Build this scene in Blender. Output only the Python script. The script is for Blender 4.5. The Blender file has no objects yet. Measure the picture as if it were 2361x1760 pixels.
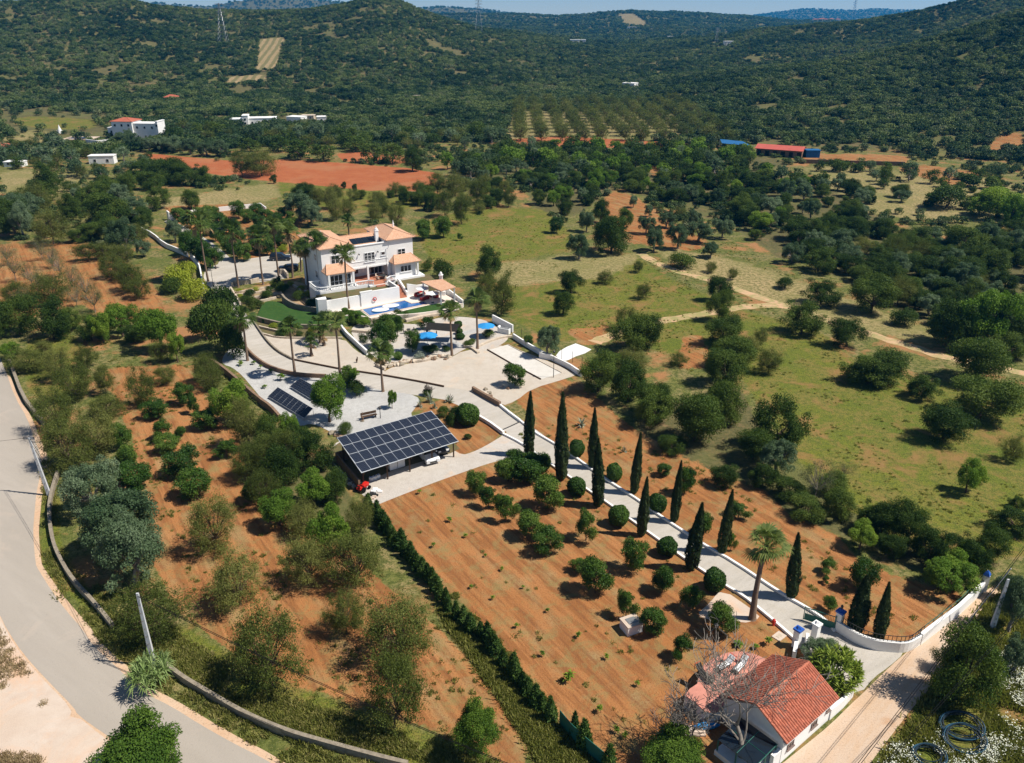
import bpy, bmesh, math, random
import numpy as np
from mathutils import Vector, Matrix
from mathutils.geometry import tessellate_polygon
random.seed(7); rng = np.random.default_rng(11)
R = math.radians
HAZE_D = 9.5e-5
scene = bpy.context.scene
COL = scene.collection

# ---------------------------------------------------------------- camera, sky, sun
HC = 55.0; FPX = 1900.0; CX = 1180.5; CY = 880.0; PITCH = math.atan(855/1900)
cam_d = bpy.data.cameras.new('camera'); cam = bpy.data.objects.new('camera', cam_d); COL.objects.link(cam)
cam.location = (0, 0, HC); cam.rotation_euler = (math.pi/2 - PITCH, 0, 0)
cam_d.sensor_width = 36; cam_d.lens = 36*FPX/2361; cam_d.clip_end = 30000; cam_d.clip_start = 1
scene.camera = cam
SUN_EL = 55.0; SUN_AZ = -8.0          # degrees, counter-clockwise from +X
world = bpy.data.worlds.new('World'); scene.world = world; world.use_nodes = True
wn = world.node_tree; wn.nodes.clear()
sky = wn.nodes.new('ShaderNodeTexSky'); sky.sky_type = 'NISHITA'; sky.sun_disc = False
sky.sun_elevation = R(SUN_EL); sky.sun_rotation = R(90 - SUN_AZ)
sky.altitude = 2500; sky.air_density = 0.9; sky.dust_density = 0.0; sky.ozone_density = 1.5
bg = wn.nodes.new('ShaderNodeBackground'); bg.inputs[1].default_value = 0.08
wo = wn.nodes.new('ShaderNodeOutputWorld')
wn.links.new(sky.outputs[0], bg.inputs[0]); wn.links.new(bg.outputs[0], wo.inputs[0])
sd = bpy.data.lights.new('sun', 'SUN'); sun = bpy.data.objects.new('sun', sd); COL.objects.link(sun)
sd.energy = 5.0; sd.angle = R(0.53); sd.color = (1.0, 0.94, 0.84)
sv = Vector((math.cos(R(SUN_EL))*math.cos(R(SUN_AZ)), math.cos(R(SUN_EL))*math.sin(R(SUN_AZ)), math.sin(R(SUN_EL))))
sun.rotation_euler = sv.to_track_quat('Z', 'Y').to_euler(); sun.location = (60, 0, 120)
scene.view_settings.view_transform = 'Standard'; scene.view_settings.look = 'None'
scene.view_settings.exposure = 0.33; scene.view_settings.gamma = 1.0
scene.render.engine = 'CYCLES'
scene.cycles.max_bounces = 5; scene.cycles.diffuse_bounces = 2; scene.cycles.glossy_bounces = 2
scene.cycles.transmission_bounces = 3; scene.cycles.volume_bounces = 0; scene.cycles.transparent_max_bounces = 6

# ---------------------------------------------------------------- survey helpers: photo point -> place on the ground
cp, sp = math.cos(PITCH), math.sin(PITCH)
def ray(px, py):
    a = (px-CX)/FPX; b = -(py-CY)/FPX
    return (a, cp + b*sp, -sp + b*cp)
def G(px, py, z=0.0):
    d = ray(px, py); t = (z-HC)/d[2]
    return (d[0]*t, d[1]*t, z)
def proj(x, y, z):
    dz = z-HC; w = y*cp - dz*sp
    return CX + FPX*x/w, CY - FPX*(y*sp + dz*cp)/w
TL = {'A1': (0, 0), 'A2': (600, 0), 'A3': (1200, 0), 'A4': (1761, 0), 'B1': (0, 400), 'B2': (600, 400), 'B3': (1200, 400), 'B4': (1761, 400),
      'C1': (0, 850), 'C2': (600, 850), 'C3': (1200, 850), 'C4': (1761, 850), 'D1': (0, 1310), 'D2': (600, 1310), 'D3': (1200, 1310), 'D4': (1761, 1310)}
TK = {'V': (690, 500, .18051), 'N': (520, 640, .13538), 'Q': (780, 700, .18051), 'K': (1560, 1450, .19856), 'M': (380, 470, .16245),
      'S': (760, 930, .16245), 'W': (1080, 660, .14528), 'X': (1880, 1280, .21706)}
def S(t, x, y):
    if t in TL: o = TL[t]; return (o[0]+x*.27236, o[1]+y*.27236)
    o = TK[t]; return (o[0]+x*o[2], o[1]+y*o[2])
def P(t, x, y, z=0.0):
    return G(*S(t, x, y), z)
def PL(t, pts, z=0.0): return [P(t, x, y, z) for x, y in pts]
def GL(pts, z=0.0): return [G(x, y, z) for x, y in pts]
def solve_h(base, ty):
    lo, hi = 0.05, 80.0
    for _ in range(30):
        m = (lo+hi)/2
        if proj(base[0], base[1], base[2]+m)[1] > ty: lo = m
        else: hi = m
    return m

# ---------------------------------------------------------------- object helpers
def link(o): COL.objects.link(o); return o
def tag(o, label=None, cat=None, group=None, kind=None):
    if label: o['label'] = label
    if cat: o['category'] = cat
    if group: o['group'] = group
    if kind: o['kind'] = kind
    return o
def thing(name, label, cat, loc=(0, 0, 0), rz=0.0, group=None):
    o = bpy.data.objects.new(name, None); o.empty_display_size = 0.3; link(o)
    o.location = loc; o.rotation_euler = (0, 0, rz)
    return tag(o, label, cat, group)
class MB:
    """collects simple solids into one mesh"""
    def __init__(s): s.v = []; s.f = []; s.m = []
    def add(s, vs, fs, mi=0):
        n = len(s.v); s.v += [tuple(v) for v in vs]
        s.f += [tuple(i+n for i in f) for f in fs]; s.m += [mi]*len(fs); return s
    def box(s, x0, x1, y0, y1, z0, z1, mi=0):
        vs = [(x, y, z) for z in (z0, z1) for y in (y0, y1) for x in (x0, x1)]
        return s.add(vs, [(0, 2, 3, 1), (4, 5, 7, 6), (0, 1, 5, 4), (2, 6, 7, 3), (0, 4, 6, 2), (1, 3, 7, 5)], mi)
    def prism(s, pts, z0, z1, mi=0):
        n = len(pts); ar = sum(pts[i][0]*pts[(i+1) % n][1]-pts[(i+1) % n][0]*pts[i][1] for i in range(n))
        if ar < 0: pts = pts[::-1]
        z0s = z0 if hasattr(z0, '__len__') else [z0]*n; z1s = z1 if hasattr(z1, '__len__') else [z1]*n
        vs = [(p[0], p[1], z0s[i]) for i, p in enumerate(pts)] + [(p[0], p[1], z1s[i]) for i, p in enumerate(pts)]
        fs = [(i, (i+1) % n, n+(i+1) % n, n+i) for i in range(n)]
        tri = tessellate_polygon([[Vector((p[0], p[1], 0)) for p in pts]])
        for t in tri:
            a, b, c = [Vector((pts[i][0], pts[i][1], 0)) for i in t]
            if (b-a).cross(c-a).z < 0: t = t[::-1]
            fs.append(tuple(n+i for i in t)); fs.append(tuple(t[::-1]))
        return s.add(vs, fs, mi)
    def sheet(s, pts, z, mi=0):
        tri = tessellate_polygon([[Vector((p[0], p[1], 0)) for p in pts]])
        fs = []
        for t in tri:
            a, b, c = [Vector((pts[i][0], pts[i][1], 0)) for i in t]
            fs.append(t if (b-a).cross(c-a).z > 0 else t[::-1])
        return s.add([(p[0], p[1], z) for p in pts], fs, mi)
    def tube(s, pts, rad, n=8, mi=0, cap=True):
        pts = [Vector(p) for p in pts]; k = len(pts)
        rs = rad if hasattr(rad, '__len__') else [rad]*k
        vs = []
        for i, p in enumerate(pts):
            d = (pts[min(i+1, k-1)]-pts[max(i-1, 0)]).normalized()
            a = d.cross(Vector((0, 0, 1)));
            if a.length < .1: a = d.cross(Vector((0, 1, 0)))
            a.normalize(); b = d.cross(a)
            for j in range(n):
                t = 2*math.pi*j/n; vs.append(p + (a*math.cos(t)+b*math.sin(t))*rs[i])
        fs = [(i*n+j, i*n+(j+1) % n, (i+1)*n+(j+1) % n, (i+1)*n+j) for i in range(k-1) for j in range(n)]
        if cap: fs += [tuple(range(n)), tuple(range((k-1)*n, k*n))[::-1]]
        return s.add(vs, fs, mi)
    def lathe(s, prof, n=12, c=(0, 0, 0), mi=0, sx=1, sy=1):
        k = len(prof); vs = [(c[0]+r*sx*math.cos(2*math.pi*j/n), c[1]+r*sy*math.sin(2*math.pi*j/n), c[2]+z) for r, z in prof for j in range(n)]
        fs = [(i*n+j, i*n+(j+1) % n, (i+1)*n+(j+1) % n, (i+1)*n+j) for i in range(k-1) for j in range(n)]
        fs += [tuple(range(n))[::-1], tuple(range((k-1)*n, k*n))]
        return s.add(vs, fs, mi)
    def wall(s, pts, w, z0, z1, mi=0):
        """a wall of width w along a polyline"""
        pts = [Vector((p[0], p[1], 0)) for p in pts]; k = len(pts); L = []; Rr = []
        for i, p in enumerate(pts):
            d = (pts[min(i+1, k-1)]-pts[max(i-1, 0)]).normalized(); nn = Vector((-d.y, d.x, 0))*w/2
            L.append(p+nn); Rr.append(p-nn)
        z0s = z0 if hasattr(z0, '__len__') else [z0]*k; z1s = z1 if hasattr(z1, '__len__') else [z1]*k
        vs = []
        for i in range(k):
            vs += [(L[i].x, L[i].y, z0s[i]), (Rr[i].x, Rr[i].y, z0s[i]), (Rr[i].x, Rr[i].y, z1s[i]), (L[i].x, L[i].y, z1s[i])]
        fs = []
        for i in range(k-1):
            a = 4*i; b = a+4
            fs += [(a, b, b+3, a+3), (a+2, b+2, b+1, a+1), (a+3, b+3, b+2, a+2), (a+1, b+1, b, a)]
        fs += [(0, 3, 2, 1), (4*k-4, 4*k-3, 4*k-2, 4*k-1)]
        return s.add(vs, fs, mi)
    def build(s, name, mats, parent=None, org=None, smooth=False, bevel=0):
        me = bpy.data.meshes.new(name)
        vs = s.v
        if org is not None: vs = [(v[0]-org[0], v[1]-org[1], v[2]-org[2]) for v in vs]
        me.from_pydata(vs, [], s.f)
        for m in (mats if isinstance(mats, (list, tuple)) else [mats]): me.materials.append(m)
        me.polygons.foreach_set('material_index', s.m)
        if smooth: me.polygons.foreach_set('use_smooth', [True]*len(s.f))
        me.update()
        o = bpy.data.objects.new(name, me); link(o)
        if org is not None: o.location = org
        if parent: o.parent = parent
        if bevel:
            b = o.modifiers.new('b', 'BEVEL'); b.width = bevel; b.segments = 2; b.limit_method = 'ANGLE'
        return o
def chaikin(pts, n=2, closed=False):
    for _ in range(n):
        out = []; k = len(pts)
        rngi = range(k) if closed else range(k-1)
        if not closed: out.append(pts[0])
        for i in rngi:
            a, b = pts[i], pts[(i+1) % k]
            out.append(tuple(.75*a[j]+.25*b[j] for j in range(len(a)))); out.append(tuple(.25*a[j]+.75*b[j] for j in range(len(a))))
        if not closed: out.append(pts[-1])
        pts = out
    return pts

# ---------------------------------------------------------------- materials
MATS = {}
class NT:
    def __init__(s, name):
        s.m = bpy.data.materials.new(name); s.m.use_nodes = True; s.t = s.m.node_tree; s.t.nodes.clear()
        s.out = s.t.nodes.new('ShaderNodeOutputMaterial')
    def n(s, ty, **kw):
        nd = s.t.nodes.new(ty)
        for k, v in kw.items(): setattr(nd, k, v)
        return nd
    def l(s, a, b): s.t.links.new(a, b)
    def val(s, inp, v):
        if hasattr(v, 'is_linked') or isinstance(v, bpy.types.NodeSocket): s.l(v, inp)
        else: inp.default_value = v
    def noise(s, vec, scale, detail=4, rough=.6, dist=0.0):
        nd = s.n('ShaderNodeTexNoise'); s.l(vec, nd.inputs['Vector']); nd.inputs['Scale'].default_value = scale
        nd.inputs['Detail'].default_value = detail; nd.inputs['Roughness'].default_value = rough; nd.inputs['Distortion'].default_value = dist
        return nd.outputs['Fac']
    def ramp(s, fac, stops):
        nd = s.n('ShaderNodeValToRGB'); s.l(fac, nd.inputs[0]); e = nd.color_ramp.elements
        while len(e) < len(stops): e.new(.5)
        for i, (p, c) in enumerate(stops):
            e[i].position = p; e[i].color = (c, c, c, 1) if not hasattr(c, '__len__') else (*c, 1)
        return nd.outputs[0]
    def mix(s, f, a, b, mode='MIX'):
        nd = s.n('ShaderNodeMix', data_type='RGBA', blend_type=mode)
        s.val(nd.inputs[0], f)
        for i, v in ((6, a), (7, b)):
            if isinstance(v, bpy.types.NodeSocket): s.l(v, nd.inputs[i])
            else: nd.inputs[i].default_value = (*v, 1) if hasattr(v, '__len__') else (v, v, v, 1)
        return nd.outputs[2]
    def math(s, op, a, b=0.0, clamp=False):
        nd = s.n('ShaderNodeMath', operation=op, use_clamp=clamp); s.val(nd.inputs[0], a); s.val(nd.inputs[1], b); return nd.outputs[0]
    def pos(s): return s.n('ShaderNodeNewGeometry').outputs['Position']
    def objc(s): return s.n('ShaderNodeTexCoord').outputs['Object']
    def mapping(s, vec, rot=(0, 0, 0), sc=(1, 1, 1)):
        nd = s.n('ShaderNodeMapping'); s.l(vec, nd.inputs[0]); nd.inputs['Rotation'].default_value = rot
        n2 = s.n('ShaderNodeMapping'); s.l(nd.outputs[0], n2.inputs[0]); n2.inputs['Scale'].default_value = sc
        return n2.outputs[0]
    def surf(s, col, rough=.8, spec=.3, metal=0.0, bump=None, bstr=.3, bdist=.1):
        b = s.n('ShaderNodeBsdfPrincipled')
        if isinstance(col, bpy.types.NodeSocket): s.l(col, b.inputs['Base Color'])
        else: b.inputs['Base Color'].default_value = (*col, 1)
        s.val(b.inputs['Roughness'], rough); b.inputs['Specular IOR Level'].default_value = spec; b.inputs['Metallic'].default_value = metal
        if bump is not None:
            bp = s.n('ShaderNodeBump'); s.l(bump, bp.inputs['Height']); bp.inputs['Strength'].default_value = bstr; bp.inputs['Distance'].default_value = bdist
            s.l(bp.outputs[0], b.inputs['Normal'])
        s.l(b.outputs[0], s.out.inputs[0]); s.b = b; return s.m

def mat_simple(name, col, rough=.7, spec=.3, var=.12, scale=1.2, metal=0.0, bstr=.15, dirt=None, fine=14.0):
    t = NT(name); p = t.pos()
    n1 = t.noise(p, scale, 5, .65); n2 = t.noise(p, fine, 3, .6)
    a = tuple(c*(1-var) for c in col); b = tuple(min(1, c*(1+var)) for c in col)
    c = t.mix(t.ramp(n1, [(.3, 0.0), (.7, 1.0)]), a, b)
    if dirt: c = t.mix(t.ramp(t.noise(p, scale*.6, 6, .7, .6), [(.52, 0.0), (.72, .75)]), c, dirt)
    c = t.mix(t.math('MULTIPLY', n2, .25), c, tuple(x*.75 for x in col))
    MATS[name] = t.surf(c, rough, spec, metal, n2, bstr, .02); return MATS[name]

WHITE = mat_simple('white_render', (.84, .83, .81), .8, .2, .04, .5, dirt=(.72, .69, .65))
WHITE2 = mat_simple('white_paint', (.8, .8, .8), .55, .4, .03)
TERRA = mat_simple('terracotta_floor', (.42, .17, .1), .7, .3, .2, 2)
CONC = mat_simple('concrete', (.50, .47, .42), .85, .2, .14, .35, dirt=(.42, .38, .33))
STONE = mat_simple('rubble_stone', (.27, .23, .175), .9, .2, .35, 2.5, bstr=.5, dirt=(.2, .17, .13))
STONE2 = mat_simple('pale_rock', (.55, .46, .36), .9, .2, .3, 2.0, bstr=.5)
BROWNW = mat_simple('brown_wall', (.23, .15, .1), .9, .2, .3, 2.0, bstr=.4)
METAL = mat_simple('grey_metal', (.35, .36, .37), .45, .5, .08, metal=.6)
DARKM = mat_simple('dark_metal', (.035, .035, .035), .5, .4, .1)
GREENM = mat_simple('green_metal', (.02, .12, .09), .5, .4, .1)
BLUEP = mat_simple('blue_paint', (.02, .1, .42), .5, .4, .1)
WOODD = mat_simple('dark_wood', (.09, .055, .035), .8, .2, .3, 4)
REDP = mat_simple('red_plastic', (.55, .02, .012), .4, .5, .1)
REDF = mat_simple('red_fabric', (.35, .03, .025), .8, .2, .2)
BLUEF = mat_simple('blue_fabric', (.03, .27, .62), .8, .2, .12)
WHITEF = mat_simple('white_fabric', (.82, .82, .82), .8, .2, .03)
CREAMF = mat_simple('cream_fabric', (.6, .5, .4), .8, .2, .1)
BLACKR = mat_simple('black_rubber', (.012, .012, .012), .95, .0, .1)
HOSEB = mat_simple('blue_black_pipe', (.01, .024, .038), .45, .3, .35)
PINKR = mat_simple('pink_render', (.56, .24, .18), .8, .2, .2, 1.3, dirt=(.36, .19, .15))
POLEC = mat_simple('pole_concrete', (.56, .57, .58), .8, .2, .1)
SACK = mat_simple('white_sheet', (.78, .77, .76), .6, .3, .08, .8)
BARK = mat_simple('bark', (.12, .085, .06), .95, .1, .35, 5, bstr=.6)
BARKG = mat_simple('grey_bark', (.24, .21, .18), .9, .1, .25, 5, bstr=.5)
PALMB = mat_simple('palm_bark', (.2, .14, .1), .95, .1, .3, 6, bstr=.7)
CARW = mat_simple('white_car_paint', (.75, .76, .77), .2, .6, .01)
CARD = mat_simple('dark_car_paint', (.012, .018, .03), .18, .6, .05)
CARS = mat_simple('silver_car_paint', (.35, .37, .38), .25, .6, .03, metal=.5)
GLASS = mat_simple('dark_glass', (.012, .018, .025), .06, .8, .1)
DARKG = mat_simple('dark_opening', (.02, .018, .016), .8, .2, .2)

def tile_mat(name, c1, c2, c3, ang, sc=3.4):
    t = NT(name); p = t.pos(); q = t.mapping(p, (0, 0, R(ang)))
    w = t.n('ShaderNodeTexWave', wave_type='BANDS', bands_direction='X'); t.l(q, w.inputs[0]); w.inputs['Scale'].default_value = sc
    w.inputs['Distortion'].default_value = .6; w.inputs['Detail'].default_value = 2; w.inputs['Detail Scale'].default_value = 3
    n1 = t.noise(p, 1.6, 5, .7); n2 = t.noise(p, 7, 3, .6)
    c = t.mix(t.ramp(n1, [(.35, 0.0), (.65, 1.0)]), c1, c2); c = t.mix(t.ramp(n2, [(.45, 0.0), (.8, .8)]), c, c3)
    c = t.mix(t.math('MULTIPLY', t.math('SUBTRACT', 1.0, w.outputs[0]), .35), c, tuple(x*.45 for x in c1))
    return t.surf(c, .85, .2, 0, w.outputs[0], .6, .08)
TILEX = tile_mat('villa_roof_tiles', (.70, .36, .21), (.76, .46, .30), (.78, .58, .44), -31)
TILEC = mat_simple('cottage_roof_tiles', (.46, .155, .095), .9, .15, .45, 3.4, dirt=(.26, .13, .1), fine=5)

def ground_sheet_mat(name, c1, c2, c3, s1=.12, s2=1.0, s3=9.0, rough=.9, stain=None, st=(.5, .68), ang=0, stretch=(1, 1, 1), spk=(.35, .5)):
    t = NT(name); p = t.pos(); q = t.mapping(p, (0, 0, R(ang)), stretch)
    n1 = t.noise(q, s1, 6, .65, .4); n2 = t.noise(q, s2, 5, .65); n3 = t.noise(p, s3, 4, .7)
    c = t.mix(t.ramp(n1, [(.35, 0.0), (.65, 1.0)]), c1, c2)
    c = t.mix(t.ramp(n2, [(.45, 0.0), (.75, .8)]), c, c3)
    if stain: c = t.mix(t.ramp(t.noise(p, s1*1.7, 7, .7, .8), [(st[0], 0.0), (st[1], .85)]), c, stain)
    c = t.mix(t.ramp(n3, [(spk[0], .45), (spk[1], 0.0)]), c, tuple(x*.55 for x in c1))
    return t.surf(c, rough, .2, 0, n3, .35, .05)
ASPH = ground_sheet_mat('worn_asphalt', (.335, .295, .25), (.40, .355, .305), (.35, .31, .265), .06, .6, 5, stain=(.52, .42, .34), st=(.55, .8), spk=(.28, .4), ang=35, stretch=(.25, 1.6, 1))
DUSTR = ground_sheet_mat('orange_dust', (.55, .36, .23), (.60, .43, .30), (.52, .4, .28), .15, .9, 4, spk=(.38, .48))
SIDER = ground_sheet_mat('dusty_concrete', (.54, .43, .34), (.60, .51, .43), (.50, .39, .31), .08, .7, 8, stain=(.62, .40, .26), spk=(.3, .42))
DRIVE = ground_sheet_mat('driveway_concrete', (.43, .395, .345), (.50, .46, .41), (.37, .335, .285), .15, 1.0, 6, stain=(.44, .39, .32), st=(.52, .72), ang=-36, stretch=(.3, 1.6, 1), spk=(.33, .45))
GRAV = ground_sheet_mat('pale_gravel', (.48, .43, .375), (.54, .5, .455), (.42, .37, .32), .12, 1.0, 6, stain=(.62, .44, .30), st=(.56, .7), spk=(.36, .5))
GRAVG = ground_sheet_mat('grey_gravel', (.44, .43, .415), (.52, .51, .49), (.36, .35, .33), .2, 1.2, 5, spk=(.38, .55))
PLAZA = ground_sheet_mat('plaza_gravel', (.48, .42, .345), (.54, .48, .41), (.43, .365, .30), .12, .8, 5, stain=(.60, .43, .29), st=(.58, .75), spk=(.34, .47))
COURT = ground_sheet_mat('boules_court_sand', (.58, .55, .5), (.63, .6, .55), (.52, .48, .43), .3, 1, 6, spk=(.3, .4))
DIRT = ground_sheet_mat('dirt_road', (.56, .38, .25), (.52, .42, .33), (.50, .33, .2), .1, .8, 6, stain=(.45, .25, .13), st=(.55, .7), ang=-45, stretch=(.3, 1.3, 1), spk=(.35, .48))
TRACK = ground_sheet_mat('dirt_track', (.58, .36, .21), (.52, .33, .19), (.5, .38, .22), .2, 1.2, 5, stain=(.26, .26, .09), st=(.42, .58), ang=20, stretch=(.3, 1.5, 1), spk=(.35, .5))
LAWN = ground_sheet_mat('mown_lawn', (.024, .07, .012), (.036, .09, .016), (.06, .1, .022), .3, 1.2, 3, spk=(.35, .5))
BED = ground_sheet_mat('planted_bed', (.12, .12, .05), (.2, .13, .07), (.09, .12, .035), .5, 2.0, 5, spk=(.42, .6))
DECK = ground_sheet_mat('pool_deck_paving', (.70, .60, .52), (.74, .66, .59), (.66, .56, .48), .3, 1.5, 8, spk=(.25, .35))
FIELDR = ground_sheet_mat('red_field', (.40, .115, .045), (.46, .15, .065), (.38, .14, .06), .03, .15, 1.5, spk=(.35, .5))

# terrain: zones R soil, G meadow, B pale/dry straw ; second: R red, G wood floor, B cleared hill
t = NT('terrain_ground'); p = t.pos()
za = t.n('ShaderNodeVertexColor', layer_name='zone'); zb = t.n('ShaderNodeVertexColor', layer_name='zone2')
sa = t.n('ShaderNodeSeparateColor'); t.l(za.outputs[0], sa.inputs[0]); sb = t.n('ShaderNodeSeparateColor'); t.l(zb.outputs[0], sb.inputs[0])
nb = t.noise(p, .035, 6, .65, .5); nm = t.noise(p, .22, 6, .68, .3); nf = t.noise(p, 1.3, 5, .7); nff = t.noise(p, 6.0, 3, .7)
qr = t.mapping(p, (0, 0, R(57)), (.09, 1.0, 1)); nrow = t.noise(qr, 1.1, 5, .65, .2)
qw = t.mapping(p, (0, 0, R(57)), (1, 1, 1)); fw = t.n('ShaderNodeTexWave', wave_type='BANDS', bands_direction='Y'); t.l(qw, fw.inputs[0]); fw.inputs['Scale'].default_value = .085; fw.inputs['Distortion'].default_value = 3.0; fw.inputs['Detail'].default_value = 2; fw.inputs['Detail Scale'].default_value = .35
fw2 = t.n('ShaderNodeTexWave', wave_type='BANDS', bands_direction='Y'); t.l(qw, fw2.inputs[0]); fw2.inputs['Scale'].default_value = .33; fw2.inputs['Distortion'].default_value = 5.0; fw2.inputs['Detail'].default_value = 3; fw2.inputs['Detail Scale'].default_value = .3
def edge(z, amt=.5, lo=.42, hi=.58):
    a = t.math('ADD', z, t.math('MULTIPLY', t.math('SUBTRACT', nm, .5), amt)); a = t.math('ADD', a, t.math('MULTIPLY', t.math('SUBTRACT', nf, .5), amt*.8))
    return t.ramp(a, [(lo, 0.0), (hi, 1.0)])
grass = t.mix(t.ramp(nb, [(.35, 0.0), (.65, 1.0)]), (.105, .13, .03), (.175, .17, .05))
grass = t.mix(t.ramp(nm, [(.46, 0.0), (.6, .9)]), grass, (.27, .21, .095))
grass = t.mix(t.ramp(nf, [(.46, 0.0), (.56, .85)]), grass, (.06, .08, .018))
grass = t.mix(t.ramp(nff, [(.38, .7), (.47, 0.0)]), grass, (.045, .055, .015))
grass = t.mix(t.ramp(nff, [(.54, 0.0), (.7, .5)]), grass, (.33, .28, .12))
grass = t.mix(t.ramp(t.noise(p, .09, 5, .7, .4), [(.52, 0.0), (.62, .85)]), grass, (.36, .17, .075))
mead = t.mix(t.ramp(nb, [(.35, 0.0), (.65, 1.0)]), (.085, .12, .016), (.15, .155, .022))
mead = t.mix(t.ramp(nm, [(.45, 0.0), (.57, .85)]), mead, (.2, .15, .045))
mead = t.mix(t.ramp(nf, [(.47, 0.0), (.57, .8)]), mead, (.07, .09, .018))
mead = t.mix(t.ramp(nff, [(.5, 0.0), (.6, .6)]), mead, (.22, .23, .045))
mead = t.mix(t.ramp(nff, [(.38, .7), (.47, 0.0)]), mead, (.045, .06, .014))
mead = t.mix(t.ramp(t.noise(p, .13, 5, .7, .4), [(.53, 0.0), (.64, .75)]), mead, (.27, .15, .06))
soil = t.mix(t.ramp(nb, [(.35, 0.0), (.65, 1.0)]), (.34, .142, .048), (.41, .19, .075))
soil = t.mix(t.ramp(nrow, [(.44, 0.0), (.56, .8)]), soil, (.24, .1, .036))
soil = t.mix(t.math('MULTIPLY', t.ramp(fw.outputs[0], [(.4, 0.0), (1.0, .75)]), t.ramp(nm, [(.45, 0.0), (.6, .9)])), soil, (.29, .215, .1))
soil = t.mix(t.math('MULTIPLY', t.ramp(fw2.outputs[0], [(.7, 0.0), (.95, .6)]), t.ramp(nrow, [(.46, 0.0), (.56, 1.0)])), soil, (.2, .085, .035))
soil = t.mix(t.ramp(nm, [(.55, 0.0), (.75, .6)]), soil, (.40, .25, .115))
soil = t.mix(t.ramp(nff, [(.36, .75), (.47, 0.0)]), soil, (.2, .08, .03))
soil = t.mix(t.ramp(t.noise(p, .45, 6, .75, .3), [(.5, 0.0), (.64, .7)]), soil, (.24, .19, .075))
straw = t.mix(t.ramp(nm, [(.4, 0.0), (.65, 1.0)]), (.40, .30, .15), (.3, .25, .11))
straw = t.mix(t.ramp(nf, [(.46, 0.0), (.57, .85)]), straw, (.13, .125, .04))
straw = t.mix(t.ramp(nff, [(.38, .7), (.48, 0.0)]), straw, (.1, .085, .035))
straw = t.mix(t.ramp(nb, [(.45, 0.0), (.6, .7)]), straw, (.17, .17, .055))
red = t.mix(t.ramp(nm, [(.4, 0.0), (.65, 1.0)]), (.33, .1, .04), (.38, .13, .055))
red = t.mix(t.ramp(nf, [(.55, 0.0), (.8, .6)]), red, (.25, .085, .035))
red = t.mix(t.ramp(nb, [(.5, 0.0), (.62, .5)]), red, (.36, .17, .08))
wood = t.mix(t.ramp(nf, [(.4, 0.0), (.65, 1.0)]), (.08, .08, .032), (.15, .125, .055))
wood = t.mix(t.ramp(nm, [(.56, 0.0), (.72, .9)]), wood, (.30, .18, .10))
wood = t.mix(t.ramp(nb, [(.5, 0.0), (.66, .7)]), wood, (.13, .14, .045))
clear = t.mix(t.ramp(nm, [(.4, 0.0), (.65, 1.0)]), (.30, .21, .11), (.40, .29, .17))
ww = t.n('ShaderNodeTexWave', wave_type='BANDS', bands_direction='X'); t.l(t.mapping(p, (0, 0, R(-8))), ww.inputs[0]); ww.inputs['Scale'].default_value = .05; ww.inputs['Distortion'].default_value = 1.5; ww.inputs['Detail'].default_value = 3
clear = t.mix(t.ramp(ww.outputs[0], [(.45, 0.0), (.6, .8)]), clear, (.12, .12, .05))
clear = t.mix(t.ramp(nf, [(.45, 0.0), (.6, .8)]), clear, (.15, .14, .06))
c = t.mix(edge(sb.outputs[1], .4), grass, wood)
c = t.mix(edge(sa.outputs[1], .8), c, mead); c = t.mix(edge(sa.outputs[2], 1.1), c, straw)
c = t.mix(edge(sa.outputs[0], 1.1), c, soil); c = t.mix(edge(sb.outputs[0], .25), c, red); c = t.mix(edge(sb.outputs[2], .3), c, clear)
bh = t.math('ADD', t.math('MULTIPLY', nf, .6), t.math('MULTIPLY', nff, .4))
TERR = t.surf(c, .95, .1, 0, bh, .55, .35)

def leaf_mat(name, c1, c2, c3, trans=.25, rough=.6, spec=.12, pn=0.0):
    """c1..c3 spread over trees of the kind, and over the leaf clumps of one tree"""
    t = NT(name); oi = t.n('ShaderNodeObjectInfo'); at = t.n('ShaderNodeAttribute', attribute_name='tint')
    f = t.math('ADD', t.math('MULTIPLY', oi.outputs['Random'], .55), t.math('MULTIPLY', at.outputs['Fac'], .6))
    if pn: p_ = t.pos(); f = t.math('ADD', f, t.math('MULTIPLY', t.math('SUBTRACT', t.math('ADD', t.noise(p_, .09, 2, .6), t.noise(p_, .012, 3, .6)), 1.0), pn))
    c = t.ramp(f, [(.1, c1), (.55, c2), (1.0, c3)])
    b = t.n('ShaderNodeBsdfPrincipled'); t.l(c, b.inputs['Base Color']); b.inputs['Roughness'].default_value = rough; b.inputs['Specular IOR Level'].default_value = spec
    tr = t.n('ShaderNodeBsdfTranslucent'); t.l(t.mix(1.0, c, (1.3, 1.4, .7), 'MULTIPLY'), tr.inputs[0])
    mx = t.n('ShaderNodeMixShader'); mx.inputs[0].default_value = trans; t.l(b.outputs[0], mx.inputs[1]); t.l(tr.outputs[0], mx.inputs[2])
    t.l(mx.outputs[0], t.out.inputs[0]); return t.m
L_OLIVE = leaf_mat('olive_leaves', (.045, .085, .035), (.1, .15, .075), (.21, .27, .16))
L_CAROB = leaf_mat('carob_leaves', (.02, .045, .008), (.055, .095, .016), (.125, .17, .03))
L_ALM = leaf_mat('almond_leaves', (.045, .068, .012), (.105, .132, .028), (.21, .215, .06))
L_PALE = leaf_mat('pale_twigs', (.08, .1, .035), (.15, .16, .065), (.25, .24, .12))
L_CIT = leaf_mat('citrus_leaves', (.02, .055, .008), (.05, .11, .015), (.13, .2, .03), .25, .5, .2)
L_DCAROB = leaf_mat('dark_carob_leaves', (.015, .036, .006), (.045, .08, .014), (.11, .155, .03), pn=.6)
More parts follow.
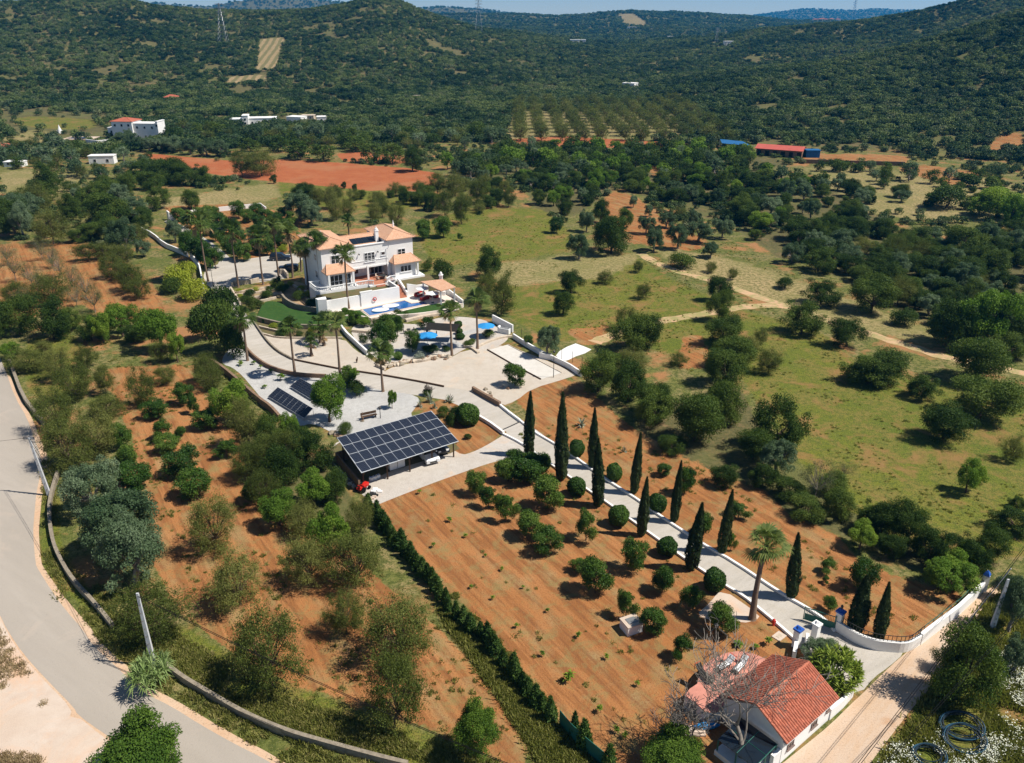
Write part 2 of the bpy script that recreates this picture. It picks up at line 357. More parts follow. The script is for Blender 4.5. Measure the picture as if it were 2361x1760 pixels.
L_MID = leaf_mat('mid_green_leaves', (.025, .06, .01), (.06, .12, .016), (.14, .22, .03), .3)
L_BRT = leaf_mat('bright_leaves', (.06, .12, .015), (.12, .21, .025), (.22, .3, .04), .3)
L_YEL = leaf_mat('yellow_shrub_leaves', (.16, .2, .02), (.28, .33, .03), (.4, .42, .06), .3)
L_CYP = leaf_mat('cypress_leaves', (.018, .035, .012), (.035, .056, .018), (.06, .082, .028), .1)
L_CON = leaf_mat('hedge_leaves', (.028, .065, .016), (.06, .115, .026), (.12, .19, .045), .2)
L_PALM = leaf_mat('palm_leaves', (.03, .06, .012), (.07, .115, .022), (.17, .21, .06), .2, .5, .2)
L_DRY = leaf_mat('dry_palm_leaves', (.2, .13, .06), (.3, .2, .1), (.4, .28, .15), .1)
L_YUC = leaf_mat('yucca_leaves', (.05, .1, .01), (.12, .19, .02), (.28, .34, .06), .2, .5, .2)
L_FOR = leaf_mat('scrub_leaves', (.014, .036, .012), (.055, .095, .028), (.15, .19, .06), .15, pn=2.0)
L_FORG = leaf_mat('scrub_leaves_grey', (.03, .055, .026), (.08, .115, .05), (.18, .2, .095), .15, pn=1.7)
L_GRS = leaf_mat('weed_blades', (.12, .14, .03), (.24, .24, .07), (.42, .36, .16), .3)
L_GRN = leaf_mat('green_weed_blades', (.1, .12, .025), (.19, .2, .045), (.32, .3, .1), .3)
L_STR = leaf_mat('dry_stalks', (.2, .14, .07), (.32, .24, .13), (.45, .36, .22), .2)
L_WHT = leaf_mat('white_petals', (.5, .52, .4), (.6, .62, .5), (.75, .75, .68), .1)
L_REED = leaf_mat('reed_leaves', (.1, .17, .04), (.18, .26, .08), (.3, .38, .16), .2)
L_GREY = leaf_mat('silver_shrub_leaves', (.2, .24, .18), (.3, .34, .27), (.42, .45, .38), .1)
# ---------------------------------------------------------------- foliage meshes
def quads_mesh(name, V, tint, mats, mi=None, extra=None):
    """V: (n,4,3) quads ; extra: an MB with wood, material slot 1"""
    n = len(V); vs = V.reshape(-1, 3); fcount = n
    ev = []; ef = []
    if extra is not None: ev = extra.v; ef = extra.f
    nv = len(vs)+len(ev)
    me = bpy.data.meshes.new(name); me.vertices.add(nv)
    allv = np.vstack([vs, np.array(ev).reshape(-1, 3)]) if len(ev) else vs
    me.vertices.foreach_set('co', allv.astype(np.float32).ravel())
    lt = [4]*n + [len(f) for f in ef]; loops = np.arange(4*n, dtype=np.int32)
    if ef: loops = np.concatenate([loops, np.array([i+4*n for f in ef for i in f], dtype=np.int32)])
    me.loops.add(len(loops)); me.loops.foreach_set('vertex_index', loops)
    me.polygons.add(len(lt)); st = np.concatenate([[0], np.cumsum(lt)[:-1]]).astype(np.int32)
    me.polygons.foreach_set('loop_start', st)
    for m in mats: me.materials.append(m)
    mm = np.zeros(len(lt), dtype=np.int32)
    if mi is not None: mm[:n] = mi
    mm[n:] = len(mats)-1
    me.polygons.foreach_set('material_index', mm)
    me.update(calc_edges=True)
    a = me.attributes.new('tint', 'FLOAT', 'FACE'); tt = np.zeros(len(lt), dtype=np.float32); tt[:n] = tint
    a.data.foreach_set('value', tt)
    return me
def leaves(C, N, L, Wd, jit=.6, rg=rng):
    """leaf quads at C facing roughly N (rhombus), length L width Wd"""
    n = len(C); N = N + rg.normal(0, jit, (n, 3)); N /= np.linalg.norm(N, axis=1)[:, None]+1e-9
    T = rg.normal(0, 1, (n, 3)); T -= (T*N).sum(1)[:, None]*N; T /= np.linalg.norm(T, axis=1)[:, None]+1e-9
    B = np.cross(N, T); L = np.broadcast_to(np.asarray(L), (n,))[:, None]; Wd = np.broadcast_to(np.asarray(Wd), (n,))[:, None]
    return np.stack([C-T*L*.5, C-B*Wd*.5+T*L*.08, C+T*L*.5+N*L*.12, C+B*Wd*.5+T*L*.08], 1)
def sph(n, rg=rng):
    v = rg.normal(0, 1, (n, 3)); return v/np.linalg.norm(v, axis=1)[:, None]
def crown(seed, lobes, per, rad, leaf, spread=(1, 1, .8), shell=(.72, 1.08), jit=.6, up=.25, hole=0.0, base=0.0, aspect=.55, low=-.75):
    """leaf clumps on many sub-lobes spread over an ellipsoid. unit crown: width 2, centre z 1"""
    rg = np.random.default_rng(seed)
    D = sph(lobes, rg); D[:, 2] = np.where(D[:, 2] < low, -D[:, 2]*.5, D[:, 2])
    rr = rg.uniform(.35, 1.0, lobes)**.6*(1-rad*.75)
    rr *= 1+.16*np.sin(D[:, 0]*3+seed)+.12*np.sin(D[:, 1]*4+seed*2)
    LC = D*rr[:, None]*np.array(spread)*rg.uniform(.88, 1.1, 3); lr = rad*rg.uniform(.55, 1.4, lobes)
    C = []; N = []; T = []
    for i in range(lobes):
        k = int(per*(lr[i]/rad)**2); d = sph(k, rg); d[:, 2] = np.where((d[:, 2] < 0) & (rg.random(k) < .45), -d[:, 2], d[:, 2])
        pp = LC[i] + d*lr[i]*rg.uniform(shell[0], shell[1], (k, 1))*np.array([1, 1, .85])
        C.append(pp); N.append(d + np.array([0, 0, up])); T.append(np.clip(rg.uniform(0, .6) + rg.uniform(0, .4, k), 0, 1))
    C = np.vstack(C); N = np.vstack(N); T = np.concatenate(T)
    q = (C/np.array(spread)); keep = (np.linalg.norm(q, axis=1) > .38) & (C[:, 2] > -.85*spread[2])
    if hole: keep &= rg.random(len(C)) > hole
    C, N, T = C[keep], N[keep], T[keep]
    sz = leaf*rg.uniform(.7, 1.4, len(C))
    Q = leaves(C, N, sz, sz*aspect, jit, rg); Q[..., 2] += base
    return Q, T, LC
def trunk_mb(LC, base, h0=0.0, r=.06, n=5, zc=0, seed=0, lean=0.0, nb=7, twig=0):
    rd = random.Random(seed); mb = MB()
    top = (rd.uniform(-.08, .08)+lean, rd.uniform(-.08, .08), max(base*.45, .12))
    mb.tube([(0, 0, -.12), (rd.uniform(-.03, .03), rd.uniform(-.03, .03), top[2]*.5), top], [r*1.35, r*1.0, r*.85], n, cap=False)
    idx = list(range(len(LC))); rd.shuffle(idx)
    for i in idx[:nb]:
        e = (LC[i][0]*.85, LC[i][1]*.85, LC[i][2]*.85+base); m = tuple(.55*top[j]+.45*e[j]+rd.uniform(-.06, .06) for j in range(3))
        mb.tube([top, m, e], [r*.6, r*.38, r*.12], 4, cap=False)
        for _ in range(twig):
            f = (e[0]*1.1+rd.uniform(-.28, .28), e[1]*1.1+rd.uniform(-.28, .28), e[2]+rd.uniform(0, .35))
            mb.tube([m, tuple((m[j]+f[j])/2+rd.uniform(-.04, .04) for j in range(3)), f], [r*.22, r*.14, r*.06], 3, cap=False)
    return mb
KIND = {}
def reg(kind, Q, T, LC, leafmat, bark, base, tr, lab, hw):
    """hw: (template width, template height) so a tree can be scaled to the surveyed size"""
    cm = quads_mesh(kind+'_crown', Q, T, [leafmat])
    tm = tr.build('tmp', bark); tmesh = tm.data; bpy.data.objects.remove(tm)
    tmesh.name = kind+'_trunk'
    # full single mesh for far copies
    KIND.setdefault(kind, []).append(dict(crown=cm, trunk=tmesh, w=hw[0], h=hw[1], lab=lab, Q=Q, T=T, leaf=leafmat, bark=bark, tr=tr))
def std(kind, k, seed0, leafmat, bark, lab, lobes, per, rad, leaf, base, spread, tr=dict(), **kw):
    for i in range(k):
        Q, T, LC = crown(seed0+i, lobes, per, rad, leaf, spread, base=base, **kw)
        w = 2*np.percentile(np.abs(Q[..., :2]), 99.3)
        reg(kind, Q, T, LC, leafmat, bark, base, trunk_mb(LC, base, seed=seed0+i, **tr), lab, (w, np.percentile(Q[..., 2], 99.5)))
std('olive_tree', 4, 100, L_OLIVE, BARKG, 'olive tree', 70, 340, .19, .05, .88, (1, 1, .75), dict(r=.09, nb=8), low=-.7, shell=(.6, 1.15), jit=.8)
std('carob_tree', 4, 120, L_CAROB, BARK, 'carob tree', 46, 500, .24, .047, .72, (1, 1, .78), dict(r=.06, nb=8), shell=(.45, 1.25), jit=1.0, low=-.9)
std('oak_tree', 4, 130, L_DCAROB, BARK, 'evergreen oak', 54, 340, .22, .053, .68, (1, 1, .74), dict(r=.06, nb=8), shell=(.5, 1.25), jit=1.0, low=-.9)  # darker form of the carob, used in the random woods
std('almond_tree', 5, 140, L_ALM, BARK, 'almond tree', 80, 230, .22, .048, .8, (1, 1, .84), dict(r=.04, nb=20, twig=3), shell=(.1, 1.5), jit=1.3, aspect=.36, low=-.95)
std('pale_almond_tree', 3, 160, L_PALE, BARKG, 'almond tree', 34, 110, .26, .05, .8, (1, 1, .75), dict(r=.03, nb=16, twig=4), shell=(.2, 1.3), jit=1.2, aspect=.3)
std('citrus_tree', 4, 180, L_CIT, BARK, 'citrus tree', 26, 380, .3, .084, .9, (1, 1, .92), dict(r=.05, nb=6), shell=(.5, 1.2), jit=.9, low=-.85)
std('bright_tree', 3, 200, L_BRT, BARK, 'broadleaf tree', 44, 400, .24, .063, .92, (1, 1, .88), dict(r=.07, nb=8), jit=.9, shell=(.6, 1.15))
std('leafy_tree', 2, 210, L_MID, BARK, 'broadleaf tree', 60, 560, .22, .045, .92, (1, 1, .92), dict(r=.07, nb=8), jit=.9, shell=(.6, 1.15))
for i in range(2):
    rg = np.random.default_rng(220+i); d = sph(6500, rg); d = d[d[:, 2] > -.9]; bump = 1+.05*np.sin(d[:, 0]*5+i)+.05*np.sin(d[:, 1]*6+d[:, 2]*5); C = d*(bump*rg.uniform(.84, 1.03, len(d)))[:, None]
    Q = leaves(C, d, .16, .11, .5, rg); Q[..., 2] += .98; Tt = np.clip(rg.uniform(.1, .75, len(d)), 0, 1); LCs = [np.array([0, 0, -.2]), np.array([.2, .2, 0])]
    reg('round_shrub', Q, Tt, LCs, L_CIT, BARK, .98, trunk_mb(LCs, .98, seed=i, r=.05, nb=2), 'clipped round shrub', (2.08, 2.0))
std('dark_bush', 3, 230, L_CAROB, BARK, 'dark shrub', 22, 260, .4, .085, .6, (1, 1, .62), dict(r=.05, nb=4), shell=(.65, 1.15), jit=.9)
std('yellow_bush', 2, 240, L_YEL, BARK, 'yellow-green shrub', 14, 200, .42, .1, .5, (.9, .9, .5), dict(r=.04, nb=2), jit=.9)
std('silver_bush', 1, 245, L_GREY, BARK, 'silver shrub', 14, 160, .4, .09, .5, (.9, .9, .5), dict(r=.04, nb=3), jit=1.0)
# conifers: tall column and young hedge plants
def column(kind, k, seed0, leafmat, lab, prof, n, leaf, forks=1, jit=.35):
    for i in range(k):
        rg = np.random.default_rng(seed0+i); z = rg.uniform(0.02, 1, n)**.9
        th = rg.uniform(0, 2*math.pi, n); pr = np.interp(z, [a for a, b in prof], [b for a, b in prof])
        ridge = 1 + .12*np.sin(th*5+z*6+i) + .09*np.sin(z*23+th*3+i*2) + .05*np.sin(z*61+th*2)
        rr = pr*ridge*rg.uniform(.85, 1.04, n)
        if forks > 1: # a second, shorter top beside the first
            m = rg.random(n) < .3; off = .05
            th0 = i*2.0; z2 = z*.88; C = np.stack([rr*np.cos(th), rr*np.sin(th), z], 1)
            C[m] = np.stack([rr[m]*.75*np.cos(th[m])+off*math.cos(th0), rr[m]*.75*np.sin(th[m])+off*math.sin(th0), z2[m]], 1)
        else: C = np.stack([rr*np.cos(th), rr*np.sin(th), z], 1)
        N = np.stack([np.cos(th), np.sin(th), np.full(n, .12)], 1) + rg.normal(0, jit, (n, 3)); N /= np.linalg.norm(N, axis=1)[:, None]
        T = np.stack([np.zeros(n), np.zeros(n), np.ones(n)], 1) + rg.normal(0, jit*.8, (n, 3)); T -= (T*N).sum(1)[:, None]*N; T /= np.linalg.norm(T, axis=1)[:, None]
        B = np.cross(N, T); L = (leaf*rg.uniform(.7, 1.5, n))[:, None]
        Q = np.stack([C-T*L*.6, C-B*L*.22, C+T*L+N*L*.25, C+B*L*.22], 1)
        tint = np.clip(.35+.3*np.sin(th*7+z*6+i)+rg.uniform(-.3, .4, n), 0, 1)
        tr = MB().tube([(0, 0, -.02), (0, 0, .5), (0, 0, .9)], [.028, .018, .006], 6, cap=False)
        w = 2*max(b for a, b in prof)
        reg(kind, Q, tint, None, leafmat, BARK, 0, tr, lab, (w, 1.0))
column('cypress', 4, 300, L_CYP, 'Italian cypress', [(0, .03), (.06, .06), (.3, .077), (.55, .064), (.8, .034), (.93, .014), (1, .001)], 6500, .024, 1)
column('young_conifer', 4, 320, L_CON, 'young conifer', [(0, .14), (.1, .28), (.35, .25), (.7, .14), (1, .015)], 1100, .11, 1, 1.0)
# fan palms
def palm(kind, k, seed0, trunk_r, crown_r, fronds, lab, dry=10, L=L_PALM):
    for i in range(k):
        rg = np.random.default_rng(seed0+i); Qs = []; Ts = []; Ms = []
        for f in range(fronds+dry):
            isdry = f >= fronds; az = rg.uniform(0, 2*math.pi)
            el = R(rg.uniform(-12, 78)) if not isdry else R(rg.uniform(-75, -30)); ln = crown_r*rg.uniform(.42, .6)*(1 if not isdry else .75)
            d = np.array([math.cos(az)*math.cos(el), math.sin(az)*math.cos(el), math.sin(el)]); side = np.array([-math.sin(az), math.cos(az), 0.]); upv = np.cross(d, side)*-1
            a0 = np.array([0, 0, 1.0]); a1 = a0 + d*ln; w = .012
            Qs.append(np.stack([a0-side*w, a0+side*w, a1+side*w, a1-side*w])[None]); Ts.append([.9]); Ms.append([1 if isdry else 0])
            nb = 11; fl = crown_r*.52*rg.uniform(.85, 1.15)*(1 if not isdry else .7)
            for b in range(nb):
                t = (b/(nb-1)-.5)*R(150 if not isdry else 70); bd = d*math.cos(t) + side*math.sin(t); bd = bd/np.linalg.norm(bd)
                mid = a1 + bd*fl*.55; tip = a1 + bd*fl - np.array([0, 0, fl*rg.uniform(.2, .55)]); sw = np.cross(bd, upv); sw = sw/(np.linalg.norm(sw)+1e-9)*fl*.06
                Qs.append(np.stack([a1, mid-sw, tip, mid+sw])[None]); Ts.append([rg.uniform(.1, .9)]); Ms.append([1 if isdry else 0])
        Q = np.vstack(Qs); T = np.concatenate(Ts).astype(float); M = np.concatenate(Ms)
        cm = quads_mesh(kind+'_crown', Q, T, [L, L_DRY], mi=M)
        bx = rg.uniform(-.03, .03); tr = MB().tube([(0, 0, -.02), (0, 0, .03), (bx, 0, .35), (bx*.5, .01, .7), (0, 0, 1.0)], [trunk_r*1.9, trunk_r*1.35, trunk_r, trunk_r*.85, trunk_r*.9], 8)
        tm = tr.build('tmp', PALMB, smooth=True); me = tm.data; bpy.data.objects.remove(tm); me.name = kind+'_trunk'
        KIND.setdefault(kind, []).append(dict(crown=cm, trunk=me, w=crown_r*1.9, h=1.0, lab=lab))
palm('fan_palm', 4, 400, .022, .165, 34, 'tall fan palm')
palm('short_palm', 2, 420, .075, .55, 22, 'short fan palm', 6)
palm('gate_palm', 1, 427, .03, .5, 38, 'large fan palm', 5)
# spiky rosettes (yucca, agave, reed)
def rosettes(name, seed, nros, spread, blades, bl, bw, mat, zs=(.3, 1.0), droop=.35):
    rg = np.random.default_rng(seed); Q = []; T = []; LC = []
    for r in range(nros):
        d = sph(1, rg)[0]; d[2] = abs(d[2]); c = d*np.array(spread)*rg.uniform(.65, 1); c[2] += zs[0]; LC.append(c - np.array([0, 0, zs[0]]))
        for b in range(blades):
            az = rg.uniform(0, 2*math.pi); el = R(rg.uniform(-5, 75)); l = bl*rg.uniform(.8, 1.2); dd = np.array([math.cos(az)*math.cos(el), math.sin(az)*math.cos(el), math.sin(el)]); s = np.array([-math.sin(az), math.cos(az), 0])*bw
            Q.append(np.stack([c-s*.4, c+dd*l*.5-s, c+dd*l-np.array([0, 0, droop*l*.5]), c+dd*l*.5+s])); T.append(rg.uniform(0, 1))
    Q = np.array(Q); return Q, np.array(T), LC
Q, T, LC = rosettes('yucca', 500, 150, (1, 1, .95), 22, .3, .028, L_YUC); 
reg('yucca', Q, T, LC, L_YUC, BARK, .3, trunk_mb(LC, .3, seed=5, nb=14, r=.05), 'yucca', (2.3, 1.35))
Q, T, LC = rosettes('agave', 510, 1, (.02, .02, .02), 26, .9, .09, L_GREY, (0.02, 0)); 
reg('agave', Q, T, LC, L_GREY, BARK, .02, MB().lathe([(.14, -.05), (.1, .1)], 6), 'agave', (1.6, .75))
Q, T, LC = rosettes('reed', 520, 46, (.8, .8, .25), 16, .5, .022, L_REED, (.45, 0), .7)
reg('giant_reed', Q, T, LC, L_REED, BARK, .4, MB().tube([(0, 0, 0), (0, 0, .5)], .03, 5).tube([(.3, .2, 0), (.35, .2, .55)], .02, 4).tube([(-.3, .1, 0), (-.35, .1, .55)], .02, 4), 'giant reed', (2.2, 1.1))
Q, T, LC = rosettes('sapling', 530, 9, (.35, .35, .7), 9, .4, .07, L_BRT, (.45, 0), .5)
reg('sapling', Q, T, LC, L_BRT, BARK, .4, MB().tube([(0, 0, -.05), (0, 0, .9)], .03, 5), 'sapling', (1.1, 1.4))
# low detail shrubs for the wooded hills
for i in range(4):
    Q, T, LC = crown(600+i, 12, 34, .42, .24, (1, 1, .72), base=.58, jit=.8)
    KIND.setdefault('scrub', []).append(dict(Q=Q, T=T, leaf=(L_FOR, L_FOR, L_FORG, L_FOR)[i], bark=BARK, w=2.1, h=1.25))
FAR = {}
def farmesh(kind, i):
    """one mesh with crown and trunk for a tree too far off to show its parts"""
    if (kind, i) not in FAR:
        k = KIND[kind][i]; sel = rng.random(len(k['Q'])) < min(1, 1900/len(k['Q']))
        Q = k['Q'][sel]; c = Q.mean(1, keepdims=True); Q = c+(Q-c)*min(2.3, math.sqrt(len(k['Q'])/1900)*1.25)
        FAR[(kind, i)] = quads_mesh(kind+'_far', Q, k['T'][sel], [k['leaf'], k['bark']], extra=k['tr'])
    return FAR[(kind, i)]

# ---------------------------------------------------------------- terrain
LAY = [ # crest line as (photo column, photo row), crest distance, foot distance, back distance
 ([(-1500, -60), (-600, -25), (0, 7), (54, 3), (120, -6), (302, -3), (354, 11), (463, 22), (600, 27), (709, 25), (790, 8), (823, -1), (875, -6), (921, 0), (954, 16), (1008, 36), (1063, 55), (1117, 70), (1200, 82), (1300, 98), (1420, 120), (1600, 160), (1800, 220)], 1080, 600, 1900),
 ([(1350, 240), (1600, 190), (1750, 168), (1900, 150), (2000, 132), (2150, 95), (2250, 62), (2361, 28), (2600, -40), (3400, -160)], 640, 395, 1000),
 ([(1350, 125), (1500, 105), (1650, 90), (1761, 66), (1961, 46), (2088, 27), (2126, 20), (2197, 3), (2224, -2), (2361, -30), (2800, -90)], 1150, 720, 1900),
 ([(-1000, 60), (500, 60), (900, 45), (960, 36), (1200, 33), (1276, 35), (1374, 30), (1461, 27), (1557, 24.5), (1663, 30), (1731, 34), (1800, 43), (1961, 51), (2300, 55)], 2700, 1400, 3600),
 ([(-1000, 15), (300, 11), (354, 8), (430, 11), (490, 11), (539, 0), (600, -6), (700, -8), (774, 0), (850, 12), (930, 20), (960, 18), (1019, 12), (1063, 16), (1130, 23), (1199, 30), (1300, 38), (1500, 50)], 4600, 3500, 6000),
 ([(1300, 60), (1640, 48), (1731, 34), (1800, 25), (1843, 18), (1878, 16), (1913, 22), (2006, 18), (2110, 21), (2200, 28), (2700, 40)], 7600, 6100, 8600)]
def crest_tables():
    out = []
    for pts, rc, rb, rk in LAY:
        th = []; hh = []
        for px, row in pts:
            d = ray(px, row+4); hd = math.hypot(d[0], d[1]); th.append(math.atan2(d[0], d[1])); hh.append(HC + rc*d[2]/hd)
        out.append((np.array(th), np.array(hh), rc, rb, rk))
    return out
CT_ = crest_tables()
def vnoise(x, y, s, seed=0):
    x = x/s; y = y/s; xi = np.floor(x).astype(np.int64); yi = np.floor(y).astype(np.int64); xf = x-xi; yf = y-yi
    def h(a, b):
        n = (a*374761393 + b*668265263 + seed*1442695041) & 0x7fffffff; n = ((n ^ (n >> 13))*1274126177) & 0x7fffffff
        return ((n ^ (n >> 16)) & 0xffff)/65535.0
    u = xf*xf*(3-2*xf); v = yf*yf*(3-2*yf)
    return (h(xi, yi)*(1-u)+h(xi+1, yi)*u)*(1-v)+(h(xi, yi+1)*(1-u)+h(xi+1, yi+1)*u)*v
def height(x, y):
    x = np.asarray(x, float); y = np.asarray(y, float); r = np.hypot(x, y); th = np.arctan2(x, y); z = np.zeros_like(r)
    for ta, ha, rc, rb, rk in CT_:
        h = np.interp(th, ta, ha, left=ha[0], right=ha[-1]); h = np.maximum(h, 0)
        u = np.clip((r-rb)/(rc-rb), 0, 1); up = u**1.25*(1-.25*u*(1-u)); dn = 1-np.clip((r-rc)/(rk-rc), 0, 1); dn = dn*dn*(3-2*dn)
        z = np.maximum(z, h*np.where(r < rc, up, dn*(.999)))
    am = np.clip((r-480)/500, 0, 1)*np.clip(z/22, 0, 1)
    zn = (vnoise(x, y, 160, 1)-.5)*9 + (vnoise(x, y, 60, 2)-.5)*4 + (vnoise(x, y, 25, 3)-.5)*1.6
    # the crests keep their surveyed height
    return z + am*zn*np.clip(r/1500, .6, 1.6)*.8
def hit(px, py):
    """where the view ray through a photo point meets the terrain"""
    d = ray(px, py); t0 = 200.0
    for i in range(4000):
        t = t0*1.002; x, y, z = d[0]*t, d[1]*t, HC+d[2]*t
        if z <= float(height(x, y)): return (x, y, float(height(x, y)))
        t0 = t
        if t > 9000: break
    return (d[0]*t, d[1]*t, float(height(d[0]*t, d[1]*t)))
ZONES = {
 'thick': [[(1190, 405), (1290, 385), (1500, 370), (1700, 370), (1850, 420), (1990, 440), (2030, 520), (1960, 600), (1800, 600), (1700, 530), (1560, 480), (1420, 430), (1330, 500), (1240, 490)], [(1960, 520), (2100, 560), (2361, 540), (2460, 700), (2400, 850), (2200, 780), (2040, 690), (1930, 640), (1850, 600)], [(1020, 395), (1180, 345), (1740, 350), (1850, 385), (1180, 400), (1100, 430)], [(1440, 1000), (1520, 940), (1700, 880), (1760, 1000), (1900, 1130), (2050, 1230), (2250, 1290), (2260, 1340), (2100, 1310), (1900, 1220), (1700, 1130)], [(560, 960), (640, 980), (800, 1130), (860, 1230), (700, 1280), (600, 1150)]],
 'soil': [[(1850, 354), (2000, 356), (2100, 362), (2085, 380), (1850, 374)], [(2290, 320), (2361, 300), (2361, 340), (2270, 360)], [(1150, 955), (1300, 1000), (1500, 1130), (1700, 1270), (1950, 1440), (1900, 1530), (1830, 1510), (1560, 1310), (1230, 1070)], [(1560, 1500), (1830, 1480), (1800, 1600), (1740, 1780), (1500, 1790)], [(850, 1160), (950, 1112), (1090, 1062), (1190, 1018), (1240, 1030), (1400, 1160), (1560, 1280), (1700, 1385), (1835, 1480), (1800, 1560), (1640, 1600), (1600, 1770), (1385, 1780), (1290, 1660), (1150, 1490), (1020, 1335)],
   [(1165, 905), (1290, 870), (1350, 890), (1420, 960), (1530, 1030), (1640, 1080), (1760, 1130), (1830, 1190), (1930, 1235), (2000, 1300), (2100, 1340), (2200, 1362), (2240, 1350), (2110, 1505), (1940, 1460), (1870, 1410), (1700, 1290), (1500, 1150), (1350, 1050), (1230, 960)],
   [(230, 850), (420, 840), (500, 930), (560, 1010), (570, 1100), (690, 1210), (800, 1260), (900, 1360), (1000, 1440), (1180, 1630), (1215, 1700), (1210, 1780), (1060, 1720), (950, 1660), (800, 1620), (640, 1565), (500, 1480), (405, 1400), (350, 1290), (340, 1130), (285, 960)],
   [(-60, 565), (200, 558), (300, 610), (365, 670), (385, 720), (350, 750), (250, 735), (190, 700), (60, 735), (-60, 740)],
   [(378, 476), (560, 470), (690, 500), (700, 560), (640, 595), (560, 600), (500, 560), (400, 510)],
   [(1000, 930), (1040, 905), (1090, 930), (1160, 1000), (1100, 1045), (1050, 1050), (990, 1010), (960, 960)],
   [(1300, 760), (1400, 750), (1450, 770), (1350, 800)], [(1410, 440), (1470, 455), (1520, 500), (1640, 560), (1600, 580), (1450, 560), (1380, 470)],
   [(1570, 780), (1620, 770), (1640, 850), (1560, 850)], [(1500, 380), (1530, 380), (1500, 430)], [(2060, 390), (2130, 380), (2270, 400), (2200, 430)]],
 'mead': [[(950, 520), (1090, 480), (1250, 480), (1310, 530), (1330, 575), (1210, 600), (1000, 615)],
   [(1290, 680), (1480, 600), (1560, 650), (1700, 710), (1900, 770), (2000, 860), (2361, 900), (2500, 1000), (2500, 1260), (2230, 1300), (2050, 1240), (1900, 1140), (1800, 1010), (1700, 860), (1450, 790)],
   [(1130, 650), (1250, 660), (1450, 580), (1600, 700), (1450, 760), (1290, 790), (1180, 740)], [(60, 780), (180, 770), (200, 850), (150, 960), (60, 900)],
   [(20, 272), (90, 268), (222, 276), (225, 298), (150, 300), (40, 290)], [(640, 395), (900, 440), (1000, 470), (900, 490), (650, 470)],
   [(400, 1430), (620, 1560), (900, 1660), (1100, 1730), (1100, 1800), (880, 1770), (600, 1680), (430, 1580)], [(2060, 1500), (2361, 1430), (2500, 1500), (2450, 1800), (2000, 1800), (2110, 1640)],
   [(95, 1080), (140, 1100), (140, 1250), (240, 1420), (200, 1420), (90, 1300)]],
 'straw': [[(1180, 255), (1560, 262), (1580, 322), (1160, 325)], [(1090, 620), (1330, 585), (1500, 585), (1400, 640), (1180, 660)], [(1480, 560), (1700, 600), (1960, 690), (2200, 780), (2150, 800), (1900, 740), (1600, 640)], [(-60, 305), (110, 300), (140, 330), (60, 345), (-60, 345)], [(1850, 380), (2361, 420), (2361, 520), (2030, 500), (1900, 430)], [(0, 390), (220, 400), (250, 470), (0, 450)], [(300, 470), (640, 420), (650, 460), (370, 490)]],
 'red': [[(315, 352), (560, 373), (650, 367), (760, 374), (940, 388), (1020, 402), (1000, 425), (960, 442), (850, 440), (700, 425), (560, 412), (400, 387)], [(1160, 322), (1300, 314), (1570, 330), (1530, 343), (1200, 337)], [(775, 355), (830, 350), (960, 362), (930, 378), (790, 372)]],
 'clear': [[(597, 90), (658, 86), (640, 162), (590, 166)], [(530, 178), (600, 172), (625, 176), (590, 190), (520, 192)], [(1425, 33), (1462, 32), (1500, 62), (1440, 60)], [(1, 1), (2, 1), (2, 2)], [(690, 140), (705, 130), (695, 170), (688, 165)]]}
def inpoly(px, py, poly):
    c = np.zeros(px.shape, bool); n = len(poly); j = n-1
    for i in range(n):
        xi, yi = poly[i]; xj, yj = poly[j]
        c ^= ((yi > py) != (yj > py)) & (px < (xj-xi)*(py-yi)/((yj-yi) or 1e-9)+xi); j = i
    return c
def photo_xy(x, y, z):
    dz = z-HC; w = np.maximum(y*cp - dz*sp, .1); return CX+FPX*x/w, CY-FPX*(y*sp+dz*cp)/w
def zone(name, px, py):
    m = np.zeros(px.shape, bool)
    for p_ in ZONES[name]: m |= inpoly(px, py, p_)
    return m
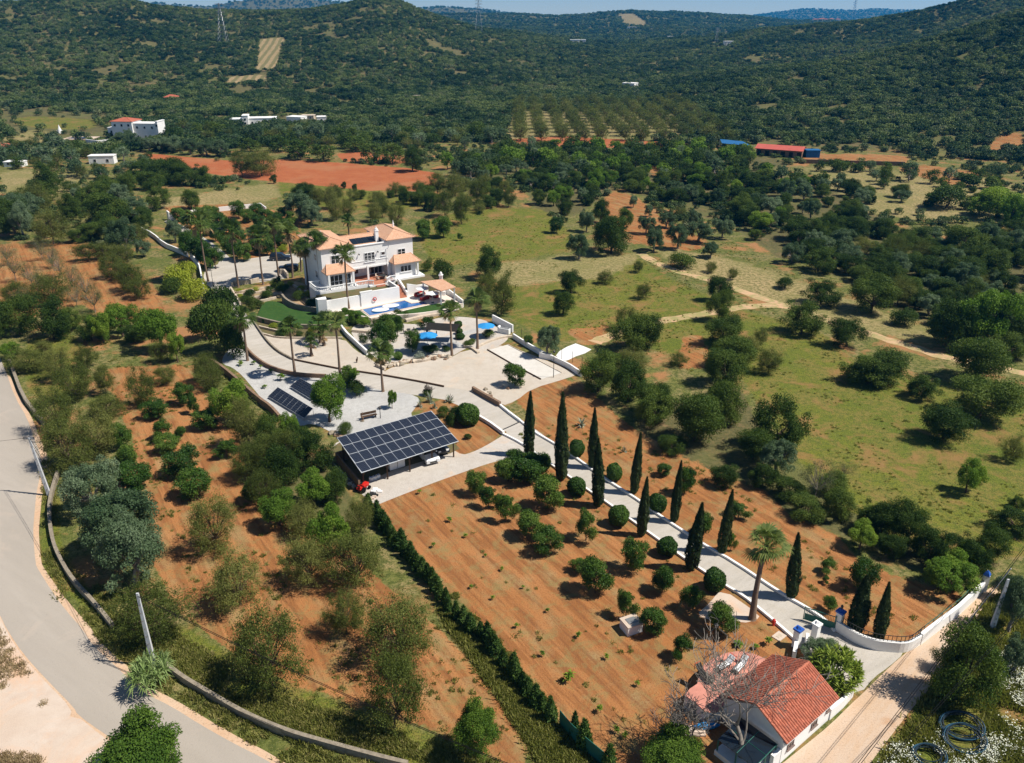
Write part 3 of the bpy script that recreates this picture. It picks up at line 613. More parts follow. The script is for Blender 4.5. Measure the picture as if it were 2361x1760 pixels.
def build_terrain():
    rr = [8.0]
    while rr[-1] < 8800: rr.append(rr[-1]*1.0072 + (.25 if rr[-1] < 60 else 0))
    rr = np.array(rr); th = np.radians(np.linspace(-62, 62, 760)); Rr, Th = np.meshgrid(rr, th, indexing='ij')
    x = Rr*np.sin(Th); y = Rr*np.cos(Th); z = height(x, y); z[0] = 0
    px, py = photo_xy(x, y, z); near = y*cp-(z-HC)*sp > 5
    def blur(a, n=3):
        a = a.astype(np.float32)
        for _ in range(n):
            b = a.copy(); b[1:-1] = (a[:-2]+a[1:-1]+a[2:])/3; a = b; b = a.copy(); b[:, 1:-1] = (a[:, :-2]+a[:, 1:-1]+a[:, 2:])/3; a = b
        return a
    Z = {k: blur(zone(k, px, py) & near, {'soil': 4, 'red': 2, 'clear': 1}.get(k, 12)) for k in ZONES if k != 'thick'}
    wood = np.maximum(np.clip((Rr-330)/120, 0, 1)*.9, blur(zone('thick', px, py) & near, 12))
    n, m = x.shape; vs = np.stack([x, y, z], -1).reshape(-1, 3); i = np.arange(n*m).reshape(n, m)
    f = np.stack([i[:-1, :-1], i[:-1, 1:], i[1:, 1:], i[1:, :-1]], -1).reshape(-1, 4)
    # an apron under and behind the camera
    me = bpy.data.meshes.new('ground'); nv = len(vs); me.vertices.add(nv); me.vertices.foreach_set('co', vs.astype(np.float32).ravel())
    f = f[:, ::-1]
    me.loops.add(f.size); me.loops.foreach_set('vertex_index', f.astype(np.int32).ravel()); me.polygons.add(len(f)); me.polygons.foreach_set('loop_start', (np.arange(len(f))*4).astype(np.int32))
    me.update(calc_edges=True); me.polygons.foreach_set('use_smooth', np.ones(len(f), bool))
    for nm, ch in (('zone', ('soil', 'mead', 'straw')), ('zone2', ('red', None, 'clear'))):
        ca = me.color_attributes.new(nm, 'FLOAT_COLOR', 'POINT'); d = np.ones((nv, 4), np.float32)
        for j, k in enumerate(ch): d[:, j] = (wood if k is None else Z[k]).ravel()
        ca.data.foreach_set('color', d.ravel())
    me.materials.append(TERR); o = bpy.data.objects.new('ground', me); link(o); o['kind'] = 'structure'
    return o
build_terrain()
# ---------------------------------------------------------------- roads, paths, yards (sheets on the ground)
def sheet(name, pts, z, mat, smooth=2, grow=False):
    if smooth: pts = chaikin([(p[0], p[1]) for p in pts], smooth, True)
    o = MB().sheet(pts, z).build(name, mat); o['kind'] = 'structure'; return o
def sheetpx(name, pts, z, mat, smooth=2): return sheet(name, GL(pts), z, mat, smooth)
sheetpx('roadside_dust', [(-200, 760), (14, 845), (45, 918), (75, 964), (92, 1013), (112, 1051), (108, 1095), (98, 1136), (92, 1190), (89, 1231), (95, 1300), (103, 1312), (138, 1364), (172, 1405), (208, 1445), (230, 1482), (290, 1532), (345, 1585), (412, 1618), (480, 1660), (560, 1706), (620, 1735), (720, 1800), (700, 1850), (-200, 1900), (-300, 1400)], .006, DUSTR)
sheetpx('dusty_layby', [(-200, 1380), (-40, 1360), (0, 1422), (14, 1454), (50, 1512), (104, 1572), (166, 1634), (160, 1660), (90, 1664), (0, 1690), (-200, 1720)], .009, SIDER, 1)
ROAD = [(11, 850), (35, 918), (63, 964), (79, 1013), (95, 1051), (93, 1095), (84, 1136), (79, 1190), (76, 1231), (82, 1300), (87, 1312), (120, 1364), (152, 1408), (191, 1452), (212, 1487), (272, 1541), (327, 1596), (395, 1629), (463, 1672), (545, 1718), (600, 1745), (660, 1780), (720, 1830),
  (430, 1830), (330, 1750), (240, 1692), (178, 1648), (172, 1633), (109, 1569), (54, 1509), (16, 1452), (0, 1419), (-40, 1350), (-90, 1230), (-120, 1100), (-120, 900), (-100, 780), (-20, 780)]
sheetpx('road', ROAD, .012, ASPH, 1)
sheetpx('side_road', [(172, 1646), (235, 1698), (330, 1764), (400, 1830), (60, 1850), (-200, 1850), (-200, 1700), (0, 1668), (95, 1664)], .017, SIDER, 1)
DL = [S('C3', *q) for q in [(110, 710), (300, 850), (430, 935), (560, 1030), (760, 1160), (990, 1330), (1160, 1450), (1310, 1560), (1380, 1610)]] + [S('D3', *q) for q in [(1720, 150), (1880, 240), (2040, 370)]] + [S('D4', *q) for q in [(100, 470), (270, 620)]]
DR = [S('C3', *q) for q in [(0, 450), (110, 540), (300, 650), (440, 740), (600, 860), (700, 930), (870, 1040), (1010, 1130), (1230, 1290), (1400, 1400), (1600, 1530), (1800, 1640)]] + [S('D4', *q) for q in [(170, 240), (370, 350), (520, 450), (600, 540)]]
apron = [S('X', *q) for q in [(240, 830), (420, 940), (640, 1010), (860, 1035), (950, 1040), (780, 1190), (620, 1300), (480, 1474), (200, 1474)]]
sheetpx('driveway', DL + [(1880, 1560), (1900, 1600)] + [apron[7], apron[6], apron[5], apron[4], apron[3], apron[2], apron[1], apron[0]] + DR[::-1] + [(1175, 960), (1161, 1003)], .014, DRIVE, 1)
sheet('carport_drive', GL([(1195, 976), (1161, 1004), (1100, 1040), (1055, 1053), (1000, 985), (790, 1005), (750, 1050), (815, 1120), (862, 1168), (900, 1152), (985, 1119), (1060, 1092), (1140, 1064), (1230, 1045), (1290, 1075), (1282, 1027), (1230, 985)]), .008, GRAV)
sheetpx('carport_shade_floor', [(745, 1045), (800, 1010), (985, 950), (1060, 1035), (1040, 1045), (905, 1085), (850, 1110), (815, 1112)], .02, BED, 0)  # brown floor sheet, kept dark to deepen the shade under the roof
sheetpx('gravel_yard', [(566, 806), (590, 829), (623, 851), (682, 866), (752, 869), (848, 893), (975, 912), (955, 945), (945, 955), (970, 985), (800, 1012), (770, 1000), (720, 975), (690, 985), (640, 965), (600, 915), (545, 850), (505, 838), (530, 800)], .010, GRAVG)
sheetpx('garden_court', [(581, 740), (608, 771), (642, 779), (696, 779), (791, 779), (820, 809), (847, 823), (888, 854), (888, 868), (784, 851), (673, 829), (642, 813), (620, 793), (596, 760)], .009, PLAZA, 1)
sheetpx('garden_terrace', [(798, 760), (850, 735), (960, 752), (1000, 735), (1042, 729), (1110, 735), (1139, 749), (1180, 776), (1150, 800), (1123, 806), (1103, 814), (1085, 800), (1069, 806), (1036, 826), (1006, 825), (979, 834), (942, 837), (895, 844), (850, 815)], .008, GRAV)
sheetpx('paved_path', [S('Q', *q) for q in [(620, 600), (900, 540), (1250, 450), (1500, 380), (1980, 270), (1990, 310), (1560, 420), (1480, 450), (1620, 550), (1500, 590), (1400, 500), (1000, 590), (700, 640)]], .016, GRAVG, 1)
sheetpx('gravel_plaza', [(888, 852), (942, 838), (979, 835), (1006, 826), (1036, 827), (1069, 808), (1123, 806), (1165, 794), (1335, 862), (1310, 872), (1225, 897), (1190, 925), (1156, 937), (1090, 902), (1024, 893), (888, 868)], .011, PLAZA, 1)
sheetpx('boules_court', [S('W', *q) for q in [(310, 1020), (620, 930), (1480, 1380), (1160, 1480)]], .022, COURT, 0)
sheetpx('villa_drive', [(581, 742), (555, 708), (531, 669), (536, 660), (630, 647), (668, 641), (652, 628), (700, 600), (700, 583), (622, 590), (575, 597), (536, 600), (510, 576), (484, 556), (450, 537), (419, 519), (391, 507), (375, 512), (419, 536), (448, 562), (477, 575), (500, 585), (508, 608), (484, 616), (468, 632), (474, 655), (492, 668), (505, 684), (528, 702), (545, 730), (560, 800), (571, 812), (590, 831), (623, 853), (682, 868), (752, 871), (848, 895), (975, 914), (1040, 925), (1104, 964), (1161, 1004), (1199, 970), (1156, 937), (1090, 902), (1024, 893), (888, 868), (784, 852), (673, 829), (642, 813), (620, 793), (596, 762)], .019, DRIVE, 1)
rdl = [S('D4', *q) for q in [(100, 1700), (350, 1500), (560, 1330), (740, 1150), (850, 1050), (1000, 900), (1150, 760), (1300, 645), (1550, 460), (1700, 330), (1850, 215), (2000, 110)]]
rdr = [S('D4', *q) for q in [(2250, 60), (2010, 200), (1850, 330), (1780, 470), (1640, 680), (1540, 870), (1400, 1020), (1270, 1170), (1100, 1390), (900, 1652), (800, 1800)]]
sheetpx('dirt_road', rdl + rdr + [(1760, 1830)], .008, DIRT, 1)
def trackpx(name, cl, w, z=.01):
    pts = chaikin([G(x, y) for x, y in cl], 2); L = []; Rr = []
    for i, p_ in enumerate(pts):
        a = Vector(pts[min(i+1, len(pts)-1)])-Vector(pts[max(i-1, 0)]); a.normalize(); n_ = Vector((-a.y, a.x, 0)); v = Vector(p_)
        k = w/2*(1+.15*math.sin(i*1.7)); L.append(v+n_*k); Rr.append(v-n_*k)
    return sheet(name, L+Rr[::-1], z, TRACK, 0)
trackpx('dirt_track', [(1478, 585), (1500, 600), (1540, 618), (1590, 634), (1647, 648), (1717, 675), (1800, 702), (1860, 722), (1925, 745), (2006, 770), (2060, 788), (2115, 803), (2164, 821), (2240, 836), (2333, 855), (2420, 875)], 2.6)
trackpx('dirt_track', [(1370, 790), (1391, 781), (1440, 762), (1508, 743), (1570, 733), (1625, 724), (1665, 715), (1712, 708), (1770, 704), (1805, 706)], 2.8, .014)

# ---------------------------------------------------------------- walls, kerbs
def wallthing(name, pts, w, z0, z1, mat, label, cat='wall', group=None, smooth=0):
    if smooth: pts = chaikin([(p[0], p[1]) for p in pts], smooth)
    org = (pts[0][0], pts[0][1], 0)
    return tag(MB().wall(pts, w, z0, z1).build(name, mat, org=org), label, cat, group)
wallthing('kerb_wall', GL([(1161, 1003), (1199, 1022)]+DL), .28, -.2, .28, WHITE, 'low white kerb wall along the near left edge of the cypress driveway', 'kerb', smooth=1)
wallthing('kerb_wall', GL(DR), .28, -.2, .28, WHITE, 'low white kerb wall along the far right edge of the cypress driveway', 'kerb', smooth=1)
wallthing('ramp_wall', PL('C2', [(1850, 420), (1950, 480), (2060, 562)]), .35, -.2, .55, WHITE, 'short white wall on the lower edge of the ramp beside the round shrub', 'wall')
wallthing('ramp_wall', PL('C2', [(2030, 320), (2110, 385), (2200, 452)]), .3, -.2, .4, WHITE, 'thin white wall on the upper edge of the ramp above the first cypress', 'wall')
wallthing('stone_wall', PL('C2', [(1800, 190), (1900, 250), (2030, 322)]), .4, -.2, .8, BROWNW, 'short brown retaining wall at the corner of the gravel plaza', 'wall')
wallthing('drain_edge', PL('C2', [(2040, 525), (2120, 490), (2200, 452)]), .2, -.1, .06, DARKM, 'dark drain line across the foot of the ramp', 'drain')
sw = PL('C1', [(60, -140), (80, -60), (110, 20), (200, 260), (300, 390), (380, 480)])
wallthing('field_wall', sw, .45, -.1, .75, STONE, 'upper stretch of the stone field wall beside the road at the left edge', 'wall', smooth=1)
wallthing('field_wall', PL('C1', [(495, 905), (450, 1050), (425, 1180), (425, 1300), (455, 1500), (520, 1652)])+PL('D1', [(620, 130), (780, 300), (870, 405), (960, 520)]), .36, -.1, .75, STONE, 'curved middle stretch of the stone field wall beside the big olive trees', 'wall', smooth=2)
wallthing('field_wall', PL('D1', [(1390, 830), (1530, 950), (1800, 1110), (2000, 1230), (2203, 1330)])+PL('D2', [(250, 1430), (600, 1530), (1050, 1652), (1250, 1700)]), .36, -.1, .75, STONE, 'lower stretch of the stone field wall running to the bottom edge', 'wall', smooth=2)
wallthing('boundary_wall', PL('C1', [(1750, -60), (1850, 0), (1950, 75), (2203, 300)])+PL('C2', [(90, 360), (170, 450)]), .4, -.1, 1.1, BROWNW, 'dark brown boundary wall left of the solar arrays', 'wall', smooth=1)
wallthing('drive_wall', PL('N', [(330, 1190), (390, 1280), (520, 1410), (760, 1570)])+[G(682, 869), G(752, 872)], .3, -.1, .7, BROWNW, 'brown wall curving along the outer edge of the villa drive by the palms', 'wall', smooth=2)
wallthing('drive_kerb', PL('N', [(90, 210), (170, 330), (255, 480)]), .35, -.1, .7, STONE2, 'pale stone wall along the drive beside the garden terraces', 'wall')
wallthing('drive_kerb', PL('N', [(450, 720), (560, 880), (640, 1000), (740, 1130), (900, 1280), (1130, 1400)]), .25, -.1, .4, STONE, 'curved stone kerb between the drive and the pale garden court', 'kerb', smooth=2)
wallthing('drive_kerb', [G(673, 830)]+PL('N', [(1500, 1480), (1900, 1560)])+PL('Q', [(20, 843), (600, 930), (1000, 1000), (1350, 1070)]), .18, -.1, .3, WOODD, 'straight dark kerb between the drive and the orange gravel', 'kerb')
wallthing('court_edge', PL('W', [(300, 1015), (690, 1240), (1150, 1485)]), .15, -.1, .2, WOODD, 'dark timber edge on the near side of the boules court', 'edging')
wallthing('court_edge', PL('W', [(630, 932), (1480, 1378)]), .12, -.1, .12, STONE2, 'thin pale edge on the far side of the boules court', 'edging')
wallthing('terrace_wall', PL('W', [(385, 570), (705, 735)]), .3, -.1, 1.5, WHITE, 'tall white wall beside the blue parasol at the terrace corner', 'wall')
wallthing('terrace_wall', PL('W', [(712, 830), (920, 965), (1170, 1110), (1370, 1200), (1600, 1310), (1700, 1380), (1790, 1440)]), .3, -.1, .95, WHITE, 'long low white wall behind the boules court', 'wall', smooth=1)
wallthing('garden_wall', PL('Q', [(40, 330), (110, 420), (370, 660)]), .35, -.1, .9, WHITE, 'slanting white wall between the garden court and the terrace', 'wall')
wallthing('garden_wall', PL('Q', [(480, 800), (600, 852)]), .4, -.1, .5, STONE2, 'short pale stone stub at the foot of the small palm by the plaza', 'wall')
wallthing('court_wall', PL('M', [(560, 1230), (540, 1150), (520, 1030), (500, 940), (440, 850), (370, 770)]), .3, -.1, 1.5, WHITE, 'white boundary wall winding beside the villa parking court', 'wall', smooth=1)
wallthing('court_wall', PL('M', [(330, 760), (180, 690), (0, 620)])+PL('B1', [(1300, 540), (1200, 490)]), .3, -.1, 1.2, WHITE, 'far end of the white boundary wall below the citrus rows', 'wall', smooth=1)
wallthing('rear_wall', PL('M', [(360, 155), (560, 120)]), .3, 0, 1.2, WHITE, 'leftmost piece of the white rear wall behind the citrus rows', 'wall')
wallthing('rear_wall', PL('M', [(770, 110), (1360, 50), (1440, 110)]), .3, 0, 1.3, WHITE, 'long piece of the white rear wall behind the citrus rows', 'wall')
wallthing('gate_wall', PL('M', [(50, 225), (70, 240), (160, 235)]), .4, 0, [2.6, 2.6, 1.0], WHITE, 'white wing wall at the rear gate of the estate', 'wall')
# white wall by the lower gate, with railing
gw = chaikin(PL('X', [(215, 800), (300, 850), (420, 930), (600, 1000), (760, 1020), (950, 1035), (1080, 960), (1100, 940)]), 2)
wl = thing('gate_side_wall', 'curved white wall with a railing right of the driveway gate', 'wall', gw[0])
MB().wall(gw, .3, -.1, 1.15).build('wall', WHITE, org=gw[0]).parent = wl
bpy.data.objects['wall'].location = (0, 0, 0)
def railing(pts, z0, h, mat, name, parent=None, sp=.35):
    mb = MB(); L = 0
    for a, b in zip(pts[:-1], pts[1:]):
        a = Vector((a[0], a[1], 0)); b = Vector((b[0], b[1], 0)); n_ = max(1, int((b-a).length/sp))
        for i in range(n_): q = a.lerp(b, i/n_); mb.box(q.x-.02, q.x+.02, q.y-.02, q.y+.02, z0, z0+h)
    mb.wall(pts, .05, z0+h-.05, z0+h); mb.wall(pts, .04, z0+.12, z0+.16)
    return mb.build(name, mat, parent, org=pts[0])
r_ = railing(gw[4:-3], 1.15, .7, DARKM, 'railing'); r_.parent = wl; r_.location = tuple(gw[4][i]-gw[0][i] for i in range(3))
sg = P('X', 820, 980, .75); mb = MB(); pA = Vector(gw[-12]); 
gw2 = PL('X', [(1100, 945), (1250, 830), (1500, 640), (1700, 450), (1760, 390)])
wallthing('lane_wall', gw2, .35, -.1, 1.25, WHITE, 'long straight white wall beside the dirt road at the right', 'wall')
rl = railing(PL('X', [(1130, 890), (1500, 600), (1740, 350)]), 0, 1.6, GREENM, 'mesh_fence', sp=1.4); tag(rl, 'thin green fence posts behind the long white lane wall', 'fence')
q = P('X', 1775, 380)
tp = thing('wall_pillar', 'blue-capped white pillar ending the lane wall', 'pillar', q)
MB().box(-.25, .25, -.25, .25, -.1, 2.0).build('shaft', WHITE, tp); MB().lathe([(.42, 2.0), (.42, 2.12), (.3, 2.3), (.08, 2.55)], 4).build('cap', BLUEP, tp)
def pillar(t_, x, y, h, lab, lamp=True, cap=BLUEP):
    q = P(t_, x, y); tp = thing('gate_pillar', lab, 'pillar', q, R(38))
    MB().box(-.3, .3, -.3, .3, -.1, h).build('shaft', WHITE, tp, bevel=.02); MB().box(-.38, .38, -.38, .38, h, h+.18).lathe([(.3, h+.18), (.12, h+.4)], 4).build('cap', cap, tp)
    if lamp: MB().lathe([(.05, h+.4), (.12, h+.5), (.14, h+.75), (.03, h+.9)], 8).build('lamp', DARKM, tp)
pillar('X', 235, 790, 2.1, 'blue-topped gate pillar where the curved white wall begins')
pillar('D4', 270, 665, 2.0, 'gate pillar at the near driveway kerb end, blue shade painted on its cap', False)  # white pillar; the blue of its cap stands for bluish shade
pillar('D4', 425, 620, 2.0, 'white gate pillar half hidden by the yucca clump', False, WHITE)
gt = thing('driveway_gate', 'green metal gate standing open beside the pillar at the driveway end', 'gate', P('X', 200, 800), R(150))
MB().box(0, 3.0, -.03, .03, .15, .22).box(0, 3.0, -.03, .03, 1.55, 1.62).box(0, .07, -.03, .03, .1, 1.7).box(2.93, 3, -.03, .03, .1, 1.7).build('frame', GREENM, gt)
mb = MB(); [mb.box(i*.15+.1, i*.15+.13, -.012, .012, .2, 1.6) for i in range(19)]; mb.build('bars', GREENM, gt)
MB().box(.1, 2.9, .03, .045, .25, .95).build('panel', GREENM, gt)
wallthing('lane_kerb', PL('D4', [(270, 660), (250, 780)]), .35, -.1, 1.0, WHITE, 'short white wall beside the near gate pillar', 'wall')
wallthing('pedestrian_wall', PL('D4', [(355, 640), (360, 800)]), .3, -.1, 1.3, WHITE, 'short white wall piece behind the yucca clump', 'wall')
nf = PL('D3', [(330, 1330), (420, 1440), (520, 1540), (640, 1640), (700, 1690)])
tag(MB().wall(nf, .05, 0, 1.7).build('net_fence', GREENM, org=nf[0]), 'dark green netting fence among the hedge plants at the bottom edge', 'fence')

# ---------------------------------------------------------------- the villa
F0 = (-38.9, 163.5); VA = R(31)
def VW(u, v, z=0.0): return (F0[0]+u*math.cos(VA)-v*math.sin(VA), F0[1]+u*math.sin(VA)+v*math.cos(VA), z)
def hip(mb, u0, u1, v0, v1, z0, z1, along='v', th=.14, inset=None):
    w = min(u1-u0, v1-v0)/2 if inset is None else inset
    if along == 'v': a = ((u0+u1)/2, v0+w); b = ((u0+u1)/2, v1-w)
    else: a = (u0+w, (v0+v1)/2); b = (u1-w, (v0+v1)/2)
    vs = [(u0, v0, z0), (u1, v0, z0), (u1, v1, z0), (u0, v1, z0), (*a, z1), (*b, z1)] + [(u0, v0, z0-th), (u1, v0, z0-th), (u1, v1, z0-th), (u0, v1, z0-th)]
    if along == 'v': fs = [(0, 1, 4), (1, 2, 5, 4), (2, 3, 5), (3, 0, 4, 5)]
    else: fs = [(0, 1, 5, 4), (1, 2, 5), (2, 3, 4, 5), (3, 0, 4)]
    fs += [(0, 6, 7, 1), (1, 7, 8, 2), (2, 8, 9, 3), (3, 9, 6, 0), (6, 9, 8, 7)]
    mb.add(vs, fs); # ridge and hip tiles
    for p_, q_ in [(vs[0], vs[4]), (vs[1], vs[4] if along == 'v' else vs[5]), (vs[2], vs[5]), (vs[3], vs[5] if along == 'v' else vs[4]), (vs[4], vs[5])]:
        mb.tube([p_, q_], .12, 5)
    return mb
villa = thing('villa', 'large white two-storey villa with terracotta roofs above the pool', 'house', (F0[0], F0[1], 0), VA)
mb = MB(); mb.box(0, 6.4, 0, 13, -.2, 10.75); mb.build('wall', WHITE, villa)
mb = MB(); mb.box(14.6, 20.4, 0, 11.4, 2.5, 10.75); mb.build('wall', WHITE, villa)
mb = MB(); mb.box(6.4, 14.6, .02, 8.6, 5.9, 9.75).box(6.4, 14.6, 3.0, 8.6, 2.5, 5.9).box(6.4, 14.6, 0.02, .3, 9.75, 10.35).box(6.4, 14.6, -.12, .4, 10.35, 10.5).box(6.4, 14.6, -.06, .02, 7.0, 7.12).box(6.4, 14.6, -.1, .02, 5.55, 5.9)
mb.build('wall', WHITE, villa)
mb = MB(); mb.box(.02, 5.6, -2.2, 0, 2.5, 6.2); mb.build('wall', WHITE, villa)
mb = MB(); mb.box(15.2, 20.1, -2.0, 0, 2.5, 6.1); mb.build('wall', WHITE, villa)
mb = MB(); hip(mb, -.5, 6.95, -.5, 13.5, 10.9, 12.25); mb.build('roof', TILEX, villa)
mb = MB(); hip(mb, 14.1, 20.95, -.5, 11.9, 10.9, 12.25); mb.build('roof', TILEX, villa)
mb = MB(); mb.add([(6.4, 3.2, 9.85), (14.6, 3.2, 9.85), (14.6, 7.2, 11.0), (6.4, 7.2, 11.0), (14.6, 9.0, 10.3), (6.4, 9.0, 10.3), (6.4, 3.2, 9.7), (14.6, 3.2, 9.7)], [(0, 1, 2, 3), (3, 2, 4, 5), (6, 7, 1, 0)]).tube([(6.4, 7.2, 11.02), (14.1, 7.2, 11.02)], .12, 5); mb.build('roof', TILEX, villa)
def lean(u0, u1, v0, zt, ze):
    mb = MB(); i = 1.2
    mb.add([(u0, v0, ze), (u1, v0, ze), (u1, 0, ze), (u0, 0, ze), (u0+i, -.02, zt), (u1-i, -.02, zt), (u0, v0, ze-.15), (u1, v0, ze-.15), (u1, 0, ze-.15), (u0, 0, ze-.15)],
           [(0, 1, 5, 4), (1, 2, 5), (3, 0, 4), (0, 6, 7, 1), (1, 7, 8, 2), (9, 6, 0, 3), (6, 9, 8, 7)])
    mb.tube([(u0, v0, ze), (u0+i, -.02, zt)], .1, 5).tube([(u1, v0, ze), (u1-i, -.02, zt)], .1, 5); return mb
lean(-.3, 5.9, -3.3, 7.5, 6.3).build('porch_roof', TILEX, villa)
lean(14.7, 20.9, -2.9, 7.4, 6.2).build('porch_roof', TILEX, villa)
def window(u0, u1, z0, z1, v, nx=2, ny=1, mat=WHITE2, side=None, parent=None):
    fr = MB(); t_ = .09
    def bx(a0, a1, b0, b1, d0, d1, m_):
        if side is None: m_.box(a0, a1, v-d1, v-d0, b0, b1)
        else: m_.box(side-d1, side-d0, a0, a1, b0, b1)
    for a, b in ((u0, u0+t_), (u1-t_, u1)): bx(a, b, z0, z1, .0, .08, fr)
    for a, b in ((z0, z0+t_), (z1-t_, z1)): bx(u0+t_, u1-t_, a, b, .0, .08, fr)
    for i in range(1, nx): c_ = u0+(u1-u0)*i/nx; bx(c_-.05, c_+.05, z0+t_, z1-t_, .0, .075, fr)
    for i in range(1, ny): c_ = z0+(z1-z0)*i/ny; bx(u0+t_, u1-t_, c_-.025, c_+.025, .0, .07, fr)
    bx(u0-.1, u1+.1, z0-.1, z0-.002, .0, .16, fr)
    w_ = fr.build('window', mat, parent or villa); pn = MB(); bx(u0+.02, u1-.02, z0+.02, z1-.02, .01, .045, pn); pn.build('pane', GLASS, w_); return w_
window(2.0, 3.8, 7.4, 9.2, 0, 2, 2)
window(9.2, 11.6, 6.75, 8.75, .02, 3, 3)
window(13.0, 13.95, 7.7, 8.5, .02, 1, 1)
window(16.8, 18.6, 7.1, 8.55, 0, 2, 2)
window(.7, 3.4, 3.1, 5.7, -2.2, 3, 2)
window(3.8, 5.2, 3.1, 5.7, -2.2, 2, 2)
window(16.4, 18.9, 4.0, 5.4, -2.0, 3, 1)
window(10.6, 14.2, 3.05, 5.4, 3.0, 4, 1)
window(7.0, 8.8, 3.6, 5.2, 3.0, 2, 1)
window(3.0, 4.4, 7.6, 9.0, 0, 2, 2, side=0); window(8.0, 9.4, 7.6, 9.0, 0, 2, 2, side=0); window(3.2, 4.6, 3.8, 5.4, 0, 2, 2, side=0)
for u in (9.75, 14.35): MB().box(u-.2, u+.2, -.35, .0, 3.0, 5.9).build('column', WHITE, villa)
for u in (.2, 5.4): MB().box(u-.2, u+.2, -3.3, -2.95, 3.0, 6.15).build('column', WHITE, villa)
MB().box(20.0, 20.35, -2.75, -2.4, 2.5, 6.05).build('column', WHITE, villa)
def chimney(u, v, z0, z1, s=.45, par=None):
    MB().box(u-s/2, u+s/2, v-s/2, v+s/2, z0, z1).box(u-s*.65, u+s*.65, v-s*.65, v+s*.65, z1, z1+.12).lathe([(s*.5, z1+.12), (s*.5, z1+.4), (s*.2, z1+.6), (.04, z1+.95)], 8, (u, v, 0)).build('chimney', WHITE, par or villa)
chimney(13.7, 3.6, 9.8, 12.2, .7); chimney(2.3, 6.0, 11.4, 12.2, .3); chimney(19.3, 7.5, 11.3, 12.1, .3)
for i in range(5):
    u = 8.2+i*1.28; pn = MB().add([(u, 3.35, 9.99), (u+1.2, 3.35, 9.99), (u+1.2, 5.6, 10.63), (u, 5.6, 10.63), (u, 3.35, 9.9), (u+1.2, 3.35, 9.9), (u+1.2, 5.6, 10.54), (u, 5.6, 10.54)], [(0, 1, 2, 3), (4, 7, 6, 5), (0, 4, 5, 1), (1, 5, 6, 2), (2, 6, 7, 3), (3, 7, 4, 0)])
    pn.build('solar_panel', None or GLASS, villa)
MB().tube([(14.9, -.08, 10.6), (14.9, -.08, 9.4), (14.2, -.08, 9.0), (14.2, -.08, 6.2)], .05, 6).build('drainpipe', WHITE2, villa)
for u in (8.0, 12.2): MB().box(u, u+.1, -.35, 0, 8.7, 8.8).lathe([(.05, 8.5), (.14, 8.62), (.12, 8.8)], 6, (u+.05, -.35, 0)).build('wall_lamp', DARKM, villa)
def baluster_run(pts, z0, name='balustrade', par=None):
    mb = MB(); mb.wall(pts, .24, z0, z0+.16); mb.wall(pts, .26, z0+.85, z0+1.0)
    for a, b in zip(pts[:-1], pts[1:]):
        a = Vector((a[0], a[1], 0)); b = Vector((b[0], b[1], 0)); n_ = max(1, int((b-a).length/.3))
        for i in range(n_): q = a.lerp(b, (i+.5)/n_); mb.lathe([(.07, z0+.16), (.1, z0+.35), (.055, z0+.6), (.08, z0+.85)], 6, (q.x, q.y, 0))
    return mb.build(name, WHITE2, par)
terr = thing('villa_terrace', 'raised white-walled terrace with a balustrade round the villa front', 'terrace', (F0[0], F0[1], 0), VA)
MB().prism([(.2, 1.7), (-2.6, 1.7), (-2.6, -2.6), (-2.0, -3.5), (-.9, -3.75), (8.3, -3.75), (8.3, -4.6), (12.2, -4.6), (12.2, -3.2), (21.5, -3.2), (21.5, 12), (.2, 12)], -.2, 3.0).build('base', WHITE, terr)
MB().box(6.5, 14.5, -3.4, 2.95, 3.0, 3.02).box(9.0, 12.0, -4.5, -3.4, 3.0, 3.02).build('floor', TERRA, terr)
baluster_run([(-.1, 1.6), (-2.5, 1.6), (-2.5, -2.55), (-1.9, -3.35), (-.8, -3.6), (.0, -3.62)], 3.0, par=terr)
baluster_run([(.4, -3.62), (5.2, -3.62)], 3.0, par=terr); baluster_run([(5.6, -3.62), (8.2, -3.62), (9.3, -4.4)], 3.0, par=terr); baluster_run([(12.1, -4.4), (13.4, -3.2), (14.6, -3.2)], 3.0, par=terr)
mb = MB(); [mb.box(9.6, 11.6, -4.6-(i+1)*.34, -4.6-i*.34, 2.2, 2.87-i*.15) for i in range(5)]; mb.build('steps', TERRA, terr)
# upper planted bed and its white retaining wall
bedt = thing('retaining_wall', 'long bright white retaining wall behind the swimming pool', 'wall', (F0[0], F0[1], 0), VA)
MB().box(-3.2, 4.0, -10.2, -9.9, .2, 3.3).box(4.0, 12.0, -10.4, -10.0, .2, 3.75).box(3.9, 6.5, -10.42, -10.0, 3.75, 3.95).build('wall', WHITE, bedt)
MB().prism([(-5.0, -9.6), (-4.9, -10.6), (-3.3, -11.2), (-2.9, -9.5)], .2, 4.0).build('end_block', WHITE, bedt)
MB().prism([(12.0, -10.4), (12.35, -10.4), (12.35, -5.5), (12.0, -5.5)], .2, 3.75).prism([(14.3, -9.4), (14.65, -9.4), (14.65, -5), (14.3, -5)], .2, [2.0, 2.0, 3.9, 3.9]).build('stair_walls', WHITE, bedt)
o = MB().prism([VW(-3.0, -3.7), VW(-3.2, -9.95), VW(12.0, -10.0), VW(12.0, -4.5)], .1, 2.65).build('upper_bed', BED); o['kind'] = 'structure'
o = MB().prism([VW(14.65, -9.0), VW(22, -8.6), VW(23, -2), VW(14.65, -2)], .1, 2.6).build('side_bed', BED); o['kind'] = 'structure'
st = thing('garden_stairs', 'red-tiled garden stairs rising beside the white umbrellas', 'stairs', (F0[0], F0[1], 0), VA)
mb = MB(); [mb.box(12.36, 14.28, -9.6+i*.36, -9.24+i*.36, .9, 1.2+i*.17) for i in range(10)]; mb.build('steps', TERRA, st)
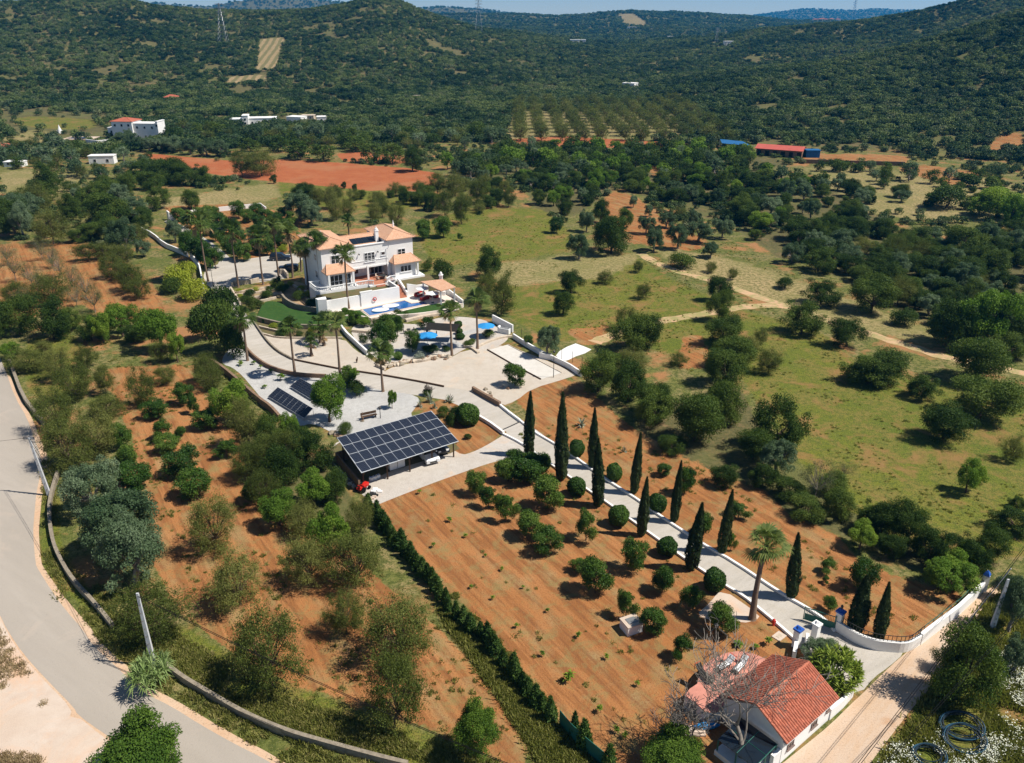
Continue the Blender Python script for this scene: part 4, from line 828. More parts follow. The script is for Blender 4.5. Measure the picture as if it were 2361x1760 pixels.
wallthing('side_wall', [VW(14.7, -8.9), VW(17, -8.8), VW(22.3, -8.4), VW(22.6, -14), VW(22.4, -19)], .3, .1, [3.6, 2.9, 2.6, 1.9, 1.6], WHITE, 'white wall behind the umbrellas and the tiled pavilion', 'wall')
# pool platform
o = MB().prism([VW(-4.9, -9.9), VW(-4.6, -12.4), VW(1.0, -14.3), VW(3.0, -17.6), VW(7.5, -17.9), VW(8.0, -18.6), VW(12, -20.0), VW(18, -20.6), VW(22.4, -19), VW(22.5, -8.4), VW(12, -8.4)], -.1, .95).build('pool_terrace', DECK); o['kind'] = 'structure'
o = MB().sheet([VW(-4.2, -10.6), VW(-4.2, -12.2), VW(1.2, -14.0), VW(2.9, -16.6), VW(2.9, -12.2), VW(1.0, -11.5)], .965).build('lawn', LAWN); o['kind'] = 'structure'
o = MB().sheet(chaikin([VW(8.0, -17.3)[:2], VW(16.6, -16.4)[:2], VW(18.5, -16.6)[:2], VW(21.8, -17.6)[:2], VW(22, -18.8)[:2], VW(18, -20.4)[:2], VW(12, -19.7)[:2], VW(8.2, -18.4)[:2]], 2, True), .968).build('lawn', LAWN); o['kind'] = 'structure'
PP = [(3.2, -12.1), (3.3, -16.6), (16, -15.9), (16, -14.1), (13.4, -13.8), (12.9, -11.2)]
wm = NT('pool_water'); pp_ = wm.pos(); nn_ = wm.noise(pp_, 1.8, 3, .6, .5)
wm.surf(wm.mix(wm.ramp(wm.noise(pp_, .12, 3, .5), [(.35, 0.0), (.65, 1.0)]), (.005, .09, .3), (.01, .15, .42)), .08, .5, 0, nn_, .25, .06)
bt = wm.b
pool = thing('swimming_pool', 'blue swimming pool with pale coping in front of the white retaining wall', 'swimming pool', (F0[0], F0[1], 0), VA)
cpn = MB(); cpn.wall(PP+[PP[0]], .45, .9, 1.03); cpn.build('coping', SIDER, pool)
MB().prism(PP, .5, .97).build('water', wm.m, pool)
for i, (u, v, lb) in enumerate([(6.3, -14.6, 'white oval pool float nearer the left end of the pool'), (9.0, -13.4, 'white oval pool float nearer the middle of the pool')]):
    fl = thing('pool_float', lb, 'float', VW(u, v, .98), VA+R(-8), 'floats on the pool')
    MB().lathe([(.2, 0), (.95, .02), (1.0, .12), (.9, .2), (.2, .17)], 20, sx=1.75, sy=1.0).build('cushion', WHITEF, fl, smooth=True)
    MB().tube([(1.65*math.cos(a), .93*math.sin(a), .15) for a in [k*math.pi/12 for k in range(25)]], .1, 6).build('rim', WHITEF, fl, smooth=True)
wallthing('pool_front_wall', [VW(3.0, -17.7), VW(7.5, -18.0), VW(8.0, -18.7)], .3, -.1, .93, STONE2, 'pale stone wall under the near edge of the pool', 'wall')
lb = thing('life_ring', 'red and white life ring hung on the white retaining wall', 'life ring', VW(6.8, -10.55, 2.1), VA)
MB().tube([(.36*math.cos(k*math.pi/8), -.04, .36*math.sin(k*math.pi/8)) for k in range(17)], .08, 6).build('ring', REDP, lb)
# pavilion
q = [VW(16.8, -11.2), VW(18, -18.1), VW(21.7, -17.3), VW(21.4, -12.0)]
q = [Vector(P('V', 1550, 830, 4.3)), Vector(P('V', 1810, 950, 4.0)), Vector(P('V', 2000, 900, 4.0)), Vector(P('V', 1830, 800, 4.3))]
pav = thing('pool_pavilion', 'open pavilion with a pale tiled roof at the right end of the pool', 'pavilion', (q[1].x, q[1].y, .95))
o0 = Vector((q[1].x, q[1].y, .95)); lq = [v-o0 for v in q]
MB().prism([(v.x, v.y) for v in lq], [v.z-.12 for v in lq], [v.z+.06 for v in lq]).build('roof', TILEX, pav)
for a in ((.06, 1), (.94, 1), (.06, 0), (.94, 0)):
    A_ = lq[1].lerp(lq[2], a[0]); B_ = lq[0].lerp(lq[3], a[0]); c_ = A_.lerp(B_, .06 if a[1] else .94)
    MB().box(c_.x-.14, c_.x+.14, c_.y-.14, c_.y+.14, 0, c_.z-.1).build('post', WHITE, pav)
ch = Vector(P('V', 1810, 800, 4.2))-o0
MB().box(ch.x-.35, ch.x+.35, ch.y-.35, ch.y+.35, 0, 4.1).box(ch.x-.45, ch.x+.45, ch.y-.45, ch.y+.45, 4.1, 4.25).lathe([(.3, 4.25), (.3, 4.6), (.1, 4.9)], 8, (ch.x, ch.y, 0)).build('chimney', WHITE, pav)
MB().box(ch.x-.9, ch.x+.9, ch.y-.9, ch.y-.36, 0, .9).build('barbecue', WHITE, pav)
def parasol(loc, r, h, mat, label, group, sides=8):
    t_ = thing('parasol', label, 'parasol', loc, 0, group)
    n_ = sides; vs = [(0, 0, h)]; fs = []
    for k in range(n_):
        a = 2*math.pi*k/n_; a2 = a+math.pi/n_; vs += [(r*math.cos(a), r*math.sin(a), h-.32*r), (r*.93*math.cos(a2), r*.93*math.sin(a2), h-.28*r)]
    for k in range(2*n_): fs.append((0, 1+k, 1+(k+1) % (2*n_)))
    c_ = MB().add(vs, fs).build('canopy', mat, t_); m_ = c_.modifiers.new('t', 'SOLIDIFY'); m_.thickness = .03
    MB().tube([(0, 0, 0), (0, 0, h+.08)], .035, 6).build('pole', WHITE2, t_); MB().lathe([(.3, 0), (.3, .08), (.08, .12)], 8).build('foot', DARKM, t_)
    mb = MB(); [mb.tube([(0, 0, h-.05), (r*.9*math.cos(2*math.pi*k/n_), r*.9*math.sin(2*math.pi*k/n_), h-.06-.29*r)], .012, 3) for k in range(n_)]; mb.build('ribs', METAL, t_); return t_
parasol(P('V', 1575, 905, 3.2)[:2]+(.97,), 1.45, 2.5, WHITEF, 'white parasol behind the other one beside the red sofas', 'white parasols by the pavilion')
parasol(P('V', 1700, 965, 3.2)[:2]+(.97,), 1.45, 2.5, WHITEF, 'white parasol nearer the tiled pavilion post', 'white parasols by the pavilion')
parasol(P('Q', 1135, 385, 2.5)[:2]+(0.0,), 1.9, 2.7, BLUEF, 'bright blue parasol in the middle of the garden terrace', 'blue parasols on the garden terrace', 10)
parasol(P('Q', 1885, 265, 2.5)[:2]+(0.0,), 1.7, 2.7, BLUEF, 'bright blue parasol beside the tall white wall corner', 'blue parasols on the garden terrace', 10)
def sofa(loc, rz, w, lab, mat=REDF, cush=CREAMF):
    t_ = thing('garden_sofa', lab, 'sofa', loc, rz)
    MB().box(-w/2, w/2, -.4, .4, .08, .4).build('seat', mat, t_, bevel=.04); MB().box(-w/2, w/2, .3, .5, .4, .85).build('backrest', mat, t_, bevel=.04)
    for s in (-1, 1): MB().box(s*w/2-.12, s*w/2+.12, -.4, .5, .1, .62).build('arm', mat, t_, bevel=.03)
    MB().box(-w/2+.2, w/2-.2, -.35, .28, .4, .5).build('cushion', cush, t_, bevel=.04)
sofa(P('V', 1540, 1010, 1)[:2]+(.97,), VA+R(20), 2.2, 'red garden sofa with a cream cushion below the white parasols')
sofa(P('V', 1600, 1060, 1)[:2]+(.97,), VA+R(200), 1.7, 'second red garden sofa nearest the pool notch')
sofa(P('V', 1720, 1030, 1)[:2]+(.97,), VA+R(-60), 1.6, 'red armchair under the tiled pavilion edge')
def table_set(loc, rz, lab, mat=DARKM, n=4, r=.7, chm=DARKM):
    t_ = thing('garden_table', lab, 'table', loc, rz)
    MB().lathe([(r, .7), (r, .74)], 16).build('tabletop', mat, t_)
    for k in range(4): a = k*math.pi/2+.7; MB().tube([(r*.6*math.cos(a), r*.6*math.sin(a), 0), (r*.4*math.cos(a), r*.4*math.sin(a), .7)], .03, 5).build('leg', mat, t_)
def chair(loc, rz, lab, mat, group=None):
    t_ = thing('garden_chair', lab, 'chair', loc, rz, group)
    MB().box(-.24, .24, -.24, .24, .4, .46).build('seat', mat, t_); MB().box(-.24, .24, .2, .26, .46, .95).build('backrest', mat, t_)
    for a in (-1, 1):
        for b in (-1, 1): MB().box(a*.21-.02, a*.21+.02, b*.21-.02, b*.21+.02, 0, .4).build('leg', mat, t_)
ct = P('Q', 1165, 425); table_set(ct, 0, 'round dark table under the middle blue parasol')
for k in range(4): a = k*math.pi/2+.4; chair((ct[0]+1.15*math.cos(a), ct[1]+1.15*math.sin(a), 0), a-math.pi/2, 'dark chair around the table under the middle blue parasol', DARKM, 'chairs round the terrace table')
ct = P('Q', 900, 375); table_set(ct, 0, 'small dark bistro table left of the middle blue parasol', r=.4)
for k in range(2): a = k*math.pi+.4; chair((ct[0]+.8*math.cos(a), ct[1]+.8*math.sin(a), 0), a-math.pi/2, 'dark bistro chair left of the middle blue parasol', DARKM, 'bistro chairs on the terrace')
t3 = VW(12.6, -1.2, 3.02); table_set(t3, 0, 'dark dining table on the villa porch', r=1.0)
for k in range(5): a = k*math.pi/2.5+.3; chair((t3[0]+1.4*math.cos(a), t3[1]+1.4*math.sin(a), 3.02), a-math.pi/2, 'pale chair round the villa porch table', CREAMF, 'chairs on the villa porch')
hk = thing('shade_sail', 'dark shade sail over the table beside the middle parasol', 'shade sail', P('Q', 1330, 470, 0))
MB().add([(-3.2, -.6, 2.4), (2.6, -1.3, 2.1), (3.2, 1.2, 2.7), (-2.4, 1.5, 2.9)], [(0, 1, 2, 3)]).build('sail', DARKG, hk)
for x_, y_ in ((-3.2, -.6), (2.6, -1.3), (3.2, 1.2), (-2.4, 1.5)): MB().tube([(x_, y_, 0), (x_, y_, 2.6)], .04, 6).build('post', WOODD, hk)
def planter(t_, x, y, lab, w=2.4):
    q = P(t_, x, y); o_ = thing('masonry_block', lab, 'masonry', q, R(-28))
    MB().box(-w/2, w/2, -.4, .4, -.1, 1.0).build('body', WHITE, o_, bevel=.03); MB().box(-w/2+.12, w/2-.12, -.28, .28, 1.0, 1.02).build('top', METAL, o_); MB().box(-w/2, -w/2+.3, -.4, .4, 1.0, 1.25).build('upstand', WHITE, o_)
planter('W', 565, 745, 'white masonry barbecue against the tall terrace wall'); planter('W', 1225, 1150, 'white masonry sink block against the low court wall', 2.2)
# ---------------------------------------------------------------- terraces of the garden left of the villa
o = MB().prism(chaikin([p_[:2] for p_ in PL('N', [(520, 690), (560, 600), (640, 430), (800, 400), (960, 440), (1100, 540), (1400, 590), (1700, 610), (1800, 640), (2100, 600), (2080, 750), (1700, 810), (1300, 805), (950, 770)], .8)], 1, True), -.1, .8).build('lawn_terrace', LAWN); o['kind'] = 'structure'
def rim(t_, pts, z0, z1, w, mat, lab, name='terrace_rim', smooth=2):
    return wallthing(name, PL(t_, pts, z0 if not hasattr(z0, '__len__') else z0[0]), w, -.1, z1, mat, lab, 'wall', smooth=smooth)
rim('N', [(490, 700), (700, 760), (950, 815)], .3, .95, .4, STONE, 'brown stone wall holding the front left edge of the round lawn')
rim('N', [(1290, 860), (1600, 870), (1900, 860)], .2, .95, .4, STONE, 'brown stone wall holding the front right edge of the round lawn')
rim('N', [(970, 350), (1030, 430), (1150, 500), (1330, 560), (1620, 590)], .8, 1.7, .4, STONE, 'curved stone wall rising behind the round lawn')
rim('N', [(570, 840), (800, 895), (1000, 940)], .2, .45, .3, STONE2, 'pale stone rim of the middle bed below the round lawn')
rim('N', [(650, 965), (900, 1030), (1300, 1035), (1990, 1030)], .1, .3, .3, STONE2, 'pale stone rim between the beds and the garden court')
for i, (pts, lab) in enumerate([([(170, 250), (520, 215), (740, 160), (880, 130)], 'uppermost pale rim of the stepped beds below the parking court'), ([(180, 300), (520, 260), (800, 210), (960, 200)], 'second pale rim of the stepped beds below the parking court'),
   ([(200, 380), (560, 330), (830, 270), (960, 250)], 'third pale rim of the stepped beds below the parking court'), ([(260, 430), (560, 410), (860, 340)], 'lowest pale rim of the stepped beds below the parking court'),
   ([(1090, 100), (1260, 190), (1300, 280)], 'short pale rim in the shaded upper beds'), ([(1350, 230), (1450, 290), (1640, 340)], 'pale rim below the villa balustrade corner'), ([(1370, 370), (1600, 390)], 'pale rim beside the white end block')]):
    rim('N', pts, .3, .5, .35, STONE2, lab)
sheetpx('planted_bed', [S('N', *q) for q in [(160, 230), (880, 100), (1300, 60), (1660, 330), (1620, 560), (1330, 540), (1150, 480), (980, 360), (830, 330), (560, 430), (260, 440)]], .02, ground_sheet_mat('terrace_soil', (.42, .27, .16), (.2, .17, .07), (.5, .38, .26), .35, 1.5, 5), 1)
sheetpx('planted_bed', [S('N', *q) for q in [(480, 720), (950, 830), (1900, 870), (1990, 1020), (1300, 1030), (900, 1020), (650, 960), (560, 850)]], .02, BED, 1)
wallthing('parking_wall', PL('M', [(960, 1180), (980, 1150), (1200, 1140), (1340, 1110)]), .4, -.1, 1.0, STONE2, 'pale stone wall between the parking court and the stepped beds', 'wall')
wallthing('parking_wall', PL('M', [(1640, 1000), (1700, 1000), (1750, 1060)]), .4, -.1, 1.2, STONE2, 'stub of pale wall next to the dark parked car', 'wall')
for pts, lab in [([(180, 340), (400, 360)], 'rubble rim beside the white block of the lower terrace'), ([(860, 215), (1050, 170), (1280, 130)], 'pale stone ledge below the right lawn')]:
    rim('Q', pts, .3, .5, .8, STONE2, lab, 'stone_ledge')
rim('Q', [(600, 810), (700, 790), (900, 750), (1000, 740), (1120, 740), (1250, 680), (1420, 700)], 0, .35, .6, STONE2, 'rubble border between the terrace and the gravel plaza', 'rubble_border')
rim('Q', [(1600, 560), (1700, 570), (1790, 640)], 0, .35, .5, STONE2, 'rubble border beside the rightmost terrace palm', 'rubble_border')
rim('Q', [(1780, 560), (1900, 500), (2080, 440), (2216, 425)], 0, .3, .5, STONE2, 'rubble border at the head of the boules court', 'rubble_border')

# ---------------------------------------------------------------- solar carport
ALU = mat_simple('aluminium_frame', (.5, .53, .56), .5, .4, .05)
SOLM = NT('solar_cell'); so = SOLM.objc(); br = SOLM.n('ShaderNodeTexBrick'); SOLM.l(so, br.inputs[0]); br.offset = 0
br.inputs['Color1'].default_value = (.008, .012, .024, 1); br.inputs['Color2'].default_value = (.012, .017, .032, 1); br.inputs['Mortar'].default_value = (.09, .1, .12, 1)
br.inputs['Scale'].default_value = 1.0; br.inputs['Mortar Size'].default_value = .012; br.inputs['Brick Width'].default_value = .2; br.inputs['Row Height'].default_value = .36
SOLM.surf(br.outputs[0], .18, .4); SOLM = SOLM.m
c4 = [Vector(P('S', 110, 490, 3.6)), Vector(P('S', 1440, 110, 3.6)), Vector(P('S', 1825, 540, 2.7)), Vector(P('S', 455, 985, 2.7))]
cpt = thing('solar_carport', 'open carport roofed with a grid of dark solar panels', 'carport', (c4[3].x, c4[3].y, 0))
oc = Vector((c4[3].x, c4[3].y, 0)); lc = [v-oc for v in c4]
def bil(a, b): return lc[3].lerp(lc[2], a).lerp(lc[0].lerp(lc[1], a), b)
def slab(q4, th, ins=0.0):
    cc = sum(q4, Vector())/4; q4 = [v+(cc-v)*ins for v in q4]; nrm = (q4[1]-q4[0]).cross(q4[2]-q4[0]).normalized()
    if nrm.z < 0: nrm = -nrm
    return [tuple(v) for v in q4]+[tuple(v-nrm*th) for v in q4]
BOXF = [(0, 1, 2, 3), (7, 6, 5, 4), (0, 4, 5, 1), (1, 5, 6, 2), (2, 6, 7, 3), (3, 7, 4, 0)]
for i in range(11):
    for j in range(4):
        q4 = [bil(i/11, j/4), bil((i+1)/11, j/4), bil((i+1)/11, (j+1)/4), bil(i/11, (j+1)/4)]
        c_ = sum(q4, Vector())/4; q5 = [v-(v-c_).normalized()*.085-c_ for v in q4]; ax = (q4[1]-q4[0]).normalized(); ay = (q4[3]-q4[0]).normalized(); az = ax.cross(ay).normalized()
        M_ = Matrix((ax, ay, az)).transposed(); Mi = M_.inverted(); q6 = [Mi @ v for v in q5]
        me = MB().add([(v.x, v.y, 0) for v in q6]+[(v.x, v.y, -.04) for v in q6], BOXF).build('solar_panel', SOLM, cpt); me.matrix_local = Matrix.Translation(c_+az*.05) @ M_.to_4x4()
MB().add(slab([bil(-.004, -.006), bil(1.004, -.006), bil(1.004, 1.006), bil(-.004, 1.006)], .03), BOXF).build('panel_frame', ALU, cpt)
mb = MB()
for b in (.03, .35, .65, .97): mb.tube([bil(0, b)-Vector((0, 0, .14)), bil(1, b)-Vector((0, 0, .14))], .07, 4)
for a in (.02, .26, .5, .74, .98): mb.tube([bil(a, 0)-Vector((0, 0, .27)), bil(a, 1)-Vector((0, 0, .27))], .08, 4)
mb.build('beams', WOODD, cpt)
for a in (.03, .27, .5, .74, .975):
    for b in (.1, .93): c_ = bil(a, b); MB().box(c_.x-.09, c_.x+.09, c_.y-.09, c_.y+.09, 0, c_.z-.2).build('post', WOODD, cpt)
e_ = bil(0.0, .5); 
tag(MB().wall([tuple(oc+bil(-.02, .05)), tuple(oc+bil(-.03, 1.0)), tuple(oc+bil(.9, 1.03))], .25, 0, 1.5).build('carport_wall', BROWNW), 'brown retaining wall behind the carport', 'wall')
def ground_array(corners, n, lab):
    q4 = [Vector(P('C2', x, y, z)) for x, y, z in corners]; o_ = thing('solar_array', lab, 'solar array', (q4[3].x, q4[3].y, 0)); oo = Vector((q4[3].x, q4[3].y, 0)); l_ = [v-oo for v in q4]
    for i in range(n):
        for j in range(1):
            qq = [l_[3].lerp(l_[2], i/n), l_[3].lerp(l_[2], (i+1)/n), l_[0].lerp(l_[1], (i+1)/n), l_[0].lerp(l_[1], i/n)]
            c_ = sum(qq, Vector())/4; ax = (qq[1]-qq[0]).normalized(); ay = (qq[3]-qq[0]); ay = (ay-ax*ay.dot(ax)).normalized(); az = ax.cross(ay); M_ = Matrix((ax, ay, az)).transposed(); Mi = M_.inverted()
            q6 = [Mi @ (v-(v-c_).normalized()*.07-c_) for v in qq]
            me = MB().add([(v.x, v.y, 0) for v in q6]+[(v.x, v.y, -.04) for v in q6], BOXF).build('solar_panel', SOLM, o_); me.matrix_local = Matrix.Translation(c_) @ M_.to_4x4()
    mb = MB()
    for i in range(n+1):
        a_, b_ = l_[3].lerp(l_[2], i/n), l_[0].lerp(l_[1], i/n); mb.tube([a_-Vector((0, 0, .06)), b_-Vector((0, 0, .06))], .035, 4); mb.tube([(a_.x, a_.y, 0), a_], .03, 4); mb.tube([(b_.x, b_.y, 0), b_-Vector((0, 0, .1))], .03, 4)
    mb.build('rack', METAL, o_); MB().add(slab([v-Vector((0, 0, .045)) for v in (l_[3], l_[2], l_[1], l_[0])], .02), BOXF).build('panel_frame', ALU, o_)
# corners: far-left(high), far-right(high), near-right(low), near-left(low)
ground_array([(150, 155, 1.5), (445, 335, 1.5), (370, 420, .4), (65, 235, .4)], 8, 'longer row of ground solar panels beside the brown wall')
ground_array([(340, 80, 1.5), (520, 180, 1.5), (430, 260, .4), (250, 150, .4)], 6, 'ground solar panels behind the bright green tree')

# ---------------------------------------------------------------- vehicles
def car(loc, rz, L, Wd, Hh, paint, lab, kind='suv', cover=None):
    t_ = thing('parked_car', lab, 'car', loc, rz)
    hw = Wd/2
    prof = [(-L/2, .35), (-L/2+.05, .95), (-L/2+.1, 1.05), (-L/2+.35, Hh*.97), (-L*.1, Hh), (L*.08, Hh*.97), (L*.22, 1.08), (L*.44, .95), (L/2-.02, .75), (L/2, .4), (L/2-.1, .3), (-L/2+.1, .28)]
    mb = MB(); k = len(prof)
    def wy(z): return hw*(1 if z < 1.06 else .80)
    vs = [(x, -wy(z), z) for x, z in prof]+[(x, wy(z), z) for x, z in prof]
    vs += [(prof[2][0], s*hw, 1.04) for s in (-1, 1)]
    fs = [(i, (i+1) % k, k+(i+1) % k, k+i) for i in range(k)]+[tuple(range(k))[::-1], tuple(range(k, 2*k))]
    mb.add(vs[:2*k], fs); mb.build('body', paint, t_, bevel=.06)
    g = MB(); zt = Hh*.93; zb = 1.1
    for s in (-1, 1):
        y0 = s*(hw*.985); y1 = s*(hw*.83)
        g.add([(-L/2+.5, y0*.97, zb), (L*.14, y0*.97, zb), (L*.05, y1*1.0, zt), (-L/2+.6, y1*1.0, zt)], [(0, 1, 2, 3) if s < 0 else (3, 2, 1, 0)])
    g.add([(L*.225, -hw*.8, zb), (L*.225, hw*.8, zb), (L*.098, hw*.72, zt+.02), (L*.098, -hw*.72, zt+.02)], [(0, 1, 2, 3)])
    g.add([(-L/2+.06, -hw*.8, 1.12), (-L/2+.06, hw*.8, 1.12), (-L/2+.3, hw*.7, zt), (-L/2+.3, -hw*.7, zt)], [(3, 2, 1, 0)])
    g.build('windows', GLASS, t_)
    for x_ in (-L*.3, L*.31):
        for s in (-1, 1):
            w_ = MB(); n_ = 16; r_w = .34; vs = [(x_+r_w*math.cos(2*math.pi*j/n_), s*(hw-.19*e), r_w+r_w*math.sin(2*math.pi*j/n_)) for e in (1, -.12) for j in range(n_)]
            w_.add(vs, [(j, (j+1) % n_, n_+(j+1) % n_, n_+j) for j in range(n_)]+[tuple(range(n_))[::-1], tuple(range(n_, 2*n_))])
            wo_ = w_.build('wheel', BLACKR, t_); r2 = .2; vs = [(x_+r2*math.cos(2*math.pi*j/n_), s*(hw+.03), r_w+r2*math.sin(2*math.pi*j/n_)) for j in range(n_)]
            MB().add(vs+[(v[0], v[1]-s*.05, v[2]) for v in vs], [tuple(range(n_)), tuple(range(n_, 2*n_))]).build('rim', METAL, wo_)
    for s in (-1, 1): MB().box(L/2-.09, L/2+.005, s*hw*.62-.18, s*hw*.62+.18, .7, .86).build('headlight', WHITE2, t_); MB().box(-L/2-.005, -L/2+.06, s*hw*.75-.12, s*hw*.75+.12, .8, .98).build('taillight', REDP, t_); MB().box(L*.15, L*.19, s*(hw+.02), s*(hw+.18), 1.05, 1.2).build('mirror', paint, t_)
    MB().box(L/2-.06, L/2+.008, -.5, .5, .42, .62).build('grille', DARKM, t_)
    return t_
def between(t_, a, b, z=0): A_ = Vector(P(t_, *a, z)); B_ = Vector(P(t_, *b, z)); return A_, B_
f = Vector(P('S', 1450, 850)); dirc = R(-62)
car((f.x-math.cos(dirc)*1.7, f.y-math.sin(dirc)*1.7, .01), dirc, 4.8, 1.95, 1.75, CARW, 'white car with its nose poking out under the solar carport')
f = Vector(P('S', 1640, 770)); car((f.x-math.cos(dirc)*2.6, f.y-math.sin(dirc)*2.6, .01), dirc, 4.4, 1.85, 1.6, CARD, 'dark car in the rightmost bay of the solar carport')
car(P('M', 1645, 800), R(4), 5.0, 1.95, 1.8, CARD, 'dark blue car parked by the orange soil at the far side of the villa court')
car(P('M', 1760, 945), R(188), 4.6, 1.85, 1.45, CARD, 'low dark car parked in the shade of the villa')
car(P('B2', 50, 885), R(190), 4.2, 1.8, 1.5, CARS, 'silver car half hidden behind the palm trunks') if False else None
f = Vector(P('S', 915, 960)); v_ = thing('utility_cabinet', 'tall white cabinet standing under the solar carport', 'cabinet', (f.x, f.y+1.0, 0), R(33))
MB().box(-1.1, 1.1, -.8, .8, .15, 1.9).build('body', WHITE2, v_, bevel=.05); MB().box(-.02, .02, -.83, -.8, .3, 1.8).box(-1.05, 1.05, -.82, -.8, 1.2, 1.23).build('door_joint', DARKM, v_)
for x_ in (-.9, .9): MB().box(x_-.1, x_+.1, -.7, .7, 0, .15).build('foot', DARKM, v_)
for k, (x_, y_) in enumerate([(590, 1095), (640, 1080), (690, 1060)]):
    a_ = thing('water_container', ['left white water container in front of the carport', 'middle white water container in front of the carport', 'right white water container in front of the carport'][k], 'container', P('S', x_, y_), R(20*k), 'white containers by the carport')
    MB().box(-.25, .25, -.2, .2, 0, .5).build('tank', WHITE2, a_, bevel=.05); MB().lathe([(.08, .5), (.08, .58)], 8).build('cap', BLUEP, a_)
rc = thing('garden_tractor', 'small red garden tractor at the left end of the carport yard', 'tractor', P('S', 485, 1225), R(60), None)
MB().box(-.3, .75, -.32, .32, .35, .8).build('bonnet', REDP, rc, bevel=.06); MB().box(-.95, -.3, -.45, .45, .35, .55).build('mudguard', REDP, rc, bevel=.04); MB().box(-.8, -.45, -.22, .22, .55, .7).box(-.9, -.8, -.22, .22, .6, 1.05).build('seat', REDP, rc, bevel=.03)
MB().tube([(-.2, 0, .8), (-.35, 0, 1.05)], .025, 5).lathe([(.17, 1.05), (.17, 1.08)], 10, (-.36, 0, 0)).build('steering_wheel', BLACKR, rc)
for x_, r_w in ((-.6, .38), (.5, .24)):
    for s in (-1, 1): MB().tube([(x_, s*.42, r_w), (x_, s*.6, r_w)], r_w, 14).build('wheel', BLACKR, rc)
for k, (x_, y_, s) in enumerate([(630, 1270, .5), (600, 1310, .35), (540, 1370, .5)]):
    mbp = MB(); rd = random.Random(k)
    for _ in range(7): a, b, c_ = rd.uniform(-s, s), rd.uniform(-s, s), rd.uniform(.1, .25); mbp.box(a, a+rd.uniform(.3, .7), b, b+rd.uniform(.2, .5), 0, c_)
    tag(mbp.build('rubble_heap', [SACK, DARKM, SIDER][k], org=None), ['white slab pieces lying beside the red tractor', 'dark scrap lying beside the red tractor', 'pale rubble heap below the red tractor'][k], 'rubble').location = P('S', x_, y_)
bn = thing('garden_bench', 'wooden bench on the grey gravel behind the carport', 'bench', P('S', 560, 215), R(27))
MB().box(-1.2, 1.2, -.25, .25, .42, .5).build('seat', WOODD, bn); MB().box(-1.2, 1.2, .2, .27, .6, 1.0).build('backrest', WOODD, bn)
for x_ in (-1, 1): MB().box(x_-.06, x_+.06, -.22, .24, 0, .42).build('leg', DARKM, bn)
scp = thing('garden_sculpture', 'small twisted sculpture left of the wooden bench', 'sculpture', P('S', 465, 255))
MB().lathe([(.3, 0), (.3, .12)], 8).build('base', STONE, scp); MB().tube([(0, 0, .1), (.15, 0, .5), (-.1, .1, .9), (.1, 0, 1.3), (.05, 0, 1.7)], [.14, .1, .12, .07, .03], 7).build('figure', BROWNW, scp)
def lamp(t_, x, y, h, lab, g=None, mat=DARKM):
    o_ = thing('garden_lamp', lab, 'lamp post', P(t_, x, y), 0, g)
    MB().tube([(0, 0, 0), (0, 0, h)], [.06, .04], 6).build('post', mat, o_); MB().lathe([(.06, h), (.2, h+.12), (.22, h+.35), (.05, h+.5)], 8).build('lantern', mat, o_)
lamp('S', 722, 215, 1.5, 'short dark garden lamp right of the wooden bench')
lamp('W', 1350, 1450, 4.3, 'tall thin lamp post at the corner of the boules court')
lamp('M', 690, 1180, 4.6, 'tall thin lamp post at the mouth of the villa parking court')
lamp('D3', 1632, 690, 2.6, 'thin lamp post in front of the pink terrace')
fl = thing('bird_figure', 'small dark standing figure on the orange gravel', 'sculpture', P('Q', 235, 755)); MB().tube([(0, 0, 0), (.05, 0, .5), (.2, 0, .9), (.1, 0, 1.1)], [.05, .2, .1, .05], 6).build('body', WOODD, fl); MB().lathe([(.15, 0), (.15, .05)], 6).build('base', WOODD, fl)
for k, (x_, y_) in enumerate([(845, 840), (1145, 990), (1310, 1085), (1480, 1170), (1650, 1215), (1800, 1300)]):
    q = P('W', x_, y_); tag(MB().tube([(0, 0, 0), (0, 0, 2.1)], .04, 5).build('fence_post', DARKM), 'thin dark fence post standing behind the long low court wall', 'fence post', 'fence posts behind the court wall').location = q
sh_ = MB(); A_ = [P('W', x_, y_) for x_, y_ in [(1390, 1110), (1440, 1040), (1560, 970), (1700, 915), (1830, 960), (1950, 1010), (1850, 1070), (1700, 1120), (1600, 1170), (1540, 1190), (1450, 1160)]]
tag(sh_.prism(A_, .02, .07).build('plastic_sheet', SACK), 'white plastic sheeting spread on the ground behind the low court wall', 'sheeting')

# ---------------------------------------------------------------- cottage
CA = R(39.3); CO = (21.5, 47.3)
def CW(u, v, z=0.0): return (CO[0]+u*math.cos(CA)-v*math.sin(CA), CO[1]+u*math.sin(CA)+v*math.cos(CA), z)
cot = thing('cottage', 'small white cottage with a red ribbed tile roof beside the dirt road', 'house', (CO[0], CO[1], 0), CA)
CLn = 7.3; MBw = MB()
MBw.add([(.15, .3, -.1), (CLn-.1, .3, -.1), (CLn-.1, 6.0, -.1), (.15, 6.0, -.1), (.15, .3, 2.5), (CLn-.1, .3, 2.5), (CLn-.1, 6.0, 2.5), (.15, 6.0, 2.5), (.15, 3.0, 4.05), (CLn-.1, 3.0, 4.05)],
  [(0, 1, 5, 4), (2, 3, 7, 6), (1, 2, 6, 9, 5), (3, 0, 4, 8, 7), (0, 3, 2, 1)]); MBw.build('wall', WHITE, cot)
rf = MB()
